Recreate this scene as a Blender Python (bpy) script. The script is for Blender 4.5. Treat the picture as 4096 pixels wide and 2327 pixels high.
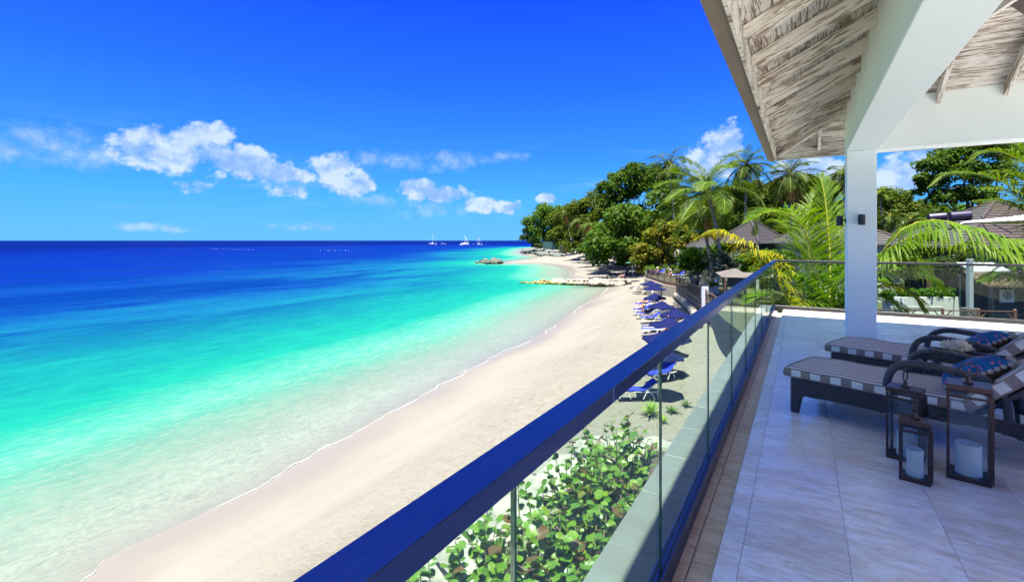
import bpy, bmesh, math, random
import numpy as np
from mathutils import Vector, Matrix, Euler, Quaternion
for _o in list(bpy.data.objects): bpy.data.objects.remove(_o)
SC = bpy.context.scene
COL = SC.collection
R = math.radians
PI = math.pi
random.seed(7); RNG = np.random.default_rng(7)
# ------------------------------------------------------------------ camera
TH = R(30.93)
CAMZ = 1.55                     # eye height over the terrace floor (floor is z = 0)
cd = bpy.data.cameras.new('camera'); cam = bpy.data.objects.new('camera', cd); COL.objects.link(cam)
cam.location = (0, 0, CAMZ); cam.rotation_euler = (R(90), 0, TH)
cd.sensor_width = 36; cd.lens = 17; cd.shift_y = -0.0492; cd.clip_start = 0.05; cd.clip_end = 90000
SC.camera = cam
SEA = CAMZ - 8.9; SAND = CAMZ - 7.8; GARDEN = CAMZ - 5.4
# ------------------------------------------------------------------ sun and sky
SUN_EL = 75.5
SUNH = Vector((-0.16, 0.987, 0)).normalized()        # where shadows fall on the ground
ld = bpy.data.lights.new('sun', 'SUN'); ld.energy = 5.0; ld.angle = R(0.55); ld.color = (1, .95, .86)
sun = bpy.data.objects.new('sun', ld); COL.objects.link(sun)
sdir = Vector((SUNH.x*math.cos(R(SUN_EL)), SUNH.y*math.cos(R(SUN_EL)), -math.sin(R(SUN_EL))))
sun.rotation_euler = sdir.to_track_quat('-Z', 'Y').to_euler()
W = bpy.data.worlds.new('World'); SC.world = W; W.use_nodes = True
SC.view_settings.view_transform = 'Standard'; SC.view_settings.look = 'None'
SC.view_settings.gamma = 1; SC.view_settings.exposure = 2.08
SC.view_settings.use_curve_mapping = False
SC.cycles.max_bounces = 10; SC.cycles.diffuse_bounces = 5; SC.cycles.glossy_bounces = 4
SC.cycles.transparent_max_bounces = 16; SC.cycles.transmission_bounces = 6
SC.cycles.caustics_reflective = False; SC.cycles.caustics_refractive = False
SC.cycles.sample_clamp_indirect = 6
SC.cycles.use_adaptive_sampling = True; SC.cycles.adaptive_threshold = .03
try: SC.cycles.use_denoising = True
except Exception: pass

class NT:
    """tiny node-tree helper"""
    def __init__(s, tree): s.t = tree; s.n = tree.nodes; s.l = tree.links
    def add(s, typ, ins=None, **kw):
        nd = s.n.new(typ)
        for k, v in kw.items(): setattr(nd, k, v)
        for k, v in (ins or {}).items(): s.set(nd, k, v)
        return nd
    def set(s, nd, k, v):
        sock = nd.inputs[k]
        if isinstance(v, bpy.types.NodeSocket): s.l.new(v, sock)
        elif isinstance(v, bpy.types.Node): s.l.new(v.outputs[0], sock)
        else:
            try: sock.default_value = v
            except Exception: sock.default_value = (*v, 1)
    def m(s, op, a, b=0.0, c=None, clamp=False):
        nd = s.add('ShaderNodeMath', operation=op, use_clamp=clamp)
        s.set(nd, 0, a); s.set(nd, 1, b)
        if c is not None: s.set(nd, 2, c)
        return nd.outputs[0]
    def mix(s, f, a, b, mode='MIX'):
        nd = s.add('ShaderNodeMix', data_type='RGBA', blend_type=mode)
        s.set(nd, 0, f); s.set(nd, 6, a if not isinstance(a, tuple) or len(a) == 4 else (*a, 1)); s.set(nd, 7, b if not isinstance(b, tuple) or len(b) == 4 else (*b, 1))
        return nd.outputs[2]
    def ramp(s, f, stops, interp='LINEAR'):
        nd = s.add('ShaderNodeValToRGB'); cr = nd.color_ramp; cr.interpolation = interp
        while len(cr.elements) < len(stops): cr.elements.new(.5)
        for e, (p, c) in zip(cr.elements, stops):
            e.position = p; e.color = (*c, 1) if len(c) == 3 else c
        s.set(nd, 0, f); return nd.outputs[0]
    def mr(s, v, a, b, c=0.0, d=1.0, smooth=False):
        nd = s.add('ShaderNodeMapRange', interpolation_type='SMOOTHSTEP' if smooth else 'LINEAR', clamp=True)
        for i, x in enumerate((v, a, b, c, d)): s.set(nd, i, x)
        return nd.outputs[0]
    def noise(s, vec, scale, detail=3.0, rough=.55, dist=0.0, dim='3D'):
        nd = s.add('ShaderNodeTexNoise', noise_dimensions=dim)
        if vec is not None: s.set(nd, 'Vector', vec)
        nd.inputs['Scale'].default_value = scale; nd.inputs['Detail'].default_value = detail
        nd.inputs['Roughness'].default_value = rough; nd.inputs['Distortion'].default_value = dist
        return nd.outputs[0]
    def mapping(s, vec, scale=(1, 1, 1), loc=(0, 0, 0), rot=(0, 0, 0)):
        nd = s.add('ShaderNodeMapping'); s.set(nd, 0, vec)
        nd.inputs[1].default_value = loc; nd.inputs[2].default_value = rot; nd.inputs[3].default_value = scale
        return nd.outputs[0]

FPX = 17/36*4096                     # focal length in photograph pixels
def PD(px, py, d):                   # photograph pixel at a known distance (metres along the view axis) -> world point
    r = d*(px-2048)/FPX; zz = -d*(py-961)/FPX
    return Vector((r*math.cos(TH)-d*math.sin(TH), r*math.sin(TH)+d*math.cos(TH), CAMZ+zz))
def PZ(px, py, z):                   # photograph pixel on a known height -> world point
    return PD(px, py, FPX*(CAMZ-z)/(py-961))

def build_world():
    t = NT(W.node_tree); t.n.clear()
    out = t.add('ShaderNodeOutputWorld'); bg = t.add('ShaderNodeBackground'); t.l.new(bg.outputs[0], out.inputs[0])
    sky = t.add('ShaderNodeTexSky', sky_type='NISHITA')
    sky.sun_disc = False; sky.sun_elevation = R(SUN_EL); sky.sun_rotation = math.atan2(-SUNH.x, -SUNH.y)
    sky.air_density = 1.0; sky.dust_density = 0.2; sky.ozone_density = 3.0; sky.altitude = 0
    hs = t.add('ShaderNodeHueSaturation', {'Saturation': 1.3, 'Value': 1.0, 'Color': sky.outputs[0]})
    tc = t.add('ShaderNodeTexCoord'); d = tc.outputs['Generated']
    sep = t.add('ShaderNodeSeparateXYZ', {0: d})
    el = t.m('ARCSINE', sep.outputs[2]); az = t.m('ARCTAN2', sep.outputs[0], sep.outputs[1])
    # very clear tropical air: cyan at the horizon, deepest blue in the band square to the sun, made paler and brighter above the view to light the shaded terrace
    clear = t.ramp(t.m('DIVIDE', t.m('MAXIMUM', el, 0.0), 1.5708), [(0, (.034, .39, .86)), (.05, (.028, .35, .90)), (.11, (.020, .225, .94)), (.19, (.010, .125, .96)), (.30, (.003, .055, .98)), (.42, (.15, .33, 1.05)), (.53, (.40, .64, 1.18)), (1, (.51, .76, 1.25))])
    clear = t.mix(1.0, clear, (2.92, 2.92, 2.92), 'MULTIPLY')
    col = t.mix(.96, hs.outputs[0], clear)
    # direction-space coordinates; billowing noise makes the cloud edges
    v2 = t.add('ShaderNodeCombineXYZ', {0: az, 1: el, 2: 0.0}).outputs[0]
    n1 = t.noise(v2, 10.0, 6.0, .6)
    def billow(scale, loc):
        vo = t.add('ShaderNodeTexVoronoi', feature='SMOOTH_F1', voronoi_dimensions='2D'); t.set(vo, 'Vector', t.mapping(v2, (1, 1.25, 1), loc)); vo.inputs['Scale'].default_value = scale; vo.inputs['Smoothness'].default_value = .35
        return t.m('SUBTRACT', .42, vo.outputs[0])
    bl = t.m('ADD', billow(26, (3, 1, 0)), t.m('ADD', t.m('MULTIPLY', billow(62, (1, 5, 0)), .55), t.m('MULTIPLY', billow(140, (7, 2, 0)), .3)))
    nf = t.m('ADD', t.m('MULTIPLY', t.m('SUBTRACT', n1, .5), 2.6), t.m('MULTIPLY', bl, 1.1))
    def total(lst):
        s = None
        for px, py, wx, wy, amp in lst:
            u = px-2048; a = math.atan2(u, FPX)-TH; e = math.atan2(961-py, math.hypot(FPX, u)); k = math.cos(math.atan2(u, FPX))
            ia = FPX/(wx*1.22*k*k); ie = FPX/(wy*1.15*k)
            q = t.add('ShaderNodeVectorMath', operation='MULTIPLY_ADD', ins={0: v2, 1: (ia, ie, 0), 2: (-a*ia, -e*ie, 1-amp)}).outputs[0]
            r = t.add('ShaderNodeVectorMath', operation='LENGTH', ins={0: q}).outputs['Value']
            s = r if s is None else t.m('SMOOTH_MIN', s, r, .25)
        return t.m('SUBTRACT', 1.0, s)
    heavy = [(690, 600, 215, 85, 1), (540, 585, 80, 45, .8), (790, 545, 110, 50, 1), (850, 555, 80, 66, 1), (970, 650, 150, 58, 1), (1130, 690, 130, 45, 1), (1330, 675, 100, 66, 1), (1400, 735, 105, 40, 1),
             (770, 748, 80, 32, .6), (1160, 760, 80, 34, .6), (1660, 745, 60, 44, .9), (1760, 780, 130, 32, .8), (1930, 818, 70, 30, .9), (2030, 828, 55, 26, .8), (2185, 797, 40, 24, .7),
             (2890, 580, 95, 75, 1), (2850, 650, 110, 70, .9), (3240, 690, 170, 70, .8), (3590, 700, 110, 85, 1), (3660, 610, 90, 55, .5)]
    light = [(190, 560, 220, 85, 1.1), (330, 615, 200, 58, 1), (60, 605, 170, 60, 1), (1820, 640, 80, 45, .7), (1560, 650, 190, 45, .6), (1700, 830, 190, 40, .6),
             (560, 905, 140, 20, .8), (700, 918, 110, 16, .7), (2000, 630, 120, 26, .4), (1500, 800, 150, 30, .5), (1260, 905, 200, 18, .5)]
    H = t.m('ADD', total(heavy), t.m('MULTIPLY', nf, .52)); L = t.m('ADD', total(light), t.m('MULTIPLY', nf, .5))
    # the same trade-wind cumulus go on round the horizon behind the camera
    away = t.mr(t.m('ABSOLUTE', t.m('ADD', az, TH)), .92, 1.15, 0, 1)
    ring = t.m('MULTIPLY', t.mr(t.m('ABSOLUTE', t.m('SUBTRACT', el, .18)), .0, .16, 1, 0, True), away)
    big = t.noise(t.mapping(v2, (1, 1.8, 1), (9, 2, 0)), 3.2, 5.0, .6)
    Rg = t.m('MULTIPLY', t.mr(t.m('ADD', big, t.m('MULTIPLY', nf, .05)), .52, .62, 0, 1, True), ring)
    dH = t.mr(H, -.02, .42, 0, .88, True); dL = t.mr(L, -.1, 1.25, 0, .55, True)
    dens = t.m('MAXIMUM', t.m('MAXIMUM', dH, dL), t.m('MULTIPLY', Rg, .85))
    # thin streaks of high haze low over the horizon
    strk = t.mr(t.noise(t.mapping(v2, (2.2, 16, 1)), 2.0, 5, .6), .5, .75, 0, .30, True)
    strk = t.m('MULTIPLY', strk, t.mr(t.m('ABSOLUTE', t.m('SUBTRACT', el, .12)), .0, .11, 1, 0, True))
    # cloud lit from above, bluer grey towards its base and in its hollows
    up = t.noise(t.mapping(v2, loc=(0, .020, 0)), 10.0, 6.0, .6)
    lit = t.m('ADD', t.mr(t.m('SUBTRACT', n1, up), -.09, .10, 0, 1, True), t.m('MULTIPLY', bl, .55), clamp=True)
    ccol = t.mix(lit, (.75, 1.28, 2.35), (1.77, 2.12, 2.6))
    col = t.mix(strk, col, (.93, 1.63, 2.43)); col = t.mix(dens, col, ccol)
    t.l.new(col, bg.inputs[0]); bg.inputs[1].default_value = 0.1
build_world()
W.cycles.sampling_method = 'MANUAL'; W.cycles.sample_map_resolution = 512
# ------------------------------------------------------------------ helpers
def tag(o, label=None, cat=None, group=None, kind=None):
    if label: o['label'] = label
    if cat: o['category'] = cat
    if group: o['group'] = group
    if kind: o['kind'] = kind
    return o
def thing(name, label, cat, loc=(0, 0, 0), rz=0.0, group=None):
    o = bpy.data.objects.new(name, None); COL.objects.link(o)
    o.location = loc; o.rotation_euler = (0, 0, rz); o.empty_display_size = .1
    return tag(o, label, cat, group)
def link(name, me, parent=None, loc=(0, 0, 0), rot=(0, 0, 0), scale=(1, 1, 1)):
    o = bpy.data.objects.new(name, me); COL.objects.link(o)
    o.location = loc; o.rotation_euler = rot; o.scale = scale
    if parent: o.parent = parent
    return o
def np_mesh(name, V, F, mat=None, smooth=False, attrs=None):
    """V (n,3), F (m,k) arrays -> mesh; attrs {name: per-vertex floats}"""
    V = np.asarray(V, np.float32); F = np.asarray(F, np.int32)
    me = bpy.data.meshes.new(name); k = F.shape[1]
    me.vertices.add(len(V)); me.vertices.foreach_set('co', V.ravel())
    me.loops.add(F.size); me.loops.foreach_set('vertex_index', F.ravel())
    me.polygons.add(len(F)); me.polygons.foreach_set('loop_start', np.arange(0, F.size, k, dtype=np.int32))
    me.polygons.foreach_set('loop_total', np.full(len(F), k, np.int32))
    if smooth: me.polygons.foreach_set('use_smooth', np.ones(len(F), bool))
    for a, arr in (attrs or {}).items():
        at = me.attributes.new(a, 'FLOAT', 'POINT'); at.data.foreach_set('value', np.asarray(arr, np.float32))
    me.update(calc_edges=True); me.validate()
    if mat: me.materials.append(mat)
    return me
class MB:
    """collects shapes into one mesh"""
    def __init__(s): s.v = []; s.f = []; s.mi = []; s.cur = 0
    def add(s, vs, fs, M=None):
        b = len(s.v)
        s.v += [tuple(M @ Vector(p)) if M is not None else tuple(p) for p in vs]
        s.f += [tuple(i+b for i in f) for f in fs]; s.mi += [s.cur]*len(fs)
        return s
    def box(s, c, d, M=None, rz=0.0):
        x, y, z = d[0]/2, d[1]/2, d[2]/2
        vs = [(-x, -y, -z), (x, -y, -z), (x, y, -z), (-x, y, -z), (-x, -y, z), (x, -y, z), (x, y, z), (-x, y, z)]
        T = Matrix.Translation(c) @ Matrix.Rotation(rz, 4, 'Z')
        if M is not None: T = M @ T
        return s.add(vs, [(0, 3, 2, 1), (4, 5, 6, 7), (0, 1, 5, 4), (1, 2, 6, 5), (2, 3, 7, 6), (3, 0, 4, 7)], T)
    def bbox(s, x0, x1, y0, y1, z0, z1): return s.box(((x0+x1)/2, (y0+y1)/2, (z0+z1)/2), (x1-x0, y1-y0, z1-z0))
    def bevbox(s, c, d, b, M=None, rz=0.0):
        bm = bmesh.new(); bmesh.ops.create_cube(bm, size=1)
        for v in bm.verts: v.co = Vector((v.co.x*d[0], v.co.y*d[1], v.co.z*d[2]))
        bmesh.ops.bevel(bm, geom=list(bm.edges), offset=b, segments=1, affect='EDGES', profile=.5)
        T = Matrix.Translation(c) @ Matrix.Rotation(rz, 4, 'Z')
        if M is not None: T = M @ T
        bm.verts.index_update()
        s.add([v.co.copy() for v in bm.verts], [[v.index for v in f.verts] for f in bm.faces], T); bm.free(); return s
    def bar(s, a, b, w, h=None, up=Vector((0, 0, 1))):
        a, b = Vector(a), Vector(b); h = h or w; d = (b-a); L = d.length
        if L < 1e-6: return s
        d.normalize(); x = d.cross(up)
        if x.length < 1e-4: x = d.cross(Vector((1, 0, 0)))
        x.normalize(); y = x.cross(d)
        vs = []
        for p in (a, b):
            for sx, sy in ((-1, -1), (1, -1), (1, 1), (-1, 1)): vs.append(p+x*(sx*w/2)+y*(sy*h/2))
        return s.add(vs, [(0, 1, 2, 3), (7, 6, 5, 4), (0, 4, 5, 1), (1, 5, 6, 2), (2, 6, 7, 3), (3, 7, 4, 0)])
    def tube(s, pts, rad, n=8, cap=True, flat=1.0):
        pts = [Vector(p) for p in pts]; m = len(pts)
        rad = rad if hasattr(rad, '__len__') else [rad]*m
        vs = []; prev = None
        for i, p in enumerate(pts):
            t = (pts[min(i+1, m-1)]-pts[max(i-1, 0)])
            t = t.normalized() if t.length > 1e-9 else Vector((0, 0, 1))
            if prev is None:
                x = t.cross(Vector((0, 0, 1)))
                if x.length < .05: x = t.cross(Vector((0, 1, 0)))
            else: x = prev-t*prev.dot(t)
            x.normalize(); prev = x; y = t.cross(x)
            for k in range(n):
                a = 2*PI*k/n
                vs.append(p+x*(math.cos(a)*rad[i])+y*(math.sin(a)*rad[i]*flat))
        fs = [(i*n+k, i*n+(k+1) % n, (i+1)*n+(k+1) % n, (i+1)*n+k) for i in range(m-1) for k in range(n)]
        if cap: fs += [tuple(range(n-1, -1, -1)), tuple((m-1)*n+k for k in range(n))]
        return s.add(vs, fs)
    def lathe(s, prof, n=16, M=None, cap=True):
        vs = [(r*math.cos(2*PI*k/n), r*math.sin(2*PI*k/n), z) for r, z in prof for k in range(n)]
        m = len(prof)
        fs = [(i*n+k, i*n+(k+1) % n, (i+1)*n+(k+1) % n, (i+1)*n+k) for i in range(m-1) for k in range(n)]
        if cap: fs += [tuple(range(n-1, -1, -1)), tuple((m-1)*n+k for k in range(n))]
        return s.add(vs, fs, M)
    def prism(s, poly, z0, z1, M=None):
        n = len(poly)
        vs = [(x, y, z0) for x, y in poly]+[(x, y, z1) for x, y in poly]
        return s.add(vs, [tuple(range(n-1, -1, -1)), tuple(range(n, 2*n))]+[(i, (i+1) % n, n+(i+1) % n, n+i) for i in range(n)], M)
    def quad(s, a, b, c, d): return s.add([a, b, c, d], [(0, 1, 2, 3)])
    def mesh(s, name, mat=None, smooth=False):
        me = bpy.data.meshes.new(name); me.from_pydata(s.v, [], s.f); me.update()
        mats = mat if isinstance(mat, (list, tuple)) else [mat]
        for m_ in mats:
            if m_: me.materials.append(m_)
        if len(mats) > 1: me.polygons.foreach_set('material_index', s.mi)
        if smooth: me.polygons.foreach_set('use_smooth', [True]*len(me.polygons))
        return me
    def obj(s, name, mat=None, parent=None, loc=(0, 0, 0), rot=(0, 0, 0), smooth=False):
        return link(name, s.mesh(name, mat, smooth), parent, loc, rot)
def copy_tree(o, parent=None):
    c = o.copy(); COL.objects.link(c); c.parent = parent
    for ch in list(o.children): copy_tree(ch, c)
    return c
def spline(pts, n):
    """Catmull-Rom through pts -> n points"""
    P = [Vector(p) for p in pts]; P = [P[0]*2-P[1]]+P+[P[-1]*2-P[-2]]; out = []; m = len(P)-3
    for i in range(n):
        t = i/(n-1)*m; k = min(int(t), m-1); t -= k
        a, b, c, d = P[k:k+4]
        out.append(.5*((2*b)+(c-a)*t+(2*a-5*b+4*c-d)*t*t+(3*b-a-3*c+d)*t**3))
    return out
def vnoise(x, y, seed=0):
    """smooth value noise, numpy arrays -> [-1,1]"""
    xi = np.floor(x).astype(int); yi = np.floor(y).astype(int); fx = x-xi; fy = y-yi
    def h(a, b):
        n = (a*374761393+b*668265263+seed*1442695041) & 0x7fffffff
        n = ((n ^ (n >> 13))*1274126177) & 0x7fffffff
        return ((n ^ (n >> 16)) & 0xffff)/32767.5-1
    sx = fx*fx*(3-2*fx); sy = fy*fy*(3-2*fy)
    return (h(xi, yi)*(1-sx)+h(xi+1, yi)*sx)*(1-sy)+(h(xi, yi+1)*(1-sx)+h(xi+1, yi+1)*sx)*sy
# ------------------------------------------------------------------ materials
MATS = {}
def new_mat(name):
    m = bpy.data.materials.new(name); m.use_nodes = True; t = NT(m.node_tree)
    p = t.n['Principled BSDF']; MATS[name] = m
    return m, t, p
def mat(name, c1, c2=None, scale=5.0, detail=4.0, rough=.6, metal=0.0, bump=0.0, bscale=None, stretch=(1, 1, 1), lo=.3, hi=.7, spec=.5, isl=0.0, coords='Object', rough2=None):
    """principled material whose colour wanders between c1 and c2"""
    if name in MATS: return MATS[name]
    m, t, p = new_mat(name)
    tc = t.add('ShaderNodeTexCoord'); vec = tc.outputs[coords if coords != 'World' else 'Object']
    if coords == 'World':
        vec = t.add('ShaderNodeNewGeometry').outputs['Position']
    mv = t.mapping(vec, stretch)
    n = t.noise(mv, scale, detail)
    c = t.mix(t.mr(n, lo, hi), c1, c2 or c1)
    if isl:
        g = t.add('ShaderNodeNewGeometry')
        hs = t.add('ShaderNodeHueSaturation', {'Color': c, 'Hue': t.mr(g.outputs['Random Per Island'], 0, 1, .5-isl*.05, .5+isl*.05), 'Value': t.mr(g.outputs['Random Per Island'], 0, 1, 1-isl*.6, 1+isl*.6)})
        c = hs.outputs[0]
    t.set(p, 'Base Color', c); p.inputs['Roughness'].default_value = rough; p.inputs['Metallic'].default_value = metal
    if rough2 is not None: t.set(p, 'Roughness', t.mr(n, lo, hi, rough, rough2))
    p.inputs['Specular IOR Level'].default_value = spec
    if bump:
        b = t.add('ShaderNodeBump', {'Strength': bump, 'Distance': .02}); t.set(b, 'Height', t.noise(mv, bscale or scale*4, 5.0)); t.l.new(b.outputs[0], p.inputs['Normal'])
    return m
def leaf_mat(name, c1, c2, scale=.25, trans=.35, rough=.55, isl=.5, spec=.12, tcol=None):
    if name in MATS: return MATS[name]
    m, t, p = new_mat(name)
    tc = t.add('ShaderNodeTexCoord'); g = t.add('ShaderNodeNewGeometry')
    n = t.noise(tc.outputs['Object'], scale, 3.0)
    c = t.mix(t.mr(n, .35, .65), c1, c2)
    rnd = g.outputs['Random Per Island']
    hs = t.add('ShaderNodeHueSaturation', {'Color': c, 'Hue': t.mr(rnd, 0, 1, .5-isl*.04, .5+isl*.03), 'Value': t.mr(rnd, 0, 1, 1-isl*.7, 1+isl*.7)})
    t.set(p, 'Base Color', hs.outputs[0]); p.inputs['Roughness'].default_value = rough; p.inputs['Specular IOR Level'].default_value = spec
    tr = t.add('ShaderNodeBsdfTranslucent'); t.set(tr, 'Color', t.mix(1.0, hs.outputs[0], tcol or (1.5, 1.5, .5), 'MULTIPLY'))
    mx = t.add('ShaderNodeMixShader', {0: trans}); t.l.new(p.outputs[0], mx.inputs[1]); t.l.new(tr.outputs[0], mx.inputs[2])
    t.l.new(mx.outputs[0], t.n['Material Output'].inputs[0])
    return m
# ------------------------------------------------------------------ shoreline, sea and sand
SH = [(324, 2327), (432, 2238), (523, 2182), (682, 2113), (818, 2051), (920, 2000), (1079, 1926), (1198, 1849), (1301, 1790), (1400, 1741), (1573, 1639), (1700, 1578),
      (1827, 1508), (1993, 1419), (2141, 1350), (2269, 1262), (2365, 1198), (2413, 1167), (2440, 1138), (2400, 1125), (2320, 1114), (2277, 1104), (2282, 1092), (2275, 1076), (2260, 1066), (2236, 1060.5),
      (2195, 1056), (2145, 1053.5), (2080, 1053), (2023, 1052), (2027, 1046), (2099, 1039.5), (2132, 1033), (2157, 1025.5), (2110, 1022), (2085, 1010), (2086, 1000), (2094, 994), (2150, 987)]
shore = [Vector((-14.5, -40, 0)), Vector((-15.0, -15, 0)), Vector((-15.4, -5, 0)), Vector((-15.65, 0, 0)), Vector((-15.8, 2.4, 0)), Vector((-15.95, 4.0, 0))]+[PZ(x, y, SEA) for x, y in SH]
shore = [(p.x, p.y) for p in shore]
sm = np.array([(p.x, p.y) for p in spline([(x, y, 0) for x, y in shore], 340)])
poly = np.vstack([sm, [[sm[-1][0]+60, 1400], [900, 1400], [900, -40]]])
def shore_dist(X, Y):
    """signed distance from the water's edge: + on land"""
    X = X.ravel(); Y = Y.ravel(); D = np.full(X.shape, 1e18)
    for i in range(len(sm)-1):
        a = sm[i]; b = sm[i+1]; e = b-a; L2 = max(e @ e, 1e-9)
        t = np.clip(((X-a[0])*e[0]+(Y-a[1])*e[1])/L2, 0, 1)
        D = np.minimum(D, (X-a[0]-t*e[0])**2+(Y-a[1]-t*e[1])**2)
    D = np.sqrt(D); ins = np.zeros(X.shape, bool)
    n = len(poly); j = n-1
    for i in range(n):
        xi, yi = poly[i]; xj, yj = poly[j]
        c = ((yi > Y) != (yj > Y)) & (X < (xj-xi)*(Y-yi)/((yj-yi) if abs(yj-yi) > 1e-9 else 1e-9)+xi)
        ins ^= c; j = i
    return np.where(ins, D, -D)
def smooth01(t): t = np.clip(t, 0, 1); return t*t*(3-2*t)
DKL = [PZ(x, y, GARDEN) for x, y in ((2657.3, 1126.7), (2705.4, 1135.4), (2817, 1202.7), (2846, 1224))]
def land_height(X, Y, s=None):
    if s is None: s = shore_dist(X, Y)
    X = X.ravel(); Y = Y.ravel()
    top = SAND-SEA
    z = np.where(s > 0, top*(1-np.exp(-np.maximum(s, 0)/6.5)), np.maximum(-.075*np.abs(s), -6))
    # rocky bank in front of the house, sloping down to the beach
    bank = smooth01((X+8.2)/4.6)*smooth01((19-Y)/7.0)*smooth01((s-1)/4)
    z = z+bank*(CAMZ-5.45-SAND)
    # headland ground rises behind the far beach
    far = smooth01((Y-90)/40)*smooth01((s-16)/14)
    z = z+far*2.2
    # sand banked up against the deck wall
    dd = np.full(X.shape, 1e9)
    for a, b in zip(DKL[:-1], DKL[1:]):
        ex, ey = b.x-a.x, b.y-a.y; q = np.clip(((X-a.x)*ex+(Y-a.y)*ey)/(ex*ex+ey*ey), 0, 1); dd = np.minimum(dd, np.hypot(X-a.x-q*ex, Y-a.y-q*ey))
    z = z+.85*np.exp(-(dd/2.6)**2)
    dry = smooth01((s-5)/5)
    z = z+dry*(.05*vnoise(X*.35, Y*.35, 1)+.03*vnoise(X*1.3, Y*1.3, 2)+.018*vnoise(X*3.1, Y*3.1, 3)*smooth01((60-Y)/30))
    return SEA+z
def gh(x, y): return float(land_height(np.array([x]), np.array([y]))[0])
def axis(segs):
    out = [segs[0][0]]
    for a, b, st in segs:
        n = max(1, int(round((b-a)/st))); out += list(np.linspace(a, b, n+1)[1:])
    return np.array(out)
def grid_mesh(name, xs, ys, zf, mat_, attrs_f):
    GX, GY = np.meshgrid(xs, ys); X = GX.ravel(); Y = GY.ravel()
    s = shore_dist(X, Y); Z = zf(X, Y, s)
    nx = len(xs); ny = len(ys); I = np.arange(nx*ny).reshape(ny, nx)
    F = np.stack([I[:-1, :-1], I[:-1, 1:], I[1:, 1:], I[1:, :-1]], -1).reshape(-1, 4)
    return np_mesh(name, np.stack([X, Y, Z], -1), F, mat_, True, {'shore': attrs_f(s)})
def sand_material():
    m, t, p = new_mat('sand')
    pos = t.add('ShaderNodeNewGeometry').outputs['Position']
    at = t.add('ShaderNodeAttribute', attribute_name='shore'); s = at.outputs['Fac']
    wob = t.m('MULTIPLY', t.m('SUBTRACT', t.noise(t.mapping(pos, (.25, .1, .25)), 1.0, 3), .5), 5.0)
    sw = t.m('ADD', s, wob)
    big = t.noise(pos, .12, 4); fine = t.noise(pos, 2.2, 8, .7)
    dry = t.mix(t.mr(big, .35, .65), (.192, .185, .156), (.213, .206, .176))
    dry = t.mix(t.mr(fine, .35, .72), t.mix(1, dry, (.88, .85, .81), 'MULTIPLY'), dry)
    # trodden sand, footprints and shell bits high on the beach
    hi = t.mr(sw, 2.6, 7.0, 0, 1, True)
    shell = t.mr(t.noise(pos, 7.0, 4, .7), .66, .74, 0, 1)
    dry = t.mix(t.m('MULTIPLY', shell, t.m('MULTIPLY', hi, .7)), dry, (.10, .075, .05))
    tracks = t.mr(t.noise(t.mapping(pos, (1, .7, 1), rot=(0, 0, .2)), 3.4, 7, .80, .6), .50, .60, 0, 1)
    dry = t.mix(t.m('MULTIPLY', tracks, t.m('MULTIPLY', hi, .55)), dry, (.135, .112, .082))
    damp = (.170, .160, .134); wet = (.150, .134, .112)
    c = t.mix(t.mr(sw, 3.5, 7.5, 0, 1, True), damp, dry)
    streak = t.noise(t.mapping(pos, (.9, .12, 1), rot=(0, 0, .18)), 1.0, 4, .6)
    c = t.mix(t.m('MULTIPLY', t.mr(streak, .45, .65), t.mr(sw, 9, 4, 0, .35)), c, (.133, .117, .098))
    c = t.mix(t.mr(sw, .6, 3.6, 0, 1, True), wet, c)
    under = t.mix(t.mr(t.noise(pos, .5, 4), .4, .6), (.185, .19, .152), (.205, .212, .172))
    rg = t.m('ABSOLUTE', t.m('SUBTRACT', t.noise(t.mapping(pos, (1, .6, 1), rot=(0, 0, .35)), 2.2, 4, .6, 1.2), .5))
    under = t.mix(t.mr(rg, .0, .055, .85, 0), t.mix(t.mr(rg, .08, .2, 0, .7), under, (.125, .135, .105)), (.275, .285, .235))  # bright caustic lines of sunlight painted into the seabed colour
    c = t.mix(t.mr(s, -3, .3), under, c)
    c = t.mix(1, c, (.88, .88, .88), 'MULTIPLY')
    t.set(p, 'Base Color', c)
    t.set(p, 'Roughness', t.mr(sw, .3, 3.5, .32, .95, True)); p.inputs['Specular IOR Level'].default_value = .12
    hgt = t.m('ADD', t.m('MULTIPLY', t.noise(t.mapping(pos, (1, .6, 1)), 3.0, 7, .65), t.m('ADD', t.m('MULTIPLY', hi, 1.0), .05)), 0)
    b = t.add('ShaderNodeBump', {'Strength': 1.0, 'Distance': .30}); t.set(b, 'Height', hgt); t.l.new(b.outputs[0], p.inputs['Normal'])
    return m
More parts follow.
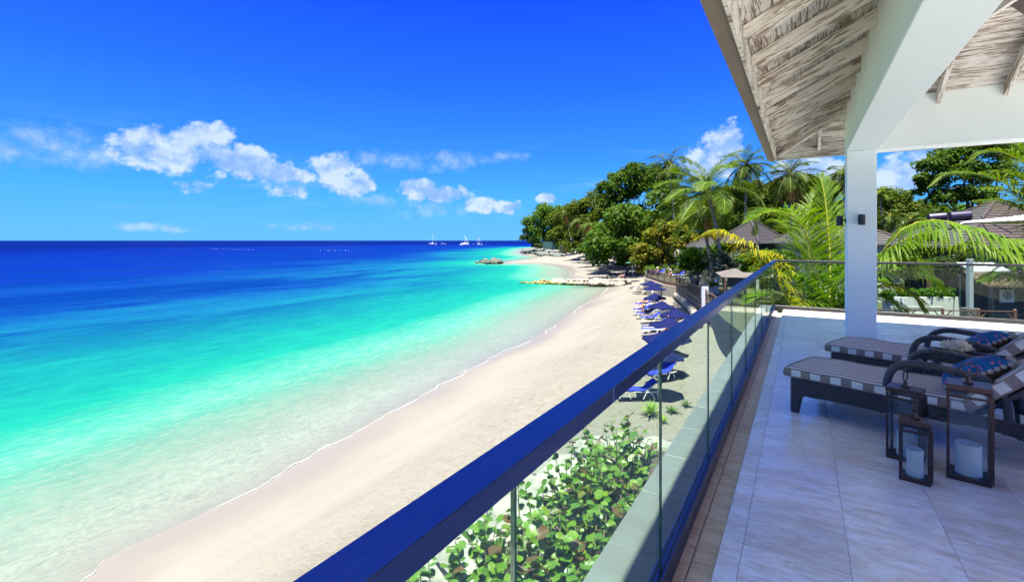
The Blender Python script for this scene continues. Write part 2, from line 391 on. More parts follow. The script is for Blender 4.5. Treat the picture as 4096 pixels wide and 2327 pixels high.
def sea_material():
    m, t, p = new_mat('sea')
    pos = t.add('ShaderNodeNewGeometry').outputs['Position']
    s = t.m('MULTIPLY', t.add('ShaderNodeAttribute', attribute_name='shore').outputs['Fac'], -1.0)
    lo = t.noise(t.mapping(pos, (.02, .0075, 1), rot=(0, 0, .12)), 1.0, 5, .6)
    mid = t.noise(t.mapping(pos, (.1, .04, 1), rot=(0, 0, .2)), 1.0, 4, .6)
    sn = t.m('MULTIPLY', s, t.m('ADD', 1.0, t.m('MULTIPLY', t.m('SUBTRACT', lo, .5), 1.3)))
    sn = t.m('ADD', sn, t.m('MULTIPLY', t.m('SUBTRACT', mid, .5), t.mr(s, 5, 50, 3, 22)))
    f = t.m('POWER', t.m('DIVIDE', t.m('MAXIMUM', sn, 0.0), 600.0), .4, clamp=True)
    def pz(x): return (x/600)**.4
    c = t.ramp(f, [(pz(0), (.215, .235, .18)), (pz(4), (.155, .245, .168)), (pz(8), (.065, .235, .150)), (pz(15), (.006, .180, .112)), (pz(28), (.004, .138, .115)), (pz(44), (.004, .088, .135)),
                   (pz(62), (.002, .036, .132)), (pz(90), (.001, .013, .125)), (pz(190), (.0005, .008, .120)), (pz(330), (.0005, .005, .105)), (1, (.0, .0014, .066))])
    patch = t.mr(t.noise(t.mapping(pos, (.05, .016, 1), (4, 7, 0), (0, 0, .1)), 1.0, 5, .62), .47, .60, 0, 1, True)
    patch = t.m('MULTIPLY', patch, t.m('MULTIPLY', t.mr(s, 22, 48, 0, 1), t.mr(s, 500, 250, 0, 1)))
    c = t.mix(t.m('MULTIPLY', patch, .8), c, (.0, .014, .10))
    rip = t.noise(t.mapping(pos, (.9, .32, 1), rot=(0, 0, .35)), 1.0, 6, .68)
    c = t.mix(t.m('MULTIPLY', t.mr(rip, .35, .68, 0, .6), t.mr(s, 4, 22, .25, 1)), c, t.mix(1, c, (.25, .58, .80), 'MULTIPLY'))  # shaded sides of the ripples painted into the water colour
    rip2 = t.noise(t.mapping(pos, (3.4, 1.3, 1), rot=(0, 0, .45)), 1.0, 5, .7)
    c = t.mix(t.mr(rip2, .46, .62, 0, .45), c, t.mix(t.mr(s, 3, 16), (.25, .27, .22), t.mix(1, c, (1.4, 1.12, 1.08), 'MULTIPLY')))  # ripple sparkle painted into the water colour
    c = t.mix(1, c, (.88, .88, .88), 'MULTIPLY')
    df = t.add('ShaderNodeBsdfDiffuse', {'Color': c})
    gl = t.add('ShaderNodeBsdfGlossy', {'Color': (.25, .5, .9, 1), 'Roughness': .15})
    h = t.m('ADD', t.m('MULTIPLY', t.noise(t.mapping(pos, (1.3, .55, 1), rot=(0, 0, .3)), 1.0, 6, .62), 1.0), t.m('MULTIPLY', t.noise(t.mapping(pos, (6, 3, 1), rot=(0, 0, -.2)), 1.0, 3, .6), .22))
    b = t.add('ShaderNodeBump', {'Strength': .55, 'Distance': .35}); t.set(b, 'Height', h)
    t.l.new(b.outputs[0], gl.inputs['Normal'])
    b2 = t.add('ShaderNodeBump', {'Strength': .6, 'Distance': .5}); t.set(b2, 'Height', h); t.l.new(b2.outputs[0], df.inputs['Normal'])
    tr = t.add('ShaderNodeBsdfTransparent', {'Color': (.97, 1.0, .96, 1)})
    body = t.add('ShaderNodeMixShader', {0: t.mr(t.m('ADD', s, t.m('MULTIPLY', t.m('SUBTRACT', mid, .5), 5.0)), -.2, 10.5, .06, 1.0, False)}); t.l.new(tr.outputs[0], body.inputs[1]); t.l.new(df.outputs[0], body.inputs[2])
    fr = t.add('ShaderNodeFresnel', {'IOR': 1.33}); t.l.new(b.outputs[0], fr.inputs['Normal'])
    mx = t.add('ShaderNodeMixShader', {0: t.m('MINIMUM', t.m('MULTIPLY', fr, .8), .13)}); t.l.new(body.outputs[0], mx.inputs[1]); t.l.new(gl.outputs[0], mx.inputs[2])
    t.l.new(mx.outputs[0], t.n['Material Output'].inputs[0])
    return m
xs = axis([(-700, -320, 40), (-320, -120, 8), (-120, -45, 2.5), (-45, -28, 1), (-28, -3, .33), (-3, 20, 2), (20, 200, 20)])
ys = axis([(-40, -4, 4), (-4, 3, 1), (3, 30, .4), (30, 80, .8), (80, 140, 2), (140, 230, 3.0), (230, 520, 6), (520, 900, 40)])
M_SAND = sand_material()
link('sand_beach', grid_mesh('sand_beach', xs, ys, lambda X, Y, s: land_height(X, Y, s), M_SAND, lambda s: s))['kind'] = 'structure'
xs = axis([(-60000, -8000, 6500), (-8000, -1500, 650), (-1500, -400, 100), (-400, -120, 10), (-120, -60, 4), (-60, -12, 1.2), (-12, 40, 6)])
ys = axis([(-3000, -200, 700), (-200, 0, 20), (0, 90, 1.5), (90, 230, 3), (230, 560, 8), (560, 1500, 70), (1500, 8000, 650), (8000, 80000, 8000)])
link('sea', grid_mesh('sea', xs, ys, lambda X, Y, s: np.full(X.shape, SEA), sea_material(), lambda s: s))['kind'] = 'structure'
# thin line of foam where the swash ends
def foam():
    pts = [p for p in sm if 3.5 < p[1] < 150]; P = np.array(pts)
    L = np.concatenate([[0], np.cumsum(np.hypot(*np.diff(P, axis=0).T))]); u = np.arange(0, L[-1], .18)
    X = np.interp(u, L, P[:, 0]); Y = np.interp(u, L, P[:, 1])
    T = np.stack([np.gradient(X), np.gradient(Y)], -1); T /= np.linalg.norm(T, axis=1)[:, None]; N = np.stack([T[:, 1], -T[:, 0]], -1)
    V = []; F = []
    for k, (off, w0, thr, sd) in enumerate([(.16, .045, -.2, 3), (-.02, .025, .3, 5)]):
        wob = (.26-.1*k)*vnoise(u*.5, u*0+k, sd)+.12*vnoise(u*1.7, u*0+k, sd+1)+.05*vnoise(u*5, u*0, sd+7)
        w = w0*np.clip(.55+1.1*vnoise(u*.9, u*0+3, sd+2)+.5*vnoise(u*.21, u*0, sd+4), .12, 2.2)*np.where(vnoise(u*.28, u*0+9, sd+3) > thr, 1, 0)
        o = off+wob
        for i in range(len(u)-1):
            if w[i] < .004 or w[i+1] < .004: continue
            b = len(V)
            for j in (i, i+1):
                for sgn in (-1, 0, 1):
                    c = o[j]+sgn*w[j]/2
                    x = X[j]+N[j, 0]*c; y = Y[j]+N[j, 1]*c
                    V.append((x, y, SEA+max(0, c)*.13+(.045 if sgn == 0 else .022)))
            F += [(b, b+1, b+4, b+3), (b+1, b+2, b+5, b+4)]
    me = np_mesh('foam', V, F, mat('foam', (.26, .26, .255), rough=.9), True)
    tag(link('foam', me), 'thin white line of foam where the swash ends on the sand', 'foam', kind='stuff')
foam()
# ------------------------------------------------------------------ terrace floor
def travertine(name, c1, c2, vein, rough=.22):
    m, t, p = new_mat(name)
    g = t.add('ShaderNodeNewGeometry').outputs['Position']; oi = t.add('ShaderNodeObjectInfo')
    off = t.add('ShaderNodeVectorMath', operation='SCALE', ins={0: (17, 31, 5)}); t.set(off, 'Scale', oi.outputs['Random'])
    pos = t.add('ShaderNodeVectorMath', operation='ADD', ins={0: g, 1: off.outputs[0]}).outputs[0]
    st = t.mapping(pos, (1.6, 4.6, 2), rot=(0, 0, .5))
    n = t.noise(st, 1.1, 8, .68, .8); n2 = t.noise(t.mapping(pos, (3, 11, 3), rot=(0, 0, .5)), 2.0, 8, .72, .5)
    c = t.mix(t.mr(n, .40, .60), c1, c2); c = t.mix(t.mr(n2, .47, .66, 0, .8), c, vein)
    pale = t.mr(t.noise(st, 4.5, 6, .7, 1.2), .56, .66, 0, .6); c = t.mix(pale, c, tuple(min(1, x*1.16) for x in c1))
    hs = t.add('ShaderNodeHueSaturation', {'Color': c, 'Value': t.mr(oi.outputs['Random'], 0, 1, .90, 1.06)})
    t.set(p, 'Base Color', hs.outputs[0]); t.set(p, 'Roughness', t.mr(n2, .4, .7, rough-.06, rough+.14)); p.inputs['Specular IOR Level'].default_value = .9
    b = t.add('ShaderNodeBump', {'Strength': .12, 'Distance': .004}); t.set(b, 'Height', n2); t.l.new(b.outputs[0], p.inputs['Normal'])
    return m
M_TRAV = travertine('travertine', (.90, .87, .82), (.80, .71, .62), (.50, .36, .26))
M_TRAVW = travertine('travertine_channel', (.70, .52, .38), (.60, .40, .26), (.42, .25, .15), .55)
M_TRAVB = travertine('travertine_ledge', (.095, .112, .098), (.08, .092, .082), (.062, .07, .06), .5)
M_GROUT = mat('grout', (.52, .48, .43), (.58, .54, .48), 20, rough=.9)
M_TOPPING = mat('travertine_paving', (.70, .67, .63), (.66, .63, .59), 3, rough=.6)
M_RENDER = mat('cream_render', (.72, .68, .60), (.66, .62, .54), 3, rough=.9, bump=.15)
M_BRONZE = mat('dark_bronze_metal', (.085, .08, .078), (.10, .095, .09), 12, rough=.30, metal=.85)
M_BLACK = mat('black_metal', (.006, .006, .007), (.010, .009, .010), 20, rough=.4)
def brushed():
    m, t, p = new_mat('brushed_handrail'); pos = t.add('ShaderNodeNewGeometry').outputs['Position']
    n = t.noise(t.mapping(pos, (220, 2.2, 220)), 1.0, 4, .6)
    t.set(p, 'Base Color', t.mix(n, (.04, .065, .18), (.055, .085, .22))); p.inputs['Metallic'].default_value = 1.0
    t.set(p, 'Roughness', t.mr(n, .3, .7, .26, .42))
    return m
M_RAIL = brushed()
PITCH = .457; YJ0 = 3.19-.457*8
fl = MB(); fl.bbox(-.36, 12, -12, 12.50, -.30, -.014); fl.bbox(-.50, -.36, -12, 12.40, -.30, -.074)
floor = fl.obj('terrace_floor', M_GROUT); floor['kind'] = 'structure'
def tile_mesh(w, l, h=.014, g=.0014, mt=M_TRAV, nm='tile'): b = MB(); b.bevbox((w/2, l/2, -h/2+.0), (w-g, l-g, h), .0016); return b.mesh(nm, mt)
tm = tile_mesh(PITCH, PITCH); tb = tile_mesh(.099, PITCH); tc_ = tile_mesh(.114, PITCH*1.5, .03, .003, M_TRAVW)
rowp = []; edge_x = .2
for j in range(28):
    y = YJ0+j*PITCH
    link('border_tile', tb, floor, (-.356, y, 0))
    for i in range(14):
        x = -.257+i*PITCH
        if x > .29*y+.6: break
        link('floor_tile', tm, floor, (x, y, 0)); edge_x = x+PITCH
    rowp.append((edge_x, y))
pv = MB(); pv.bbox(-.356, 12, -12, YJ0-.004, -.0139, 0)
for ex_, y in rowp: pv.bbox(ex_+.001, 12, y+.001, y+PITCH-.001, -.0139, 0)
pv.obj('bounce_paving', M_TOPPING, floor)['kind'] = 'stuff'  # unseen floor, carried on rightwards to bounce sunlight under the roof
last = YJ0+28*PITCH
tl = tile_mesh(PITCH, 12.50-last)
if 12.50-last > .03:
    pv_last = 11
    for i in range(pv_last): link('floor_tile', tl, floor, (-.257+i*PITCH, last, 0))
    link('border_tile', tile_mesh(.099, 12.50-last), floor, (-.356, last, 0))
for j in range(18): link('channel_tile', tc_, floor, (-.4705, YJ0+j*PITCH*1.5, -.044))
cb = MB(); cb.bbox(-.519, -.472, -12, 12.40, -.3, -.036); cb.obj('curb', M_TRAVW, floor)
# stone ledge outside the glass, and the wall of the storey below
lw = MB(); lw.bbox(-.86, -.52, -12, 12.72, -6.2, -.068); lw.bbox(-.52, 12, 12.51, 12.72, -6.2, -.12); lw.bbox(-.52, 12, -12, 12.51, -6.2, -.31)
house_wall = lw.obj('house_wall', M_RENDER); tag(house_wall, 'cream rendered wall of the storey below the terrace', 'wall')
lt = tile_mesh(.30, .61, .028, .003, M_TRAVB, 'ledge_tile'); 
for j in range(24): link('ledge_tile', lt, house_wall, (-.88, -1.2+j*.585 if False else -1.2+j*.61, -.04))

# ------------------------------------------------------------------ glass balustrades
def glass_mat(name, tint, ior=1.5, gcap=1.0):
    m, t, p = new_mat(name)
    tr = t.add('ShaderNodeBsdfTransparent', {'Color': (*tint, 1)}); gl = t.add('ShaderNodeBsdfGlossy', {'Color': (1, 1, 1, 1), 'Roughness': .0})
    fr = t.add('ShaderNodeFresnel', {'IOR': ior})
    mx = t.add('ShaderNodeMixShader', {0: t.m('MULTIPLY', fr, gcap)}); t.l.new(tr.outputs[0], mx.inputs[1]); t.l.new(gl.outputs[0], mx.inputs[2])
    t.l.new(mx.outputs[0], t.n['Material Output'].inputs[0]); return m
M_GLASS = glass_mat('balustrade_glass', (.88, .96, .90), 1.45, .15)
M_GEDGE = mat('glass_edge', (.02, .07, .06), (.04, .12, .10), 9, rough=.1)
M_CLEAR = glass_mat('clear_glass', (.95, .97, .965), 1.45, .8)
M_SEAL = mat('rubber_seal', (.008, .008, .01), rough=.5)
def balustrade(label, L, panels, joints, loc, rz, M_RAIL=M_RAIL):
    """runs along local +Y from 0 to L; terrace side is local +X"""
    t = thing('glass_balustrade', label, 'balustrade', loc, rz)
    s = MB(); s.bevbox((-.0465, L/2, .02), (.055, L, .12), .003); sh = s.obj('base_channel', M_RAIL, t)
    for e_ in (-.0325, -.0575): s = MB(); s.bbox(e_-.004, e_+.004, .0, L, .078, .0835); s.obj('seal', M_SEAL, sh)
    ys_ = [0]+joints+[L]
    for a, b in zip(ys_[:-1], ys_[1:]):
        s = MB(); s.bevbox((-.0245, (a+b)/2, 1.087), (.083, b-a-.0012, .046), .002); hr_ = s.obj('handrail', M_RAIL, t)
        s = MB(); s.box((-.0245, b, 1.087), (.079, .05, .042)); s.obj('joint_sleeve', M_SEAL, hr_)
    ps = [0]+panels+[L]
    for a, b in zip(ps[:-1], ps[1:]):
        if b-a < .03: continue
        x = -.040; k = .006
        s = MB(); s.bbox(x-k, x+k, a+.005, b-.005, .06, 1.066); g = s.obj('glass_panel', M_GLASS, t)
        for e_ in (a+.0035, b-.0049): s = MB(); s.bbox(x-k+.001, x+k-.001, e_, e_+.0014, .06, 1.066); s.obj('panel_edge', M_GEDGE, g)
    return t
Y0 = -11.6
balustrade('long glass balustrade with dark metal handrail along the beach side of the terrace', 12.55-Y0, [.908+1.28*k-Y0 for k in range(-9, 10) if .908+1.28*k < 12.5], [y-Y0 for y in (-8.5, -6, -3.6, -1.1, 1.40, 3.88, 6.38, 8.88, 11.38)], (-.5, Y0, 0), 0)
balustrade('black glass balustrade across the far end of the terrace behind the white pillar', 6.6, [1.28*k+.62 for k in range(5)], [1.5, 4.0], (-.545, 12.49, 0), -PI/2, M_BLACK)
# ------------------------------------------------------------------ white pillar, beams, wall lamps
M_WHITE = mat('white_plaster', (.80, .87, .835), (.77, .84, .805), 2.5, rough=.85, bump=.04, bscale=60)
s = MB(); s.bevbox((.826, 9.76, 1.4995), (.392, .42, 2.999), .006)
tag(s.obj('pillar', M_WHITE), 'square white pillar standing on the terrace with two lamps', 'pillar')
BT = 3.86
s = MB(); s.bevbox((.838, 4.685, (3.0+BT)/2), (.422, 10.57, BT-3.0), .006)
tag(s.obj('beam', M_WHITE), 'deep white beam running over the terrace towards the pillar', 'beam')
s = MB(); s.bbox(1.05, 7.5, 9.573, 9.967, 3.002, BT)
tag(s.obj('beam', M_WHITE), 'shaded white beam crossing behind the pillar above the garden view', 'beam')
def wall_lamp(label, loc, rz):
    t = thing('wall_lamp', label, 'wall lamp', loc, rz, 'lamps on the white pillar')
    s = MB(); s.lathe([(.0, -.083), (.046, -.083), (.047, -.080), (.047, .080), (.046, .083), (.040, .083), (.040, .06), (0, .06)], 24, Matrix.Translation((0, -.085, 0)), cap=False); s.obj('lamp_body', M_BLACK, t, smooth=False)
    s = MB(); s.lathe([(.0, 0), (.04, 0), (.04, .012), (0, .012)], 20, Matrix.Translation((0, 0, 0)) @ Matrix.Rotation(PI/2, 4, 'X'), cap=False); s.bbox(-.012, .012, -.05, -.01, -.012, .012); s.obj('bracket', M_BLACK, t)
wall_lamp('black cylinder wall lamp on the front of the white pillar', (.82, 9.549, 1.88), 0)
wall_lamp('black cylinder wall lamp on the seaward side of the white pillar', (.629, 9.76, 1.88), -PI/2)
# ------------------------------------------------------------------ roof: hip of whitewashed boards on rafters
def whitewash(name, c1, c2, brown, amt):
    m, t, p = new_mat(name)
    tc = t.add('ShaderNodeTexCoord'); oi = t.add('ShaderNodeObjectInfo')
    off = t.add('ShaderNodeVectorMath', operation='SCALE', ins={0: (13, 29, 41)}); t.set(off, 'Scale', oi.outputs['Random'])
    pos = t.add('ShaderNodeVectorMath', operation='ADD', ins={0: tc.outputs['Object'], 1: off.outputs[0]}).outputs[0]
    g1 = t.noise(t.mapping(pos, (1.6, 17, 17)), 1.4, 6, .62, 1.6)
    g2 = t.noise(t.mapping(pos, (3.5, 62, 62)), 1.0, 4, .6, .8)
    w = t.m('ADD', t.m('MULTIPLY', g1, .62), t.m('MULTIPLY', g2, .38))
    big = t.noise(t.mapping(pos, (1, 3, 3)), 1.3, 3)
    w = t.m('ADD', w, t.m('MULTIPLY', t.m('SUBTRACT', big, .5), .28))
    c = t.mix(t.noise(pos, 3, 3), c1, c2)
    c = t.mix(t.mr(w, .53-amt, .585-amt, 0, .88), c, t.mix(t.mr(big, .35, .65), brown, tuple(x*.55 for x in brown)))
    knot = t.mr(t.noise(pos, 2.1, 2), .71, .77); c = t.mix(knot, c, (.10, .07, .05))
    t.set(p, 'Base Color', c); p.inputs['Roughness'].default_value = .75
    b = t.add('ShaderNodeBump', {'Strength': .35, 'Distance': .004}); t.set(b, 'Height', w); t.l.new(b.outputs[0], p.inputs['Normal'])
    return m
M_WASH = whitewash('whitewashed_board', (.72, .69, .61), (.62, .585, .51), (.27, .18, .10), .045)
M_WASH2 = whitewash('whitewashed_rafter', (.76, .735, .665), (.68, .645, .57), (.30, .205, .115), .035)
M_GUT = mat('brown_gutter', (.17, .13, .10), (.20, .155, .12), 4, rough=.5, spec=.3)
M_SHINGLE = mat('dark_shingle', (.10, .08, .075), (.14, .11, .10), 6, rough=.8)
SL = .493; ANG = math.atan(SL); CA = math.cos(ANG)
CX, CY = -.47, 10.605                       # plan corner of the hip
def zb(e): return 3.65+SL*(e-1.10)          # rafter underside, e = plan distance in from the eave line
def zd(e): return zb(e)+.172                # board underside
roof = thing('terrace_roof', 'overhanging hip roof with whitewashed rafters, boards and a brown gutter', 'roof', (0, 0, 0))
# rafters: local X runs up the slope, so that the grain follows the piece
def sloped(e0, e1, w, h, z_of, cut):
    """piece climbing from plan distance e0 to e1; local X plan-distance frame, returns mesh with underside profile"""
    b = MB(); hh = h/CA
    pr = [(e0, z_of(e0)+(.07 if cut else 0)), (e0+.11, z_of(e0)+.052), (e1, z_of(e1)), (e1, z_of(e1)+hh), (e0, z_of(e0)+hh)] if cut else [(e0, z_of(e0)), (e1, z_of(e1)), (e1, z_of(e1)+hh), (e0, z_of(e0)+hh)]
    n = len(pr); vs = [(x, -w/2, z) for x, z in pr]+[(x, w/2, z) for x, z in pr]
    b.add(vs, [tuple(range(n)), tuple(range(2*n-1, n-1, -1))]+[(i, n+i, n+(i+1) % n, (i+1) % n) for i in range(n)])
    T = Matrix.Rotation(ANG, 4, 'Y')        # put local X along the slope
    b.v = [tuple(T @ Vector(v)) for v in b.v]; return b
def place_slope(b, name, m_, side, at, parent=roof):
    me = b.mesh(name, m_); o = link(name, me, parent)
    M = Matrix.Rotation(-ANG, 4, 'Y')
    if side == 'sea': B = Matrix.Translation((CX, at, 0))                                   # e -> +X
    else: B = Matrix.Translation((at, CY, 0)) @ Matrix.Rotation(-PI/2, 4, 'Z')              # e -> -Y
    o.matrix_basis = B @ M; return o
E_R = .06
k = 0
for k in range(-6, 9):
    y = 4.376+.745*k
    if y > 10.45: break
    emax = min(1.12 if y < 9.4 else 9, CY-y-.02)
    if emax < .25: continue
    place_slope(sloped(E_R, emax, .045, .145, zb, True), 'rafter', M_WASH2, 'sea', y)
for k in range(9):
    x = .275+.7450*k; emax = min(4.3, x-CX-.02)
    place_slope(sloped(E_R, emax, .05, .145, zb, True), 'rafter', M_WASH2, 'far', x)
# hip rafter
b = MB(); dxy = Vector((1, -1, 0)).normalized()
e0, e1 = .05, 5.0; up = Vector((0, 0, 1)); sd = Vector((1, 1, 0)).normalized()*.028
c = []
for e in (e0, e1):
    p0 = Vector((CX+e, CY-e, zb(e)-.02)); c += [p0-sd, p0+sd, p0+sd+up*.2, p0-sd+up*.2]
Lh = Vector((1, -1, SL)).normalized(); Mh = Matrix.Translation(c[0]) @ Lh.to_track_quat('X', 'Z').to_matrix().to_4x4(); Mi = Mh.inverted()
b.add([Mi @ v for v in c], [(0, 1, 2, 3), (7, 6, 5, 4), (0, 4, 5, 1), (1, 5, 6, 2), (2, 6, 7, 3), (3, 7, 4, 0)])
hp = b.obj('hip_rafter', M_WASH2, roof); hp.matrix_basis = Mh
# boards over the rafters, each one a piece; they mitre on the hip
PWID = .135
def board(side, e, a0, a1, mitre):
    """a runs along the eave; e = plan distance of the lower edge"""
    w = PWID*CA; g = .006
    ea, eb = e+g/2, e+w-g/2
    if side == 'sea':
        P = lambda a, ee, dz: Vector((CX+ee, a, zd(ee)+dz)); ends = lambda ee: (a0, (CY-ee) if mitre else a1); X = Vector((0, 1, 0))
    else:
        P = lambda a, ee, dz: Vector((a, CY-ee, zd(ee)+dz)); ends = lambda ee: ((CX+ee) if mitre else a0, a1); X = Vector((1, 0, 0))
    vs = []
    for dz in (0, .022):
        for ee in (ea, eb):
            for a in ends(ee): vs.append(P(a, ee, dz))
    org = vs[0].copy(); nrm = Vector((-SL, 0, 1)).normalized() if side == 'sea' else Vector((0, SL, 1)).normalized()
    Yv = nrm.cross(X).normalized(); Mw = Matrix((X, Yv, nrm)).transposed().to_4x4(); Mw.translation = org; Mi = Mw.inverted()
    b = MB(); b.add([Mi @ v for v in vs], [(0, 1, 3, 2), (4, 6, 7, 5), (0, 4, 5, 1), (2, 3, 7, 6), (0, 2, 6, 4), (1, 5, 7, 3)])
    o = b.obj('board', M_WASH, roof); o.matrix_basis = Mw
n_rows = int(1.3/(PWID*CA))
for i in range(n_rows):
    e = .03+i*PWID*CA; cuts = sorted(random.uniform(2.2, 9.2) for _ in range(2)); st = -.6
    for ct in cuts: board('sea', e, st, ct-.002, False); st = ct
    board('sea', e, st, 0, True)
for i in range(34):
    e = .03+i*PWID*CA; a = CX+e
    ct = random.uniform(max(a+.8, 1.6), 4.4) if a < 3 else 5.5
    board('far', e, 0, ct-.002, True)
    if ct < 5.4: board('far', e, ct, 5.5, False)
# fascia boards, gutters and the outer roof skin
s = MB(); s.bbox(CX+.03, CX+.055, -.6, CY-.03, 3.085, 3.42); s.obj('fascia_board', M_WASH2, roof)
s = MB(); s.bbox(CX+.055, 7.5, CY-.055, CY-.03, 3.085, 3.42); s.obj('fascia_board', M_WASH2, roof)
s = MB(); x0, x1 = CX-.096, CX+.026; y1 = CY+.096; y0 = CY-.026
s.add([(x0, -.6, 3.1), (x1, -.6, 3.1), (x1, y0, 3.1), (x0, y1, 3.1), (x0-.02, -.6, 3.235), (x1, -.6, 3.235), (x1, y0, 3.235), (x0-.02, y1+.02, 3.235)], [(0, 3, 2, 1), (4, 5, 6, 7), (0, 1, 5, 4), (1, 2, 6, 5), (3, 0, 4, 7)])
s.add([(x0, y1, 3.1), (7.5, y1, 3.1), (7.5, y0, 3.1), (x1, y0, 3.1), (x0-.02, y1+.02, 3.235), (7.5, y1+.02, 3.235), (7.5, y0, 3.235), (x1, y0, 3.235)], [(0, 1, 2, 3), (7, 6, 5, 4), (1, 0, 4, 5), (2, 1, 5, 6), (3, 2, 6, 7)])
s.obj('gutter', M_GUT, roof)
s = MB(); e1 = 2.48  # unseen right slope kept short so sun reaches the floor beside it
def rp(x, y, e, dz=.03): return (x, y, zd(e)+dz)
for dz in (.030, .075):
    s.add([rp(CX-.03, -.6, -.03, dz), rp(CX-.03, CY+.03, -.03, dz), rp(CX+e1, CY-e1, e1, dz), rp(CX+e1, -.6, e1, dz)], [(0, 3, 2, 1)])
    s.add([rp(CX-.03, CY+.03, -.03, dz), rp(CX+2*e1, CY+.03, -.03, dz), rp(CX+e1, CY-e1, e1, dz)], [(0, 1, 2)])
    s.add([rp(CX+2*e1, CY+.03, -.03, dz), rp(CX+2*e1, -.6, -.03, dz), rp(CX+e1, -.6, e1, dz), rp(CX+e1, CY-e1, e1, dz)], [(0, 1, 2, 3)])
s.obj('roof_covering', M_SHINGLE, roof)
# ------------------------------------------------------------------ loungers on the terrace
def stripes(name, axis_, pitch, c1, c2, duty=.5, off=0.0):
    m, t, p = new_mat(name); tc = t.add('ShaderNodeTexCoord'); sp = t.add('ShaderNodeSeparateXYZ', {0: tc.outputs['Object']})
    w = t.m('FRACT', t.m('ADD', t.m('DIVIDE', sp.outputs[axis_], pitch), off)); f = t.m('LESS_THAN', w, duty)
    n = t.noise(tc.outputs['Object'], 260, 2); n2 = t.noise(tc.outputs['Object'], 6, 3)
    a = t.mix(n, c1, tuple(x*.86 for x in c1)); b_ = t.mix(n, c2, tuple(x*.8 for x in c2))
    t.set(p, 'Base Color', t.mix(t.mr(n2, .3, .7, 0, .25), t.mix(f, a, b_), (.5, .45, .4))); p.inputs['Roughness'].default_value = .9; p.inputs['Specular IOR Level'].default_value = .2
    b = t.add('ShaderNodeBump', {'Strength': .3, 'Distance': .004}); t.set(b, 'Height', t.m('ADD', n, t.m('MULTIPLY', n2, 3.0))); t.l.new(b.outputs[0], p.inputs['Normal'])
    return m
CREAM = (.84, .80, .70); BROWN = (.27, .19, .15)
M_TOP = stripes('striped_canvas', 1, .0735, CREAM, BROWN, .56, .25); M_SIDE = stripes('block_striped_canvas', 0, .155, CREAM, BROWN, .5, .1)
M_PIPE = mat('brown_piping', (.24, .17, .13), (.30, .22, .17), 30, rough=.85)
M_WICK = mat('dark_wicker', (.035, .026, .026), (.06, .045, .042), 30, rough=.32, spec=.6, isl=.35)
M_WICKB = mat('wicker_backing', (.012, .010, .010), rough=.6)  # plain darker wicker for the side frames and seat deck
def cushion(L, Wd, H, seg=10):
    """rounded cushion: local x 0..L, y 0..Wd, z 0..H; top faces material 0, sides 1"""
    nx, ny = 22, 10; V = []; F = []; mi = []
    def top(x, y): return H*(1-.10*(abs(2*x/L-1)**6)-.10*(abs(2*y/Wd-1)**6))+.004*math.sin(x*17+y*5)
    for sgn in (1, 0):
        b = len(V)
        for i in range(nx+1):
            for j in range(ny+1):
                x, y = L*i/nx, Wd*j/ny; V.append((x, y, top(x, y) if sgn else .004))
        for i in range(nx):
            for j in range(ny):
                q = [b+i*(ny+1)+j, b+(i+1)*(ny+1)+j, b+(i+1)*(ny+1)+j+1, b+i*(ny+1)+j+1]
                F.append(q if sgn else q[::-1]); mi.append(0)
    ring = [(i, 0) for i in range(nx+1)]+[(nx, j) for j in range(1, ny+1)]+[(i, ny) for i in range(nx-1, -1, -1)]+[(0, j) for j in range(ny-1, 0, -1)]
    n2 = (nx+1)*(ny+1); prev = None; loops = []
    for k in range(4):
        t_ = k/3; lp = []
        for (i, j) in ring:
            idx = i*(ny+1)+j
            if k == 0: lp.append(n2+idx)
            elif k == 3: lp.append(idx)
            else:
                x, y, zt = V[idx]; bul = .006
                ox = bul*(1 if i == nx else -1 if i == 0 else 0); oy = bul*(1 if j == ny else -1 if j == 0 else 0)
                V.append((x+ox, y+oy, .004+(zt-.004)*t_)); lp.append(len(V)-1)
        loops.append(lp)
    m = len(ring)
    for k in range(3):
        for q in range(m): F.append([loops[k][q], loops[k][(q+1) % m], loops[k+1][(q+1) % m], loops[k+1][q]]); mi.append(1)
    me = bpy.data.meshes.new('cushion'); me.from_pydata(V, [], F); me.materials.append(M_TOP); me.materials.append(M_SIDE)
    me.polygons.foreach_set('material_index', mi); me.polygons.foreach_set('use_smooth', [x == 0 for x in mi]); me.update()
    edge = [Vector(V[loops[3][q]]) for q in range(m)]; lowe = [Vector(V[loops[0][q]]) for q in range(m)]
    return me, edge, lowe
def closed_tube(pts, r, n=5):
    b = MB(); b.tube(pts+[pts[0]], r, n, cap=False); return b
def wrap_tube(pts, r, n=10, pitch=.013):
    """tube wound with strand: radius ripples along its length"""
    L = sum((pts[i+1]-pts[i]).length for i in range(len(pts)-1)); m = int(L/pitch*2)+1
    P = spline(pts, m); b = MB(); b.tube(P, [r*(1.0 if i % 2 else .90) for i in range(m)], n); return b
LW, LF = .69, 1.86
def skirt_low(s):      # lower edge of the woven side skirt
    return float(np.interp(s, [0, .06, .065, .12, .30, .66, 1.01, 1.27, 1.45, 1.62, 1.74, 1.77, 1.86], [0, 0, .13, .165, .172, .178, .208, .225, .20, .165, .11, 0, 0]))
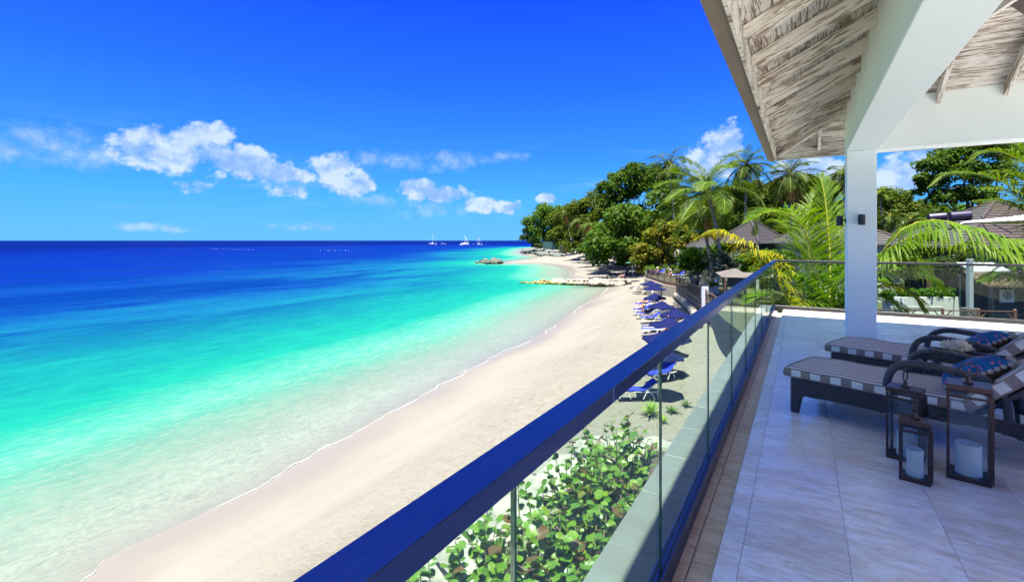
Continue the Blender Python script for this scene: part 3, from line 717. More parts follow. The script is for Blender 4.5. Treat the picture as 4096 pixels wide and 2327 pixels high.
def skirt_base():
    b = MB(); ss = [0, .03, .0599, .0601, .09, .12, .2, .3, .5, .7, .9, 1.1, 1.27, 1.4, 1.5, 1.62, 1.70, 1.745, 1.771, 1.80, 1.86]
    for y0, y1 in ((0.006, .03),):
        vs = []
        for s_ in ss:
            for y in (y0, y1): vs += [(s_, y, skirt_low(s_)+.003), (s_, y, .308)]
        fs = []
        for i in range(len(ss)-1):
            a, c = i*4, i*4+4
            fs += [(a, c, c+1, a+1), (a+2, a+3, c+3, c+2), (a+1, c+1, c+3, a+3), (a, a+2, c+2, c)]
        fs += [(0, 1, 3, 2), (len(ss)*4-4, len(ss)*4-2, len(ss)*4-1, len(ss)*4-3)]
        b.add(vs, fs)
    return b
def weave_mesh():
    """herringbone strands over the outer face of a skirt (y = 0 plane)"""
    V = []; F = []; px, pz = .0245, .0145; row = 0; z = .006
    while z < .306:
        s_ = .0
        while s_ < LF:
            x = s_+(.012 if row % 2 else 0)
            if z > skirt_low(min(max(x, 0), LF))+.004 and z < .304 and 0 <= x <= LF-.01:
                sl = .010 if row % 2 else -.010; hl = .0135; hw = .0062
                b = len(V); d = Vector((hl, 0, sl*.8)); nrm = Vector((-sl*.8, 0, hl)).normalized()*hw
                c = Vector((x+.006, 0, z))
                V += [tuple(c-d-nrm+Vector((0, .005, 0))), tuple(c+d-nrm+Vector((0, .005, 0))), tuple(c+d+nrm+Vector((0, .005, 0))), tuple(c-d+nrm+Vector((0, .005, 0))),
                      tuple(c-d*.55-nrm*.45+Vector((0, -.0035, 0))), tuple(c+d*.55-nrm*.45+Vector((0, -.0035, 0))), tuple(c+d*.55+nrm*.45+Vector((0, -.0035, 0))), tuple(c-d*.55+nrm*.45+Vector((0, -.0035, 0)))]
                F += [(b+4, b+5, b+6, b+7), (b, b+1, b+5, b+4), (b+1, b+2, b+6, b+5), (b+2, b+3, b+7, b+6), (b+3, b, b+4, b+7)]
            s_ += px
        z += pz*.82; row += 1
    return np_mesh('weave', V, F, M_WICK)
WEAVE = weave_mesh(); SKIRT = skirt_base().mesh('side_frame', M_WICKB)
def lounger(label, loc, rz):
    t = thing('sun_lounger', label, 'sun lounger', loc, rz, 'wicker loungers on the terrace')
    for k in (0, 1):
        o = link('side_frame', SKIRT, t); w = link('weave', WEAVE, o); w['kind'] = 'stuff'
        if k: o.location = (0, LW, 0); o.scale = (1, -1, 1)
    b = MB(); b.bevbox((.03, LW/2, .25), (.05, LW-.02, .11), .01); b.obj('end_rail', M_WICK, t)
    b = MB(); b.bevbox((LF-.03, LW/2, .25), (.05, LW-.02, .11), .01); b.obj('end_rail', M_WICK, t)
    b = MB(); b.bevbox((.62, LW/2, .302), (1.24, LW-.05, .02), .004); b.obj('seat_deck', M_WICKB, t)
    for y in (.03, LW-.03):
        pts = [Vector((.70, y, .29)), Vector((.705, y, .44)), Vector((.75, y, .545)), Vector((.86, y, .60)), Vector((1.02, y, .597)), Vector((1.2, y, .575)), Vector((1.30, y, .545)), Vector((1.37, y, .45)), Vector((1.39, y, .25))]
        wrap_tube(pts, .030).obj('arm', M_WICK, t, smooth=False)
    # mattress and backrest cushion
    me, edge, low = cushion(1.26, .70, .085); mt = link('mattress', me, t, (-.055, -.005, .314))
    closed_tube(edge, .006).obj('piping', M_PIPE, mt); closed_tube([v+Vector((0, 0, .006)) for v in low], .005).obj('piping', M_PIPE, mt)
    M = Matrix.Translation((1.20, -.005, .325)) @ Matrix.Rotation(-R(43), 4, 'Y')
    me, edge, low = cushion(.80, .70, .10); bk = link('back_cushion', me, t); bk.matrix_basis = M
    closed_tube(edge, .006).obj('piping', M_PIPE, bk); closed_tube([v+Vector((0, 0, .006)) for v in low], .005).obj('piping', M_PIPE, bk)
    b = MB(); b.bevbox((.42, .35, -.028), (.84, .66, .035), .01); fr = b.obj('back_frame', M_WICK, t); fr.matrix_basis = M
    b = MB(); b.tube([(1.62, .08, .24), (1.72, .08, .60)], .018, 8); b.obj('back_strut', M_WICK, t); b = MB(); b.tube([(1.62, .62, .24), (1.72, .62, .60)], .018, 8); b.obj('back_strut', M_WICK, t)
    return t
LRZ = math.atan2(-.345, .938); LA = Vector((.938, -.345, 0)).normalized(); LB = Vector((.345, .938, 0)).normalized()
LO = Vector((-.085, 5.065, 0)); LO2 = LO+LB*1.41-LA*.13
lounger('wicker lounger with striped mattress nearest the lanterns', LO, LRZ)
lounger('wicker lounger with striped mattress farther off, nearest the white pillar', LO2, LRZ)
def local(o, s_, b_, z): return o+LA*s_+LB*b_+Vector((0, 0, z))
# ------------------------------------------------------------------ pillows with pompom trim
def pillow_mat():
    m, t, p = new_mat('teal_print'); tc = t.add('ShaderNodeTexCoord'); v = tc.outputs['Object']
    base = t.mix(t.noise(v, 220, 2), (.014, .11, .23), (.026, .18, .36)); base = t.mix(t.mr(t.noise(v, 9, 3), .35, .65, 0, .5), base, (.015, .06, .15))
    vo = t.add('ShaderNodeTexVoronoi', feature='F1', ins={'Vector': t.mapping(v, (1, 1, .0)), 'Scale': 9.5, 'Randomness': .35}); big = t.m('LESS_THAN', vo.outputs['Distance'], .40)
    fine = t.add('ShaderNodeTexVoronoi', feature='F1', ins={'Vector': t.mapping(v, (1, 1, .0)), 'Scale': 62.0}); dot = t.m('LESS_THAN', fine.outputs['Distance'], .34)
    c = t.mix(t.m('MULTIPLY', big, dot), base, (.75, .16, .20))
    t.set(p, 'Base Color', c); p.inputs['Roughness'].default_value = .9; p.inputs['Specular IOR Level'].default_value = .15
    b = t.add('ShaderNodeBump', {'Strength': .35, 'Distance': .012}); t.set(b, 'Height', t.noise(v, 7, 4)); t.l.new(b.outputs[0], p.inputs['Normal']); return m
M_PIL = pillow_mat(); M_PILB = mat('brown_linen', (.20, .085, .035), (.27, .12, .05), 20, rough=.9); M_POM = mat('natural_trim', (.62, .53, .42), (.50, .41, .31), 60, rough=.95, bump=.6, bscale=300)
def pillow(label, M):
    t = thing('throw_pillow', label, 'pillow', (0, 0, 0), 0, 'teal pillows on the loungers'); t.matrix_basis = M
    n = 16; S = .225; V = []
    for sgn in (1, -1):
        for i in range(n+1):
            for j in range(n+1):
                a, c = 2*i/n-1, 2*j/n-1
                k = 1-.07*(1-abs(c)**2)*abs(a)**3; k2 = 1-.07*(1-abs(a)**2)*abs(c)**3
                h = .095*((1-abs(a)**2.6)*(1-abs(c)**2.6))**.55
                V.append((S*a*k, S*c*k2, sgn*h+.006*math.sin(7*a+3*c)*(1-abs(a))*(1-abs(c))))
    def faces(o, flip):
        F = []
        for i in range(n):
            for j in range(n):
                q = (o+i*(n+1)+j, o+(i+1)*(n+1)+j, o+(i+1)*(n+1)+j+1, o+i*(n+1)+j+1); F.append(q[::-1] if flip else q)
        return F
    h = (n+1)**2
    link('front', np_mesh('front', V[:h], faces(0, False), M_PIL, True), t); link('back', np_mesh('back', V[h:], faces(0, True), M_PILB, True), t)
    ico = MB(); bm = bmesh.new(); bmesh.ops.create_icosphere(bm, subdivisions=2, radius=.0165); bm.verts.index_update()
    ico.add([v.co*(1+.10*random.random()) for v in bm.verts], [[v.index for v in f.verts] for f in bm.faces]); bm.free(); pm = ico.mesh('pompom', M_POM, True)
    for k in range(11):
        a = -1+.09+k*.182
        link('pompom', pm, t, (S*a, -S*.95-.022, -.006), (k, k*2, k)); link('pompom', pm, t, (S*.95+.022, S*a, -.006), (k*2, k, k))
    # gathered ruffle at the upper corner edge
    b = MB(); m = 46; vs = []
    for k in range(m+1):
        a = -.2+1.2*k/m; vs += [(S*.97, S*a, .0), (S*.97+.035, S*a, .012*math.sin(k*2.1)), (S*.97+.042, S*a, .014*math.sin(k*2.1+.5)-.006)]
    b.add(vs, [(3*k, 3*k+1, 3*k+4, 3*k+3) for k in range(m)]+[(3*k+1, 3*k+2, 3*k+5, 3*k+4) for k in range(m)]); b.obj('ruffle', M_POM, t, smooth=True)
    return t
for o, lb in ((LO, 'teal pillow with coral print and pompoms on the nearer lounger'), (LO2, 'teal pillow with coral print and pompoms on the farther lounger')):
    c = local(o, 1.17, .34, .545)
    M = Matrix.Translation(c) @ Matrix.Rotation(LRZ, 4, 'Z') @ Matrix.Rotation(-R(33), 4, 'Y') @ Matrix.Rotation(R(12), 4, 'Z')
    pillow(lb, M)
# ------------------------------------------------------------------ side table and coral
t = thing('side_table', 'dark wicker side table with glass top between the two loungers', 'table', local(LO, .74, .80, 0), LRZ)
TW, TL, TZ = .46, .60, .55
for x0, x1, y0, y1 in ((0, TL, 0, .05), (0, TL, TW-.05, TW), (0, .05, .05, TW-.05), (TL-.05, TL, .05, TW-.05)):
    b = MB(); b.bevbox(((x0+x1)/2, (y0+y1)/2, TZ-.025), (x1-x0-.001, y1-y0-.001, .05), .008); b.obj('top_frame', M_WICK, t)
b = MB(); b.bbox(.05, TL-.05, .05, TW-.05, TZ-.012, TZ-.004); b.obj('glass_top', glass_mat('smoked_glass', (.25, .27, .33), 1.6, 1.0), t)
for x in (.04, TL-.04):
    for y in (.04, TW-.04):
        dx = .05 if x < .3 else -.05
        wrap_tube([Vector((x, y, TZ-.05)), Vector((x+dx*.4, y, .35)), Vector((x-dx*.2, y, .15)), Vector((x-dx*.5, y, 0))], .02, 8).obj('leg', M_WICK, t)
cc = local(LO, .965, 1.00, TZ)
t = thing('coral', 'cream branching coral ornament on a clear base on the side table', 'coral', cc)
b = MB(); b.bevbox((0, 0, .012), (.13, .10, .024), .003); b.obj('base_block', M_CLEAR, t)
b = MB(); random.seed(3)
for k in range(120):
    a = random.uniform(0, 2*PI); e = math.acos(random.uniform(.02, 1)); L = random.uniform(.07, .10); d = Vector((math.sin(e)*math.cos(a)*1.25, math.sin(e)*math.sin(a)*1.0, math.cos(e)*.85))
    p0 = Vector((d.x*.03, d.y*.03, .04+d.z*.02)); p1 = Vector((0, 0, .045))+d*L*.75; p2 = p1+(d+Vector((random.uniform(-.5, .5), random.uniform(-.5, .5), .2))).normalized()*.024
    b.tube([p0, p1, p2, p2+(p2-p1)*.25], [.010, .0125, .012, .005], 7)
b.lathe([(.0, .02), (.05, .024), (.06, .04), (.03, .06), (0, .065)], 12, cap=False)
b.obj('branches', mat('cream_coral', (.80, .70, .48), (.72, .60, .38), 25, rough=.85, bump=.3, bscale=150), t, smooth=True)
# ------------------------------------------------------------------ lanterns and candles
M_LANT = mat('bronze_lantern', (.055, .028, .024), (.085, .045, .038), 14, rough=.32, metal=.55)
M_WAX = mat('ivory_wax', (.90, .89, .76), (.92, .91, .80), 6, rough=.6)
MATS['ivory_wax'].node_tree.nodes['Principled BSDF'].inputs['Subsurface Weight'].default_value = .0
MATS['ivory_wax'].node_tree.nodes['Principled BSDF'].inputs['Subsurface Radius'].default_value = (.02, .018, .01)
def lantern(label, clabel, loc, rz, w, dp, h, ring, ch):
    """front-left corner at loc; local +X along the front, +Y to the back"""
    t = thing('lantern', label, 'lantern', loc, rz, 'bronze lanterns on the terrace floor'); P = .0135
    b = MB(); b.bevbox((w/2, dp/2, .014), (w, dp, .028), .002); b.obj('base', M_LANT, t)
    for x in (P/2, w-P/2):
        for y in (P/2, dp-P/2): b = MB(); b.bevbox((x, y, (h-.028)/2+.0145), (P, P, h-.058), .0015); b.obj('post', M_LANT, t)
    b = MB(); b.bevbox((w/2, dp/2, h-.008), (w+.006, dp+.006, .03), .002); top = b.obj('top', M_LANT, t)
    hz = h-.075
    for y in (P/2-.003, dp-P/2): b = MB(); b.bbox(P, w-P, y-.006, y+.006, hz, hz+.014); b.obj('cross_bar', M_LANT, t)
    for x in (P/2, w-P/2): b = MB(); b.bbox(x-.006, x+.006, P, dp-P, hz, hz+.014); b.obj('cross_bar', M_LANT, t)
    for y in (P/2, dp-P/2): b = MB(); b.bbox(P-.002, w-P+.002, y-.0012, y+.0012, .03, hz-.001); b.obj('glass_pane', M_CLEAR, t)
    for x in (P/2, w-P/2): b = MB(); b.bbox(x-.0012, x+.0012, P-.002, dp-P+.002, .03, hz-.001); b.obj('glass_pane', M_CLEAR, t)
    # door frame on the right side stands slightly ajar
    b = MB(); b.bar((w+.007, .006, .02), (w+.007, .006, h-.04), .009); b.bar((w+.007, dp-.006, .02), (w+.007, dp-.006, h-.04), .009); b.bar((w+.007, .01, .024), (w+.007, dp-.01, .024), .009); b.bar((w+.007, .01, h-.044), (w+.007, dp-.01, h-.044), .009); dr = b.obj('door_frame', M_LANT, t)
    b = MB(); b.tube([(w+.008, .02, h*.42), (w+.032, .0, h*.42)], .0028, 6); b.obj('latch', M_LANT, dr)
    b = MB(); b.bevbox((w/2, dp/2, h+.011), (.052, .030, .008), .002); b.lathe([(.014, h+.015), (.012, h+.035), (.010, h+.05), (.012, h+.055)], 12, Matrix.Translation((w/2, dp/2, 0))); b.obj('finial', M_LANT, top)
    b = MB(); rr = .043
    pts = [Vector((w/2+rr*math.cos(a)*math.cos(ring), dp/2+rr*math.cos(a)*math.sin(ring), h+.062+rr*.72+rr*math.sin(a))) for a in np.linspace(0, 2*PI, 33)]
    b.tube(pts, .0045, 8, cap=False); b.obj('ring_handle', M_LANT, top, smooth=True)
    c = thing('candle', clabel, 'candle', Vector(loc)+Matrix.Rotation(rz, 3, 'Z') @ Vector((w/2, dp/2, .0285)), rz, 'ivory candles in the lanterns')
    r = min(w, dp)*.34; b = MB()
    b.lathe([(0, 0), (r*1.02, 0), (r*1.04, .006), (r, .02), (r*.985, ch*.6), (r, ch), (r*.97, ch+.004), (r*.86, ch), (r*.80, ch-.012), (0, ch-.018)], 32, cap=False); b.obj('wax', M_WAX, c, smooth=True)
    b = MB(); b.tube([(0, 0, ch-.02), (.001, 0, ch-.004)], .0012, 5); b.obj('wick', M_BLACK, c)
lantern('tallest bronze lantern at right, its ring handle facing the camera', 'ivory pillar candle in the tallest lantern', (.813, 4.18, 0), math.atan2(-.043, .207), .212, .195, .61, .1, .195)
lantern('middle-sized bronze lantern at the back, beside the lounger', 'ivory pillar candle in the middle-sized lantern at the back', (.517, 4.355, 0), R(-19), .194, .15, .50, 1.5, .165)
lantern('smallest bronze lantern, in front of the other two', 'ivory pillar candle in the smallest front lantern', (.541, 3.99, 0), math.atan2(-.03, .151), .156, .13, .39, 1.45, .17)
# ------------------------------------------------------------------ foliage builders
def leaf_cloud(centers, radii, n, size, rng, flat=.8, up=.5, aspect=.55, inner=.55, hang=0.0):
    """diamond leaves scattered in the outer shells of ellipsoid clumps -> (V, F)"""
    C = np.asarray(centers, float); Rr = np.asarray(radii, float); w = Rr**2; w /= w.sum()
    k = rng.choice(len(C), n, p=w)
    d = rng.normal(size=(n, 3)); d[:, 2] += up*.8; d /= np.linalg.norm(d, axis=1)[:, None]
    rad = Rr[k]*(inner+(1-inner)*rng.random(n)**.6)*(1+.10*rng.normal(size=n))
    P = C[k]+d*rad[:, None]*np.array([1, 1, flat])
    nrm = d*.7+rng.normal(size=(n, 3))*.55+np.array([0, 0, up]); nrm /= np.linalg.norm(nrm, axis=1)[:, None]
    a = rng.normal(size=(n, 3)); a[:, 2] -= hang*3; a -= nrm*(a*nrm).sum(1)[:, None]; a /= np.linalg.norm(a, axis=1)[:, None]
    b = np.cross(nrm, a); s = size*(.6+.8*rng.random(n))[:, None]
    V = np.stack([P-a*s, P+b*s*aspect-nrm*s*.12, P+a*s, P-b*s*aspect-nrm*s*.12], 1).reshape(-1, 3)
    return V, np.arange(4*n).reshape(n, 4)
def limbs(b, base, targets, r0, rng, fork=.45, wob=.06):
    """trunk up to a fork, then a limb to every target"""
    base = Vector(base); cen = sum((Vector(t) for t in targets), Vector())/len(targets)
    H = (cen-base).length; fk = base.lerp(cen, fork)+Vector((rng.normal(), rng.normal(), 0))*H*.03
    mid = base.lerp(fk, .5)+Vector((rng.normal(), rng.normal(), 0))*H*.025
    P = spline([base, mid, fk], 8); b.tube(P, [r0*(1.25-.45*i/7) for i in range(8)], 8)
    for t in targets:
        t = Vector(t); m1 = fk.lerp(t, .45)+Vector((rng.normal(), rng.normal(), rng.normal()*.5))*H*wob
        P = spline([fk, m1, t], 7); rr = r0*rng.uniform(.38, .58); b.tube(P, [rr*(1-.8*i/6) for i in range(7)], 6)
        for q in range(2):
            e = m1.lerp(t, rng.uniform(.2, .7)); f = e+Vector((rng.normal(), rng.normal(), rng.uniform(.1, .9)))*H*.10
            b.tube([e, e.lerp(f, .5)+Vector((0, 0, H*.01)), f], [rr*.4, rr*.3, rr*.1], 5)
M_BARKP = mat('pale_bark', (.34, .29, .23), (.20, .165, .13), 1.2, rough=.9, bump=.4, bscale=6, stretch=(1, 1, .3))
M_BARKD = mat('dark_bark', (.13, .10, .075), (.075, .058, .045), 1.5, rough=.95, bump=.4, bscale=8, stretch=(1, 1, .3))
def px_tree(name, label, d, base, lobes, mt, leafpx=8.0, dens=1.0, bark=None, spread=.5, group='trees along the shore', cat='tree', seed=1, r0=None, fork=.45, up=.5, hang=0.0, flat=.8, trunk=True, ntarget=7):
    """crown clumps given as (px, py, radius px) at distance d; base = pixel of the trunk foot"""
    rng = np.random.default_rng(seed); sc = d/FPX
    bp = PD(base[0], base[1], d)
    C = []; Rd = []
    allr = [r for *_, r in lobes]; maxr = max(allr)
    view = (PD(2048, 961, d)-Vector((0, 0, CAMZ))).normalized()
    for (x, y, r) in lobes:
        r = r*1.2
        c = PD(x, y, d); 
        for q in range(2):
            off = rng.normal()*spread*maxr*sc*(1 if q else .3)
            jit = Vector((rng.normal(), rng.normal(), rng.normal()*.4))*r*sc*(.15 if not q else .45)
            cc = c+view*(abs(off) if q else off)+jit; C.append(cc-bp); Rd.append(r*sc*(1 if q == 0 else .85))
    sub = []; sr = []
    for c, r in zip(C, Rd):           # smaller clumps on each lobe, so that the crown breaks into light and dark
        sub.append(c); sr.append(r*.62)
        for q in range(12):
            v = Vector(rng.normal(size=3)); v.z = abs(v.z)*.9-.15; v.normalize()
            sub.append(c+Vector((v.x, v.y, v.z*.85))*r*.70); sr.append(r*rng.uniform(.32, .52))
    area = sum((r/sc)**2 for r in sr)
    n = int(min(45000, dens*area*9.0/(leafpx**2)))
    V, F = leaf_cloud([tuple(c) for c in sub], sr, n, leafpx*sc*.62, rng, up=up, hang=hang, flat=flat)
    t = thing(name, label, cat, bp, 0, group)
    link('crown', np_mesh('crown', V, F, mt), t)
    if trunk:
        b = MB(); H = max(c.z for c in C); rr = r0 or H*.022
        idx = rng.permutation(len(C))[:ntarget]
        limbs(b, (0, 0, -1.0), [C[i]+Vector((0, 0, Rd[i]*.2)) for i in idx], rr, rng, fork)
        b.obj('trunk', bark or M_BARKP, t, smooth=True)
    return t
# ------------------------------------------------------------------ palms
def palm_leaf_mat(name, c1, c2, tip, trans=.3):
    m, t, p = new_mat(name); g = t.add('ShaderNodeNewGeometry'); rnd = g.outputs['Random Per Island']
    at = t.add('ShaderNodeAttribute', attribute_name='along').outputs['Fac']
    c = t.mix(rnd, c1, c2); c = t.mix(t.mr(at, .55, 1.0, 0, .7), c, tip)
    t.set(p, 'Base Color', c); p.inputs['Roughness'].default_value = .5; p.inputs['Specular IOR Level'].default_value = .12
    tr = t.add('ShaderNodeBsdfTranslucent'); t.set(tr, 'Color', t.mix(1, c, (1.6, 1.5, .3), 'MULTIPLY'))
    mx = t.add('ShaderNodeMixShader', {0: trans}); t.l.new(p.outputs[0], mx.inputs[1]); t.l.new(tr.outputs[0], mx.inputs[2]); t.l.new(mx.outputs[0], t.n['Material Output'].inputs[0]); return m
M_PALM = palm_leaf_mat('palm_green', (.0428, .0891, .0043), (.0713, .1248, .0071), (.0998, .1283, .0085))
M_PALMF = palm_leaf_mat('palm_far', (.0240, .0528, .0036), (.0420, .0750, .0048), (.0720, .0780, .0072))
M_PALMN = palm_leaf_mat('palm_near', (.0531, .1176, .0030), (.0911, .1670, .0061), (.1290, .1746, .0076), .38)
M_PALMY = palm_leaf_mat('palm_yellowing', (.22, .205, .005), (.155, .19, .005), (.29, .215, .008), .35)
M_PALMB = palm_leaf_mat('palm_dry', (.1440, .0780, .0210), (.1020, .0540, .0180), (.1320, .0660, .0180))
M_RACH = mat('palm_rib', (.30, .26, .03), (.22, .22, .03), 2, rough=.5); M_RACHY = mat('palm_rib_yellow', (.42, .33, .035), (.36, .30, .03), 2, rough=.45)
M_PTRUNK = mat('palm_trunk', (.22, .185, .155), (.13, .105, .085), 1.6, rough=.95, bump=.5, bscale=9, stretch=(1, 1, 3))
def frond(path, n, leaf, rng, droop=.5, fwd=.6, wind=Vector((0, 0, 0)), width=.035, rr=.018, upv=Vector((0, 0, 1)), skip=.06, lift=.1, tipk=.45):
    """rachis path (list of Vector) -> (rib MB, leaflet V, F, along)"""
    m = 24; P = np.array([tuple(p) for p in spline(path, m)]); seg = np.linalg.norm(np.diff(P, axis=0), axis=1); L = np.concatenate([[0], np.cumsum(seg)])
    rib = MB(); rib.tube([Vector(p) for p in P[::2]]+[Vector(P[-1])], [rr*(1-.85*i/12) for i in range(13)][:len(P[::2])]+[rr*.12], 5)
    t = np.linspace(skip, .995, n); u = t*L[-1]
    B = np.stack([np.interp(u, L, P[:, k]) for k in range(3)], -1)
    T = np.gradient(P, axis=0); T /= np.linalg.norm(T, axis=1)[:, None]; T = np.stack([np.interp(u, L, T[:, k]) for k in range(3)], -1); T /= np.linalg.norm(T, axis=1)[:, None]
    U = np.array(tuple(upv)); S = np.cross(T, U); S /= np.maximum(np.linalg.norm(S, axis=1)[:, None], 1e-6); N = np.cross(S, T)
    V = []; F = []; A = []; W = np.array(tuple(wind))
    prof = leaf*np.clip(np.sin(np.pi*np.clip(t*.86+.13, 0, 1))**.55, .18, 1)*np.where(t > .8, 1-(t-.8)*tipk*2.2, 1)
    for sgn in (1, -1):
        k = rng.normal(size=(n, 3))*.10
        f = (fwd+.5*t**2)[:, None]
        D = S*sgn*(1-.35*t)[:, None]+T*f+N*lift+k; D /= np.linalg.norm(D, axis=1)[:, None]
        G = np.array([0, 0, -1.0])*droop+W
        ln = (prof*(.92+.16*rng.random(n)))[:, None]
        p0 = B; p1 = B+D*ln*.5+G*ln*.10; D2 = D+G*.9; D2 /= np.linalg.norm(D2, axis=1)[:, None]; p2 = p1+D2*ln*.30; D3 = D2+G*.8; D3 /= np.linalg.norm(D3, axis=1)[:, None]; p3 = p2+D3*ln*.25
        wv = np.cross(D, N); wv /= np.maximum(np.linalg.norm(wv, axis=1)[:, None], 1e-6); wv = wv*.75+N*.35*sgn
        for_w = width*(.8+.4*rng.random(n))[:, None]
        pts = [p0-wv*for_w*.35, p0+wv*for_w*.35, p1-wv*for_w*.5, p1+wv*for_w*.5, p2-wv*for_w*.36, p2+wv*for_w*.36, p3-wv*for_w*.04, p3+wv*for_w*.04]
        b = len(V)*0+sum(len(x) for x in V)
        blk = np.stack(pts, 1).reshape(-1, 3); V.append(blk); i = b+np.arange(n)*8
        for q in (0, 2, 4): F.append(np.stack([i+q, i+q+1, i+q+3, i+q+2], -1))
        A.append(np.tile(np.array([0, 0, .4, .4, .75, .75, 1, 1]), n))
    return rib, np.vstack(V), np.vstack(F), np.concatenate(A)
def add_frond(parent, path, n, leaf, rng, mt=None, rm=None, name='frond', **kw):
    rib, V, F, A = frond(path, n, leaf, rng, **kw)
    o = link(name, np_mesh(name, V, F, mt or M_PALM, False, {'along': A}), parent); rib.obj('rib', rm or M_RACH, o); return o
def grow(az, el, L, bend, wind, m=7):
    """path of a frond leaving the crown at azimuth az, elevation el, bending down"""
    p = Vector((0, 0, 0)); out = [p.copy()]; e = el
    for i in range(m):
        d = Vector((math.cos(az)*math.cos(e), math.sin(az)*math.cos(e), math.sin(e)))+wind*(.35+i/m*1.3)
        d.normalize(); p = p+d*L/m; out.append(p.copy()); e -= bend/m*(1+.5*i/m)
    return out
def palm(name, label, trunk, r0, n, L, leaf, nl, seed, wind=Vector((0, 0, 0)), mt=None, dry=2, group='coconut palms', el_rng=(-.5, 1.25), bend=1.1, droop=.55, width=.05):
    rng = np.random.default_rng(seed); base = trunk[0]
    t = thing(name, label, 'palm tree', base, 0, group); P = spline([p-base for p in trunk], 22)
    Lt = sum((P[i+1]-P[i]).length for i in range(21)); m = max(22, int(Lt/.14)); P = spline([p-base for p in trunk], m)
    b = MB(); b.tube(P, [r0*(1.35 if i < 2 else 1.0-.28*i/m)*(1.0 if i % 2 else .93) for i in range(m)], 9); b.obj('trunk', M_PTRUNK, t)
    top = P[-1]
    b = MB(); b.lathe([(r0*.7, -.5), (r0*1.2, -.15), (r0*1.1, .15), (r0*.3, .5), (0, .6)], 10, Matrix.Translation(top), cap=False); b.obj('crown_shaft', M_PALMB if False else M_RACH, t)
    for k in range(n):
        az = k*2.39996+rng.normal()*.2; f = (k+.5)/n
        el = el_rng[1]+(el_rng[0]-el_rng[1])*f**.8+rng.normal()*.1
        path = [top+v for v in grow(az, el, L*rng.uniform(.85, 1.08), bend*(1.25-.35*f)+.2*rng.random(), wind)]
        isdry = k >= n-dry
        add_frond(t, path, nl, leaf, rng, (M_PALMB if isdry else mt or M_PALM), droop=droop*(1.5 if isdry else 1), wind=wind*1.1, width=width, rr=r0*.16)
    for k in range(5):
        a = k*1.3; bb = MB(); bb.lathe([(.0, -.13), (.09, -.08), (.11, 0), (.07, .1), (0, .13)], 8, Matrix.Translation(top+Vector((math.cos(a)*r0*1.5, math.sin(a)*r0*1.5, -.28))), cap=False); bb.obj('coconut', M_NUT, t, smooth=True)
    return t
M_NUT = mat('coconut_husk', (.14, .13, .03), (.10, .07, .03), 4, rough=.6)
# ------------------------------------------------------------------ the wooded shore
LM_DK = leaf_mat('leaf_mahogany', (.0265, .0612, .0031), (.0510, .0970, .0061), .16)
LM_OL = leaf_mat('leaf_olive', (.0428, .0673, .0031), (.0734, .0970, .0061), .16)
LM_BR = leaf_mat('leaf_bright', (.0406, .0900, .0072), (.0674, .1350, .0108), .2)
LM_YL = leaf_mat('leaf_almond', (.1520, .1283, .0095), (.0808, .1092, .0095), .35, isl=.8)
LM_BB = leaf_mat('leaf_bamboo', (.0576, .0900, .0072), (.0864, .1188, .0115), .3)
LM_CS = leaf_mat('leaf_casuarina', (.022, .045, .012), (.035, .062, .015), .2)
LM_SV = leaf_mat('leaf_silver', (.1020, .1260, .0960), (.0600, .0840, .0540), .6)
LM_HG = leaf_mat('leaf_hedge', (.0385, .0945, .0056), (.0595, .1295, .0084), .7)
px_tree('casuarina_tree', 'dark feathery tree at the seaward tip of the wooded headland', 320, (2150, 990), [(2112, 895, 24), (2122, 925, 24), (2108, 950, 20), (2132, 960, 24), (2150, 980, 22)], LM_CS, 5, 1.2, M_BARKD, seed=11, hang=.5)
px_tree('headland_tree', 'rounded bright green tree on the headland above the green fence', 300, (2185, 985), [(2145, 880, 36), (2185, 855, 38), (2230, 855, 36), (2155, 920, 34), (2205, 900, 40), (2245, 905, 36), (2160, 955, 32), (2205, 950, 36), (2240, 950, 34)], LM_BR, 6, 1.0, seed=12, r0=.7)
px_tree('headland_tree', 'olive green tree behind the clipped hedge on the headland', 260, (2260, 1000), [(2240, 880, 36), (2275, 850, 38), (2310, 840, 36), (2290, 900, 40), (2250, 940, 36), (2300, 945, 38), (2215, 945, 30), (2240, 975, 28), (2280, 985, 30), (2320, 985, 30)], LM_OL, 6, 1.0, seed=13)
px_tree('headland_tree', 'broad olive tree left of the tallest tree on the wooded shore', 190, (2350, 1030), [(2320, 830, 40), (2370, 800, 42), (2420, 815, 40), (2340, 880, 46), (2400, 870, 48), (2300, 880, 30), (2360, 930, 44), (2420, 930, 40), (2310, 930, 34), (2450, 860, 38), (2330, 975, 38), (2380, 985, 38), (2430, 980, 38)], LM_OL, 7, 1.0, seed=14)
px_tree('mahogany_tree', 'tallest spreading tree on the shore, pale limbs showing under its crown', 130, (2555, 1060), [(2430, 765, 40), (2470, 735, 40), (2510, 705, 42), (2560, 685, 44), (2615, 690, 42), (2425, 815, 36), (2460, 850, 38), (2500, 790, 40), (2545, 755, 44), (2595, 740, 44), (2640, 735, 38), (2475, 905, 40), (2520, 850, 38), (2450, 940, 34)], LM_DK, 8, 1.0, seed=15, r0=.62, fork=.35, ntarget=9)
px_tree('mahogany_tree', 'dark tree with forked pale trunk behind the leaning palms', 118, (2640, 1040), [(2640, 705, 34), (2680, 700, 30), (2655, 760, 34), (2700, 760, 34), (2710, 810, 30), (2610, 790, 24)], LM_DK, 8, 1.0, seed=16, r0=.5, fork=.5)
px_tree('shore_tree', 'dark leafy tree low on the shore beside the white beach house', 112, (2500, 1085), [(2480, 950, 40), (2530, 930, 44), (2570, 900, 44), (2510, 1000, 38), (2560, 990, 44), (2600, 950, 44), (2470, 1010, 24), (2540, 1050, 32), (2600, 1020, 34)], LM_DK, 8, 1.05, M_BARKD, seed=17)
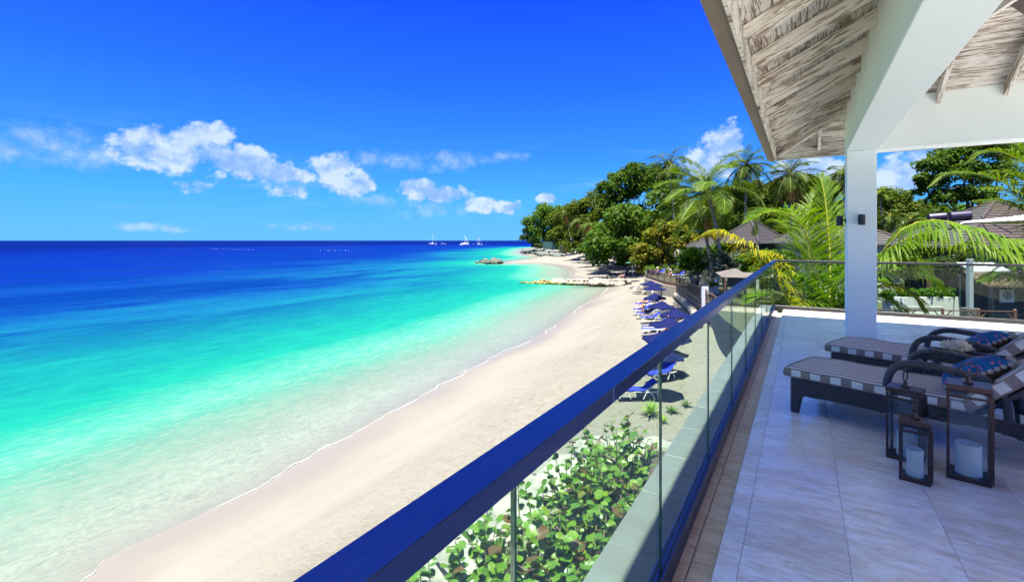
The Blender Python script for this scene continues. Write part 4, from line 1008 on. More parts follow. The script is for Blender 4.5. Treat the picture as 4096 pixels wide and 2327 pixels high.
px_tree('shore_tree', 'dark undergrowth tree filling the gap behind the beach house', 150, (2430, 1045), [(2400, 960, 40), (2440, 930, 40), (2450, 980, 36), (2400, 1000, 30), (2350, 980, 34), (2330, 1000, 24)], LM_DK, 7, .9, M_BARKD, seed=18)
px_tree('almond_tree', 'golden yellow almond tree above the deck railing', 82, (2660, 1110), [(2580, 1000, 38), (2620, 950, 42), (2670, 920, 44), (2560, 1040, 32), (2620, 1020, 46), (2680, 980, 48), (2600, 1070, 34), (2730, 960, 40), (2720, 920, 36), (2660, 1050, 30), (2570, 1085, 18), (2545, 1010, 22), (2770, 990, 30)], LM_YL, 9, 1.0, M_BARKD, seed=19, r0=.2)
px_tree('garden_tree', 'bright green leafy tree under the leaning palms behind the deck', 56, (2790, 1120), [(2760, 1020, 34), (2800, 1040, 36), (2840, 1010, 30), (2770, 1070, 28), (2820, 1060, 28), (2735, 1050, 24), (2880, 990, 26)], LM_HG, 9, 1.0, M_BARKD, seed=20, r0=.15)
for k, (dd, lob, lb) in enumerate([(90, [(2790, 860, 44), (2830, 830, 46), (2870, 810, 40), (2800, 900, 36), (2860, 870, 40)], 'feathery bamboo clump left of the dark pavilion roof'),
                                   (84, [(2930, 790, 46), (2970, 770, 40), (2920, 830, 46), (2980, 820, 44), (2900, 770, 30)], 'feathery bamboo clump right above the dark pavilion roof'),
                                   (88, [(3040, 800, 44), (3080, 770, 42), (3120, 750, 40), (3060, 840, 46), (3120, 810, 44), (3030, 750, 30)], 'feathery bamboo clump below the roof corner of the terrace'),
                                   (92, [(3180, 750, 46), (3230, 740, 46), (3280, 760, 50), (3200, 800, 50), (3270, 820, 54), (3340, 770, 44), (3340, 840, 44)], 'feathery bamboo clump left of the white pillar')]):
    px_tree('bamboo_clump', lb, dd, (lob[0][0]+30, 1060), lob, LM_BB, 7, 1.25, M_RACH, seed=30+k, group='bamboo behind the garden', cat='bamboo', hang=.35, r0=.10, fork=.3, ntarget=10, up=.2)
px_tree('garden_tree', 'pale green tree right of the white pillar under the clouds', 75, (3580, 1010), [(3530, 800, 36), (3580, 790, 34), (3620, 800, 34), (3560, 840, 40), (3640, 840, 36), (3700, 830, 34), (3510, 850, 30), (3600, 860, 30), (3540, 760, 18)], LM_BB, 7, 1.1, seed=40, group='garden trees behind the houses')
px_tree('garden_tree', 'big broadleaf tree over the house roof at the right edge', 46, (3960, 1050), [(3690, 720, 30), (3730, 680, 40), (3770, 640, 40), (3820, 620, 44), (3880, 600, 46), (3940, 590, 46), (4000, 600, 50), (4060, 620, 50), (3740, 740, 40), (3800, 700, 50), (3870, 680, 56), (3950, 690, 60), (4040, 700, 60), (3760, 800, 44), (3840, 780, 50), (3930, 790, 50), (3700, 770, 24)], LM_DK, 11, 1.0, M_BARKD, seed=41, group='garden trees behind the houses', r0=.28)
px_tree('silver_shrub', 'silvery grey shrub behind the striped awning roof', 46, (2900, 1140), [(2870, 1040, 26), (2900, 1030, 28), (2930, 1050, 28), (2880, 1080, 26), (2920, 1090, 28), (2950, 1030, 22), (2860, 1100, 20), (2960, 1080, 24)], LM_SV, 8, 1.2, M_BARKD, seed=42, group='garden shrubs', cat='shrub', r0=.06)
# ------------------------------------------------------------------ palms
WL = Vector((-.34, -.18, 0))              # the trade wind blows out to sea
def P3(lst): return [PD(*q) for q in lst]
palm('coconut_palm', 'tall leaning coconut palm with wind-blown crown over the beach deck', P3([(2905, 1180, 47), (2886, 1050, 47), (2868, 930, 47), (2846, 830, 47), (2830, 770, 47)]), .20, 26, 6.2, 1.5, 96, 50, WL*.75, width=.05, dry=0, bend=.95, el_rng=(-.35, 1.4), droop=.6)
palm('coconut_palm', 'second coconut palm, its crown lower behind the leaning one', P3([(2860, 1170, 53), (2843, 1060, 53), (2828, 960, 53), (2822, 880, 53), (2816, 840, 53)]), .19, 14, 4.2, 1.2, 70, 51, WL*.9, width=.06, el_rng=(-.7, .7), dry=1)
palm('coconut_palm', 'palm crown rising above the tallest tree left of the leaning palm', P3([(2700, 1040, 100), (2698, 900, 100), (2686, 760, 100), (2680, 655, 100)]), .22, 18, 6.0, 1.4, 50, 52, WL*.8, mt=M_PALMF, width=.09, dry=0)
palm('coconut_palm', 'dark coconut palm against the white cloud, tallest of the far palms', P3([(2985, 1000, 80), (2982, 850, 80), (2985, 720, 80), (2984, 660, 80)]), .2, 24, 5.2, 1.3, 54, 53, Vector((0, 0, 0)), mt=M_PALMF, width=.075, dry=3, bend=.7, el_rng=(-.9, 1.35))
palm('coconut_palm', 'dark coconut palm just below the corner of the terrace roof', P3([(3170, 1000, 68), (3165, 850, 68), (3160, 740, 68), (3160, 695, 68)]), .2, 26, 5.0, 1.3, 54, 54, Vector((0, 0, 0)), mt=M_PALMF, width=.07, dry=3, el_rng=(-1.0, 1.3), bend=.7)
palm('coconut_palm', 'palm crown half hidden by the left edge of the white pillar', P3([(3378, 1000, 70), (3376, 850, 70), (3378, 720, 70), (3378, 690, 70)]), .2, 20, 3.6, 1.0, 44, 55, Vector((0, 0, 0)), mt=M_PALMF, width=.07, dry=2)
palm('coconut_palm', 'small pale palm just right of the white pillar', P3([(3530, 900, 60), (3525, 840, 60), (3522, 800, 60), (3520, 775, 60)]), .12, 14, 1.9, .5, 36, 56, Vector((0, 0, 0)), mt=M_PALM, width=.05, dry=1)
palm('coconut_palm', 'low palm on the garden slope left of the water tanks', P3([(3640, 960, 52), (3640, 920, 52), (3642, 895, 52), (3642, 880, 52)]), .12, 16, 2.3, .6, 38, 57, Vector((0, 0, 0)), mt=M_PALMF, width=.045, dry=1)
palm('coconut_palm', 'low dark palm on the garden slope beside the pillar', P3([(3560, 960, 50), (3560, 920, 50), (3562, 890, 50), (3562, 870, 50)]), .12, 16, 2.0, .55, 38, 58, Vector((0, 0, 0)), mt=M_PALMF, width=.045, dry=0)
for k, (bx, by, tx, ty, dd, lb) in enumerate([(2345, 1035, 2316, 885, 175, 'palm leaning left in the grove with orange dry fronds'), (2366, 1032, 2345, 905, 172, 'palm in the middle of the grove with orange dry fronds'),
                                              (2392, 1040, 2364, 900, 165, 'pale palm trunk leaning at the right of the grove'), (2290, 1000, 2268, 850, 215, 'palm at the left of the grove before the headland trees')]):
    palm('coconut_palm', lb, P3([(bx, by, dd), ((bx*2+tx)/3, (by*2+ty)/3, dd), ((bx+tx*2)/3-3, (by+ty*2)/3, dd), (tx, ty, dd)]), .26, 16, 5.5, 1.5, 26, 60+k, Vector((0, 0, 0)), mt=M_PALMF, width=.16, dry=6, group='palm grove on the far beach', el_rng=(-1.1, 1.0))
# near palms: their trunks stand below the terrace, only fronds reach into view
rng = np.random.default_rng(77)
def near_palm(label, foot, trunk_top, r0):
    t = thing('coconut_palm', label, 'palm tree', (0, 0, 0), 0, 'coconut palms')
    b = MB(); P = spline([foot, foot.lerp(trunk_top, .5)+Vector((.15, .1, 0)), trunk_top], 40); b.tube(P, [r0*(1.1-.25*i/40)*(1 if i % 2 else .93) for i in range(40)], 9); b.obj('trunk', M_PTRUNK, t)
    return t
def P3k(lst): return [PD(x, y, d*1.38) for x, y, d in lst]
np1 = near_palm('young coconut palm beyond the end railing, tall arching fronds left of the pillar', PD(3300, 1560, 20.7), PD(3300, 1330, 20.7), .2)
NK = dict(rm=M_RACHY)
base1 = [PD(3300, 1330, 20.7)]
add_frond(np1, base1+P3k([(3284, 1210, 14.7), (3262, 1080, 14.4), (3225, 940, 14.2), (3170, 860, 14.0), (3080, 845, 13.8), (2990, 885, 13.8)]), 96, 1.72, rng, M_PALMN, M_RACHY, droop=.30, width=0.063, rr=0.041, fwd=.5, skip=.10, lift=.15)
add_frond(np1, base1+P3k([(3318, 1200, 15.3), (3320, 1050, 15.6), (3312, 900, 15.8), (3296, 770, 16.0), (3280, 700, 16.2)]), 92, 1.59, rng, M_PALMN, M_RACHY, droop=.12, width=0.059, rr=0.039, fwd=.75, skip=.15, lift=.1, upv=Vector((.5, -.8, .3)))
add_frond(np1, base1+P3k([(3190, 1260, 14.0), (3067, 1050, 13.9), (2957, 958, 13.9), (2865, 920, 13.9), (2779, 955, 14.0)]), 125, 1.25, rng, M_PALMY, M_RACHY, droop=.75, width=0.056, rr=0.033, fwd=.35, skip=.36)
add_frond(np1, base1+P3k([(3220, 1200, 15.5), (3140, 1050, 15.6), (3080, 1005, 15.7), (3020, 1010, 15.8)]), 64, 0.83, rng, M_PALMY, M_RACHY, droop=.8, width=0.056, rr=0.030, fwd=.35, skip=.4)
for path, mm in (([(3330, 1220, 15.2), (3370, 1080, 15), (3420, 980, 14.8), (3480, 960, 14.6)], M_PALMN), ([(3260, 1240, 14.6), (3190, 1130, 14.3), (3120, 1090, 14.1), (3040, 1110, 14.0)], M_PALMN), ([(3350, 1250, 14.8), (3430, 1150, 14.5), (3500, 1120, 14.2), (3580, 1150, 14)], M_PALMN),
                 ([(3280, 1230, 15.8), (3240, 1050, 16.2), (3230, 880, 16.5), (3260, 760, 16.8)], M_PALM), ([(3260, 1240, 15.4), (3150, 1190, 15.2), (3060, 1180, 15.1), (2990, 1210, 15)], M_PALMN), ([(3320, 1260, 14.7), (3360, 1200, 14.4), (3400, 1190, 14.2), (3450, 1215, 14)], M_PALMN),
                 ([(3270, 1250, 14.6), (3220, 1210, 14.4), (3170, 1215, 14.2), (3110, 1260, 14.1)], M_PALMN), ([(3310, 1230, 15.6), (3345, 1040, 16), (3360, 900, 16.4), (3340, 820, 16.8)], M_PALM), ([(3290, 1210, 15.6), (3200, 1000, 15.9), (3130, 900, 16.2), (3080, 880, 16.5)], M_PALM)):
    add_frond(np1, base1+P3k(path), 80, 1.38, rng, mm, M_RACH, droop=.35, width=0.063, rr=0.036, fwd=.6, skip=.14)
np2 = near_palm('coconut palm right of the pillar, long arching fronds over the garden', PD(4330, 1800, 15), PD(4330, 1180, 15), .17)
base2 = [PD(4330, 1180, 15)]
add_frond(np2, base2+P3([(4230, 1075, 14.4), (4096, 1013, 13.8), (3960, 945, 13.3), (3840, 895, 13.0), (3720, 878, 12.8), (3610, 915, 12.8), (3525, 1010, 13.0)]), 150, 1.65, rng, M_PALMN, M_RACHY, droop=1.5, width=.05, rr=.03, fwd=.2, skip=.05, lift=-.1)
add_frond(np2, base2+P3([(4180, 1060, 15.2), (4096, 985, 15.3), (4000, 945, 15.5), (3900, 935, 15.7)]), 70, .7, rng, M_PALM, M_RACHY, droop=.7, width=.055, rr=.026, fwd=.4, skip=.1)
add_frond(np2, base2+P3([(4200, 900, 16.5), (4080, 770, 16.8), (3940, 700, 17), (3800, 690, 17.2), (3720, 745, 17.3)]), 84, 1.0, rng, M_PALM, M_RACH, droop=.45, width=.058, rr=.026, fwd=.6, skip=.1)
add_frond(np2, base2+P3([(4250, 900, 14.2), (4180, 740, 14), (4080, 640, 13.8), (3960, 600, 13.8), (3880, 640, 13.9)]), 84, 1.1, rng, M_PALM, M_RACH, droop=.5, width=.058, rr=.026, fwd=.6, skip=.1)
add_frond(np2, base2+P3([(4220, 960, 15), (4110, 850, 15), (4000, 800, 15.2), (3900, 800, 15.4)]), 80, 1.0, rng, M_PALM, M_RACH, droop=.75, width=.058, rr=.026, fwd=.5, skip=.1)
add_frond(np2, base2+P3([(4180, 1020, 13.5), (4080, 960, 13.2), (4010, 960, 13.0)]), 60, .8, rng, M_PALM, M_RACH, droop=1.0, width=.055, rr=.022, fwd=.3, skip=.1)
add_frond(np2, base2+P3([(4240, 1110, 13.9), (4120, 1050, 13.2), (4000, 1000, 12.7), (3890, 965, 12.4), (3800, 985, 12.3)]), 110, 1.05, rng, M_PALMN, M_RACHY, droop=1.0, width=.058, rr=.026, fwd=.3, skip=.08, lift=-.1)
add_frond(np2, base2+P3([(4230, 1150, 14.6), (4110, 1110, 14.2), (4000, 1090, 14.0), (3920, 1120, 13.9)]), 90, .85, rng, M_PALMN, M_RACH, droop=.9, width=.058, rr=.024, fwd=.4, skip=.08)
for path in ([(4260, 850, 14.5), (4170, 690, 14.3), (4080, 590, 14.2), (4000, 560, 14.2)], [(4250, 900, 15.5), (4160, 780, 15.5), (4060, 700, 15.6), (3960, 680, 15.8)], [(4230, 940, 14), (4120, 830, 13.8), (4020, 760, 13.7), (3930, 750, 13.7)], [(4270, 880, 13.6), (4200, 740, 13.4), (4130, 660, 13.3), (4060, 640, 13.3)]):
    add_frond(np2, base2+P3(path), 84, 1.15, rng, M_PALM, M_RACH, droop=.6, width=.05, rr=.024, fwd=.55, skip=.1)
np3 = near_palm('low coconut palm behind the pillar with fronds drooping over the end railing', PD(3420, 1750, 16), PD(3420, 1180, 16), .16)
base3 = [PD(3420, 1180, 16)]
add_frond(np3, base3+P3([(3470, 1060, 15.2), (3530, 1010, 14.6), (3620, 955, 14.2), (3720, 922, 14.0), (3770, 940, 13.9)]), 100, 1.3, rng, M_PALMN, M_RACHY, droop=1.1, width=.058, rr=.026, fwd=.15, skip=.25, lift=-.1)
for path, mm in (([(3500, 1110, 15.4), (3600, 1075, 15), (3700, 1100, 14.8), (3770, 1160, 14.7)], M_PALMN), ([(3500, 1150, 15.5), (3580, 1140, 15.3), (3650, 1180, 15.1), (3690, 1240, 15)], M_PALMY), ([(3490, 1090, 16.3), (3570, 1030, 16.6), (3650, 1040, 16.8), (3720, 1090, 17)], M_PALM), ([(3480, 1180, 15.2), (3540, 1190, 15), (3590, 1230, 14.9), (3620, 1290, 14.8)], M_PALMN)):
    add_frond(np3, base3+P3(path), 64, .85, rng, mm, M_RACHY, droop=.6, width=.058, rr=.024, fwd=.5, skip=.1)

# the wood behind reads as one mass
def woodland():
    rng = np.random.default_rng(5); C = []; Rr = []
    for k in range(620):
        x = rng.uniform(2380, 4500); d = rng.uniform(105, 170) if x < 2900 else rng.uniform(95, 150)
        top = np.interp(x, [2380, 2500, 2700, 2800, 3000, 3400, 3700, 4500], [930, 830, 770, 820, 850, 840, 840, 830]); y = rng.uniform(top, 1035)
        p = PD(x, y, d); C.append(tuple(p)); Rr.append(rng.uniform(1.6, 3.4))
    V, F = leaf_cloud(C, Rr, 130000, .46, rng)
    tag(link('woodland', np_mesh('woodland', V, F, LM_DK)), 'dense green woodland filling the ground behind the gardens', 'woodland', kind='stuff')
woodland()
# ------------------------------------------------------------------ garden level behind the beach wall
M_STONE = mat('coral_stone_wall', (.30, .26, .195), (.21, .18, .135), 1.2, rough=.95, bump=.5, bscale=7, coords='World')
M_SOIL = mat('garden_soil', (.022, .028, .008), (.038, .044, .014), .6, rough=1, coords='World')
M_TIMB = mat('brown_timber', (.105, .048, .034), (.075, .034, .026), 3, rough=.6, stretch=(1, 1, .3))
M_DECKW = mat('deck_timber_shade', (.10, .062, .048), (.07, .045, .036), 2, rough=.8)
DK = [PZ(2584, 1102.7, GARDEN), PZ(2657.3, 1126.7, GARDEN), PZ(2705.4, 1135.4, GARDEN), PZ(2817, 1202.7, GARDEN), PZ(2846, 1224, GARDEN)]
gp = [(p.x, p.y) for p in DK]+[(-4.6, 36), (-2.6, 30), (.2, 25), (.9, 20), (.9, 12.75), (70, 12.75), (120, 170), (-8, 170), (-14, 100), (-19, 80)]
b = MB(); b.prism(gp[::-1], GARDEN-4.5, GARDEN); g = b.obj('garden_ground', M_SOIL); g['kind'] = 'structure'
def wall_strip(pts, z0, z1, th, m_, name, label, cat):
    b = MB()
    for a, c in zip(pts[:-1], pts[1:]):
        a, c = Vector(a), Vector(c); d = (c-a).normalized(); n = Vector((-d.y, d.x, 0))
        if n.dot(Vector((-1, -.6, 0))) < 0: n = -n
        b.add([(*(a+n*th).xy, z0), (*(c+n*th).xy, z0), (*(c+n*.003).xy, z0), (*(a+n*.003).xy, z0), (*(a+n*th).xy, z1), (*(c+n*th).xy, z1), (*(c+n*.003).xy, z1), (*(a+n*.003).xy, z1)],
              [(0, 3, 2, 1), (4, 5, 6, 7), (0, 1, 5, 4), (1, 2, 6, 5), (2, 3, 7, 6), (3, 0, 4, 7)])
    return tag(b.obj(name, m_), label, cat)
wall_strip([DK[0], DK[1]], SEA, GARDEN-.3, .25, M_STONE, 'retaining_wall', 'shaded coral stone wall under the far deck railing', 'wall')
wall_strip([DK[1], DK[2]], SEA, GARDEN-.3, .3, M_STONE, 'retaining_wall', 'sunlit cream stone wall under the deck gate', 'wall')
wall_strip([DK[2], DK[3], DK[4]], SEA, GARDEN-.45, .08, M_DECKW, 'retaining_wall', 'dark wall below the long deck railing, under-deck shade in its timber colour', 'wall')  # shade under the deck is put into this wall's dark colour
BARM = MB().box((.5, 0, 0), (1, .05, .05)).mesh('brace', M_TIMB)
def bar_obj(name, a, b_, w, h, parent, me=BARM):
    a, b_ = Vector(a), Vector(b_); d = b_-a
    o = link(name, me, parent); o.matrix_basis = Matrix.Translation(a) @ d.to_track_quat('X', 'Z').to_matrix().to_4x4() @ Matrix.Diagonal((d.length, w/.05, h/.05, 1)); return o
def lattice_fence(label, A, B, z, h, npost, nx, group, style='x', pw=.10):
    A, B = Vector((A[0], A[1], z)), Vector((B[0], B[1], z)); t = thing('deck_railing', label, 'railing', A, 0, group); D = B-A; Z = Vector((0, 0, 1))
    for i in range(npost):
        p = D*(i/(npost-1)); bar_obj('post', p-Z*.25, p+Z*(h+.08), pw, pw, t)
        b = MB(); b.lathe([(.0, -.02), (pw*.62, -.02), (pw*.66, .01), (pw*.3, .06), (0, .07)], 8, Matrix.Translation(p+Z*(h+.09)), cap=False); b.obj('post_cap', M_TIMB, t)
    bar_obj('top_rail', Z*h, D+Z*h, .09, .05, t); bar_obj('bottom_rail', Z*.10, D+Z*.10, .06, .06, t)
    if style == 'x':
        bar_obj('edge_beam', -Z*.16, D-Z*.16, .10, .24, t)
        for i in range(nx):
            p, q = D*(i/nx), D*((i+1)/nx)
            bar_obj('brace', p+Z*.10, q+Z*h, .03, .04, t); bar_obj('brace', p+Z*h, q+Z*.10, .03, .04, t)
            if i % 2: bar_obj('baluster', p+Z*.1, p+Z*h, .035, .035, t)
    elif style == 'v':
        bar_obj('edge_beam', -Z*.16, D-Z*.16, .10, .24, t)
        for i in range(1, nx): bar_obj('baluster', D*(i/nx)+Z*.1, D*(i/nx)+Z*h, .05, .05, t)
    else:
        for i in range(npost-1):
            p, q = D*(i/(npost-1)), D*((i+1)/(npost-1)); e = (q-p)
            bar_obj('brace', p+e*.05+Z*.55, p+e*.25+Z*h, .05, .05, t); bar_obj('brace', q-e*.05+Z*.55, q-e*.25+Z*h, .05, .05, t)
    return t
lattice_fence('dark lattice railing along the far deck, people behind it', DK[0], DK[1], GARDEN, 1.0, 4, 12, 'timber railings of the beach deck')
lattice_fence('dark gate with upright bars between the two lattice railings', DK[1], DK[2], GARDEN, 1.0, 3, 10, 'timber railings of the beach deck', 'v')
lattice_fence('long dark lattice railing running towards the leaning palms', DK[2], DK[3], GARDEN, 1.0, 7, 26, 'timber railings of the beach deck')
lattice_fence('short lattice railing past the white gate pier', DK[3]+(DK[4]-DK[3]).normalized()*.9, DK[4]+(DK[4]-DK[3])*.9, GARDEN, 1.0, 3, 8, 'timber railings of the beach deck')
e_ = (DK[1]-DK[0]); far_a = DK[0]+Vector((4.0, 1.2, 0)); lattice_fence('low railing at the back of the far deck before the hedge', DK[0]+Vector((.6, .6, 0)), DK[0]+Vector((11, 2.2, 0)), GARDEN, 1.0, 4, 1, 'timber railings of the beach deck', 'b')
b = MB(); b.bevbox((0, 0, .1), (.42, .42, 2.4), .02); tag(b.obj('gate_pier', mat('white_paint', (.55, .56, .56), (.50, .51, .51), 2, rough=.7), loc=DK[3]+(DK[4]-DK[3]).normalized()*.45, rot=(0, 0, .9)), 'white square gate pier in the deck railing', 'pier')
M_WPAINT = MATS['white_paint']
def notice(label, p, rz):
    t = thing('notice_board', label, 'notice', p, rz, 'notices on the deck railings')
    b = MB(); b.box((0, 0, 0), (.42, .02, .62)); b.obj('board', M_WPAINT, t); b = MB(); b.box((0, -.012, .24), (.30, .004, .06)); b.obj('heading', mat('red_print', (.45, .03, .03), rough=.7), t)
    for k in range(5): b = MB(); b.box((0, -.012, .13-k*.075), (.30-.04*(k % 2), .004, .02)); b.obj('text_line', mat('grey_print', (.25, .25, .27), rough=.7), t)
dr = (DK[3]-DK[2]).normalized(); rzr = math.atan2(dr.y, dr.x)
notice('white notice with red heading at the near end of the long railing', DK[3]-dr*.7+Vector((-.08*1.2, -.05, .55)), rzr)
dr0 = (DK[1]-DK[0]).normalized(); notice('white notice at the far left corner of the deck railing', DK[0]+dr0*.35+Vector((-.1, -.06, .55)), math.atan2(dr0.y, dr0.x))
# curved concrete steps and long sand-filled tube below the deck
st = PZ(2672, 1172, SAND+.5); t = thing('concrete_steps', 'rounded concrete steps between the beach and the deck wall', 'steps', st)
for k in range(3):
    b = MB(); r = 2.3-.55*k; b.prism([(r*math.cos(a)+.5*k, r*.75*math.sin(a)+.55*k) for a in np.linspace(0, 2*PI, 25)[:-1]], -.3+.0*k, .18+.2*k); b.obj('step', mat('pale_concrete', (.40, .37, .31), (.33, .30, .25), 1.5, rough=.95, bump=.2), t)
path = [PZ(x, y, SAND+1.05) for x, y in ((2686, 1166), (2700, 1176), (2716, 1190), (2735, 1206), (2752, 1222), (2768, 1240), (2784, 1262), (2800, 1290))]
o = path[0]; P = spline([p-o for p in path], 60); b = MB()
b.tube(P, [.40*(.82+.18*abs(math.sin(i*.33)))*(.55 if i in (0, 59) else .8 if i in (1, 58) else 1) for i in range(60)], 14); tag(b.obj('sand_tube', mat('weathered_canvas', (.21, .195, .16), (.13, .12, .10), 1.1, rough=.95, bump=.4, bscale=5), loc=o, smooth=True), 'long bulging grey sand tube lying below the lattice railing', 'sand tube')
# ------------------------------------------------------------------ parasols
M_NAVY = mat('navy_canvas', (.0003, .0022, .032), (.0006, .004, .046), 3, rough=.85, spec=.15); M_NAVYT = MATS['navy_canvas']
M_WOOD = mat('varnished_wood', (.32, .10, .05), (.24, .075, .04), 8, rough=.4); M_POLE = mat('white_pole', (.70, .70, .68), rough=.4)
def parasol(mc=M_NAVY, mp=M_WOOD, n=8):
    t = bpy.data.objects.new('beach_parasol', None); COL.objects.link(t)
    V = []; F = []; K = 5
    for i in range(K+1):
        f = i/K
        for k in range(n*2):
            a = PI*k/n; r = f*(1 if k % 2 == 0 else .93); z = 2.0+.56*(1-f)-.06*math.sin(PI*f)+(.0 if k % 2 == 0 else .035*f)
            V.append((r*math.cos(a)*1.0, r*math.sin(a), z))
    m = n*2
    for i in range(K):
        for k in range(m): F.append((i*m+k, i*m+(k+1) % m, (i+1)*m+(k+1) % m, (i+1)*m+k))
    b0 = len(V)
    for k in range(m): x, y, z = V[K*m+k]; V.append((x*1.005, y*1.005, z-.085))
    for k in range(m): F.append((K*m+k, K*m+(k+1) % m, b0+(k+1) % m, b0+k))
    link('canopy', np_mesh('canopy', V, F, mc), t)
    b = MB(); b.tube([(0, 0, -.4), (0, 0, 2.55)], .024, 8); b.obj('pole', M_POLE, t)
    b = MB(); b.lathe([(.0, 2.54), (.028, 2.55), (.045, 2.60), (.03, 2.65), (0, 2.665)], 10, cap=False); b.obj('finial', mp, t, smooth=True)
    for k in range(n): a = 2*PI*k/n; b = MB(); b.bar((.03*math.cos(a), .03*math.sin(a), 2.36), (.95*math.cos(a), .95*math.sin(a), 1.93), .012); b.obj('rib', M_WOOD, t)
    return t
proto = parasol()
UM = [(2601.5, 1138, 44.5, 'navy parasol farthest down the beach, by the stone wall'), (2616, 1154.6, 47.5, 'navy parasol second from the stone wall on the beach'), (2622, 1191, 45.5, 'navy parasol third from the stone wall on the beach'),
      (2646, 1226, 53, 'navy parasol over the seated man reading'), (2705, 1260, 64, 'navy parasol with its red finial level with the sand tube'), (2677, 1300, 80, 'navy parasol with its red finial just above the handrail'),
      (2663, 1354, 92, 'navy parasol cut across by the terrace handrail'), (2632, 1424, 100, 'navy parasol seen through the balustrade glass')]
for i, (x, y, hw, lb) in enumerate(UM):
    u = proto if i == 0 else copy_tree(proto)
    d = FPX*(CAMZ-SAND-2.0)/(y-961); p = PD(x, y, d); u.location = (p.x, p.y, SAND); s_ = hw*d/FPX
    u.scale = (s_, s_, 1); u.rotation_euler = (.04*math.sin(i*3), .04*math.cos(i*5), .35+i*.5); tag(u, lb, 'parasol', 'navy parasols on the beach')
u = copy_tree(proto); p = PD(2729, 1055, 67); u.location = (p.x, p.y, GARDEN); u.scale = (1.2, 1.2, 1.03); u.rotation_euler = (0, .1, .6); tag(u, 'navy parasol up on the deck before the green hedge', 'parasol', 'parasols on the deck')
u = parasol(mat('green_canvas', (.01, .06, .035), (.015, .08, .045), 3, rough=.9)); p = PD(2530, 1050, 98); u.location = (p.x, p.y, p.z-2.0); u.scale = (1.5, 1.5, 1); tag(u, 'dark green parasol in the shade at the edge of the trees', 'parasol')
# ------------------------------------------------------------------ beach loungers
M_FRAME = mat('white_tube', (.78, .78, .76), rough=.35); M_SLING = mat('blue_sling', (.004, .022, .11), (.006, .03, .15), 20, rough=.8); M_TOWEL = mat('royal_blue_towel', (.002, .012, .30), (.004, .018, .38), 5, rough=.95, bump=.5, bscale=20)
def sling_lounger(back=38, towel=True, flat=False):
    t = bpy.data.objects.new('beach_lounger', None); COL.objects.link(t); sb = 1.25; H = .36; w = .62; a = R(back)
    e = Vector((sb+.72*math.cos(a), 0, H+.72*math.sin(a)))
    for y in (0, w): b = MB(); b.tube([(0, y, H), (sb+.1, y, H), (1.85, y, H)], .02, 6); b.obj('frame_rail', M_FRAME, t)
    for y in (0, w): b = MB(); b.tube([(sb, y, H), (e.x, y, e.z)], .018, 6); b.obj('back_rail', M_FRAME, t)
    for x in (.28, 1.45): 
        for y in (0, w): b = MB(); b.tube([(x-.28, y, 0), (x-.12, y, H-.03), (x+.12, y, H-.03), (x+.28, y, 0)], .017, 6); b.obj('leg', M_FRAME, t)
    b = MB(); b.bevbox((sb/2, w/2, H+.035), (sb, w-.03, .05), .012); b.obj('seat_pad', M_SLING, t)
    M = Matrix.Translation((sb, 0, H+.035)) @ Matrix.Rotation(-a, 4, 'Y'); b = MB(); b.bevbox((.37, w/2, .0), (.72, w-.03, .05), .012, M); b.obj('back_pad', M_SLING, t)
    if towel:
        pts = [Vector((-.05, 0, H+.02)), Vector((.0, 0, H+.072)), Vector((.6, 0, H+.07)), Vector((sb-.03, 0, H+.072)), Vector((sb+.3*math.cos(a)-.02, 0, H+.075+.3*math.sin(a))), Vector((e.x-.03, 0, e.z+.07)), Vector((e.x+.06, 0, e.z+.01))]
        S = spline(pts, 22); V = [(p.x, y+.01*math.sin(i*1.7+y*9), p.z+.012*math.sin(i*.9+y*11)) for i, p in enumerate(S) for y in np.linspace(-.03, w+.03, 7)]
        F = [(i*7+j, (i+1)*7+j, (i+1)*7+j+1, i*7+j+1) for i in range(21) for j in range(6)]
        o = link('towel', np_mesh('towel', V, F, M_TOWEL, True), t); sm_ = o.modifiers.new('thick', 'SOLIDIFY'); sm_.thickness = .012
    return t
RZC = TH
lp = sling_lounger(); lflat = sling_lounger(8, False)
def put(o, px, py, z, rz, lb, grp, cat='sun lounger'):
    p = PZ(px, py, z); o.location = p; o.rotation_euler = (0, 0, rz); return tag(o, lb, cat, grp)
GB = 'sling loungers on the beach'
put(lp, 2566, 1284, SAND, RZC-.05, 'blue draped beach lounger in front under the seated reader', GB)
put(copy_tree(lp), 2549, 1266, SAND, RZC, 'beach lounger with a person lying with bent knees', GB)
put(copy_tree(lp), 2540, 1251, SAND, RZC+.05, 'beach lounger on which the man with the book sits', GB)
put(copy_tree(lp), 2545, 1227, SAND, RZC, 'beach lounger with two readers under the third parasol', GB)
put(copy_tree(lp), 2590, 1219, SAND, RZC+.1, 'blue beach lounger behind the two readers', GB)
put(lflat, 2572, 1324, SAND, RZC, 'flat empty slatted blue beach lounger above the handrail', GB)
put(copy_tree(lflat), 2570, 1334, SAND, RZC, 'flat empty beach lounger lying beside the slatted one', GB)
put(copy_tree(lp), 2668, 1296, SAND, RZC+.3, 'blue draped beach lounger between the two near parasols', GB)
put(copy_tree(lp), 2478, 1594, SAND, RZC-.03, 'large blue draped beach lounger just behind the balustrade glass', GB)
put(copy_tree(lp), 2610, 1528, SAND, RZC+.5, 'beach lounger with blue towel hanging off its back, behind the glass', GB)
put(copy_tree(lflat), 2640, 1500, SAND, RZC+.9, 'empty dark beach lounger turned sideways behind the glass', GB)
put(copy_tree(lflat), 2620, 1405, SAND, RZC+.2, 'empty white-framed beach lounger below the glass parasol', GB)
GD = 'loungers on the deck'
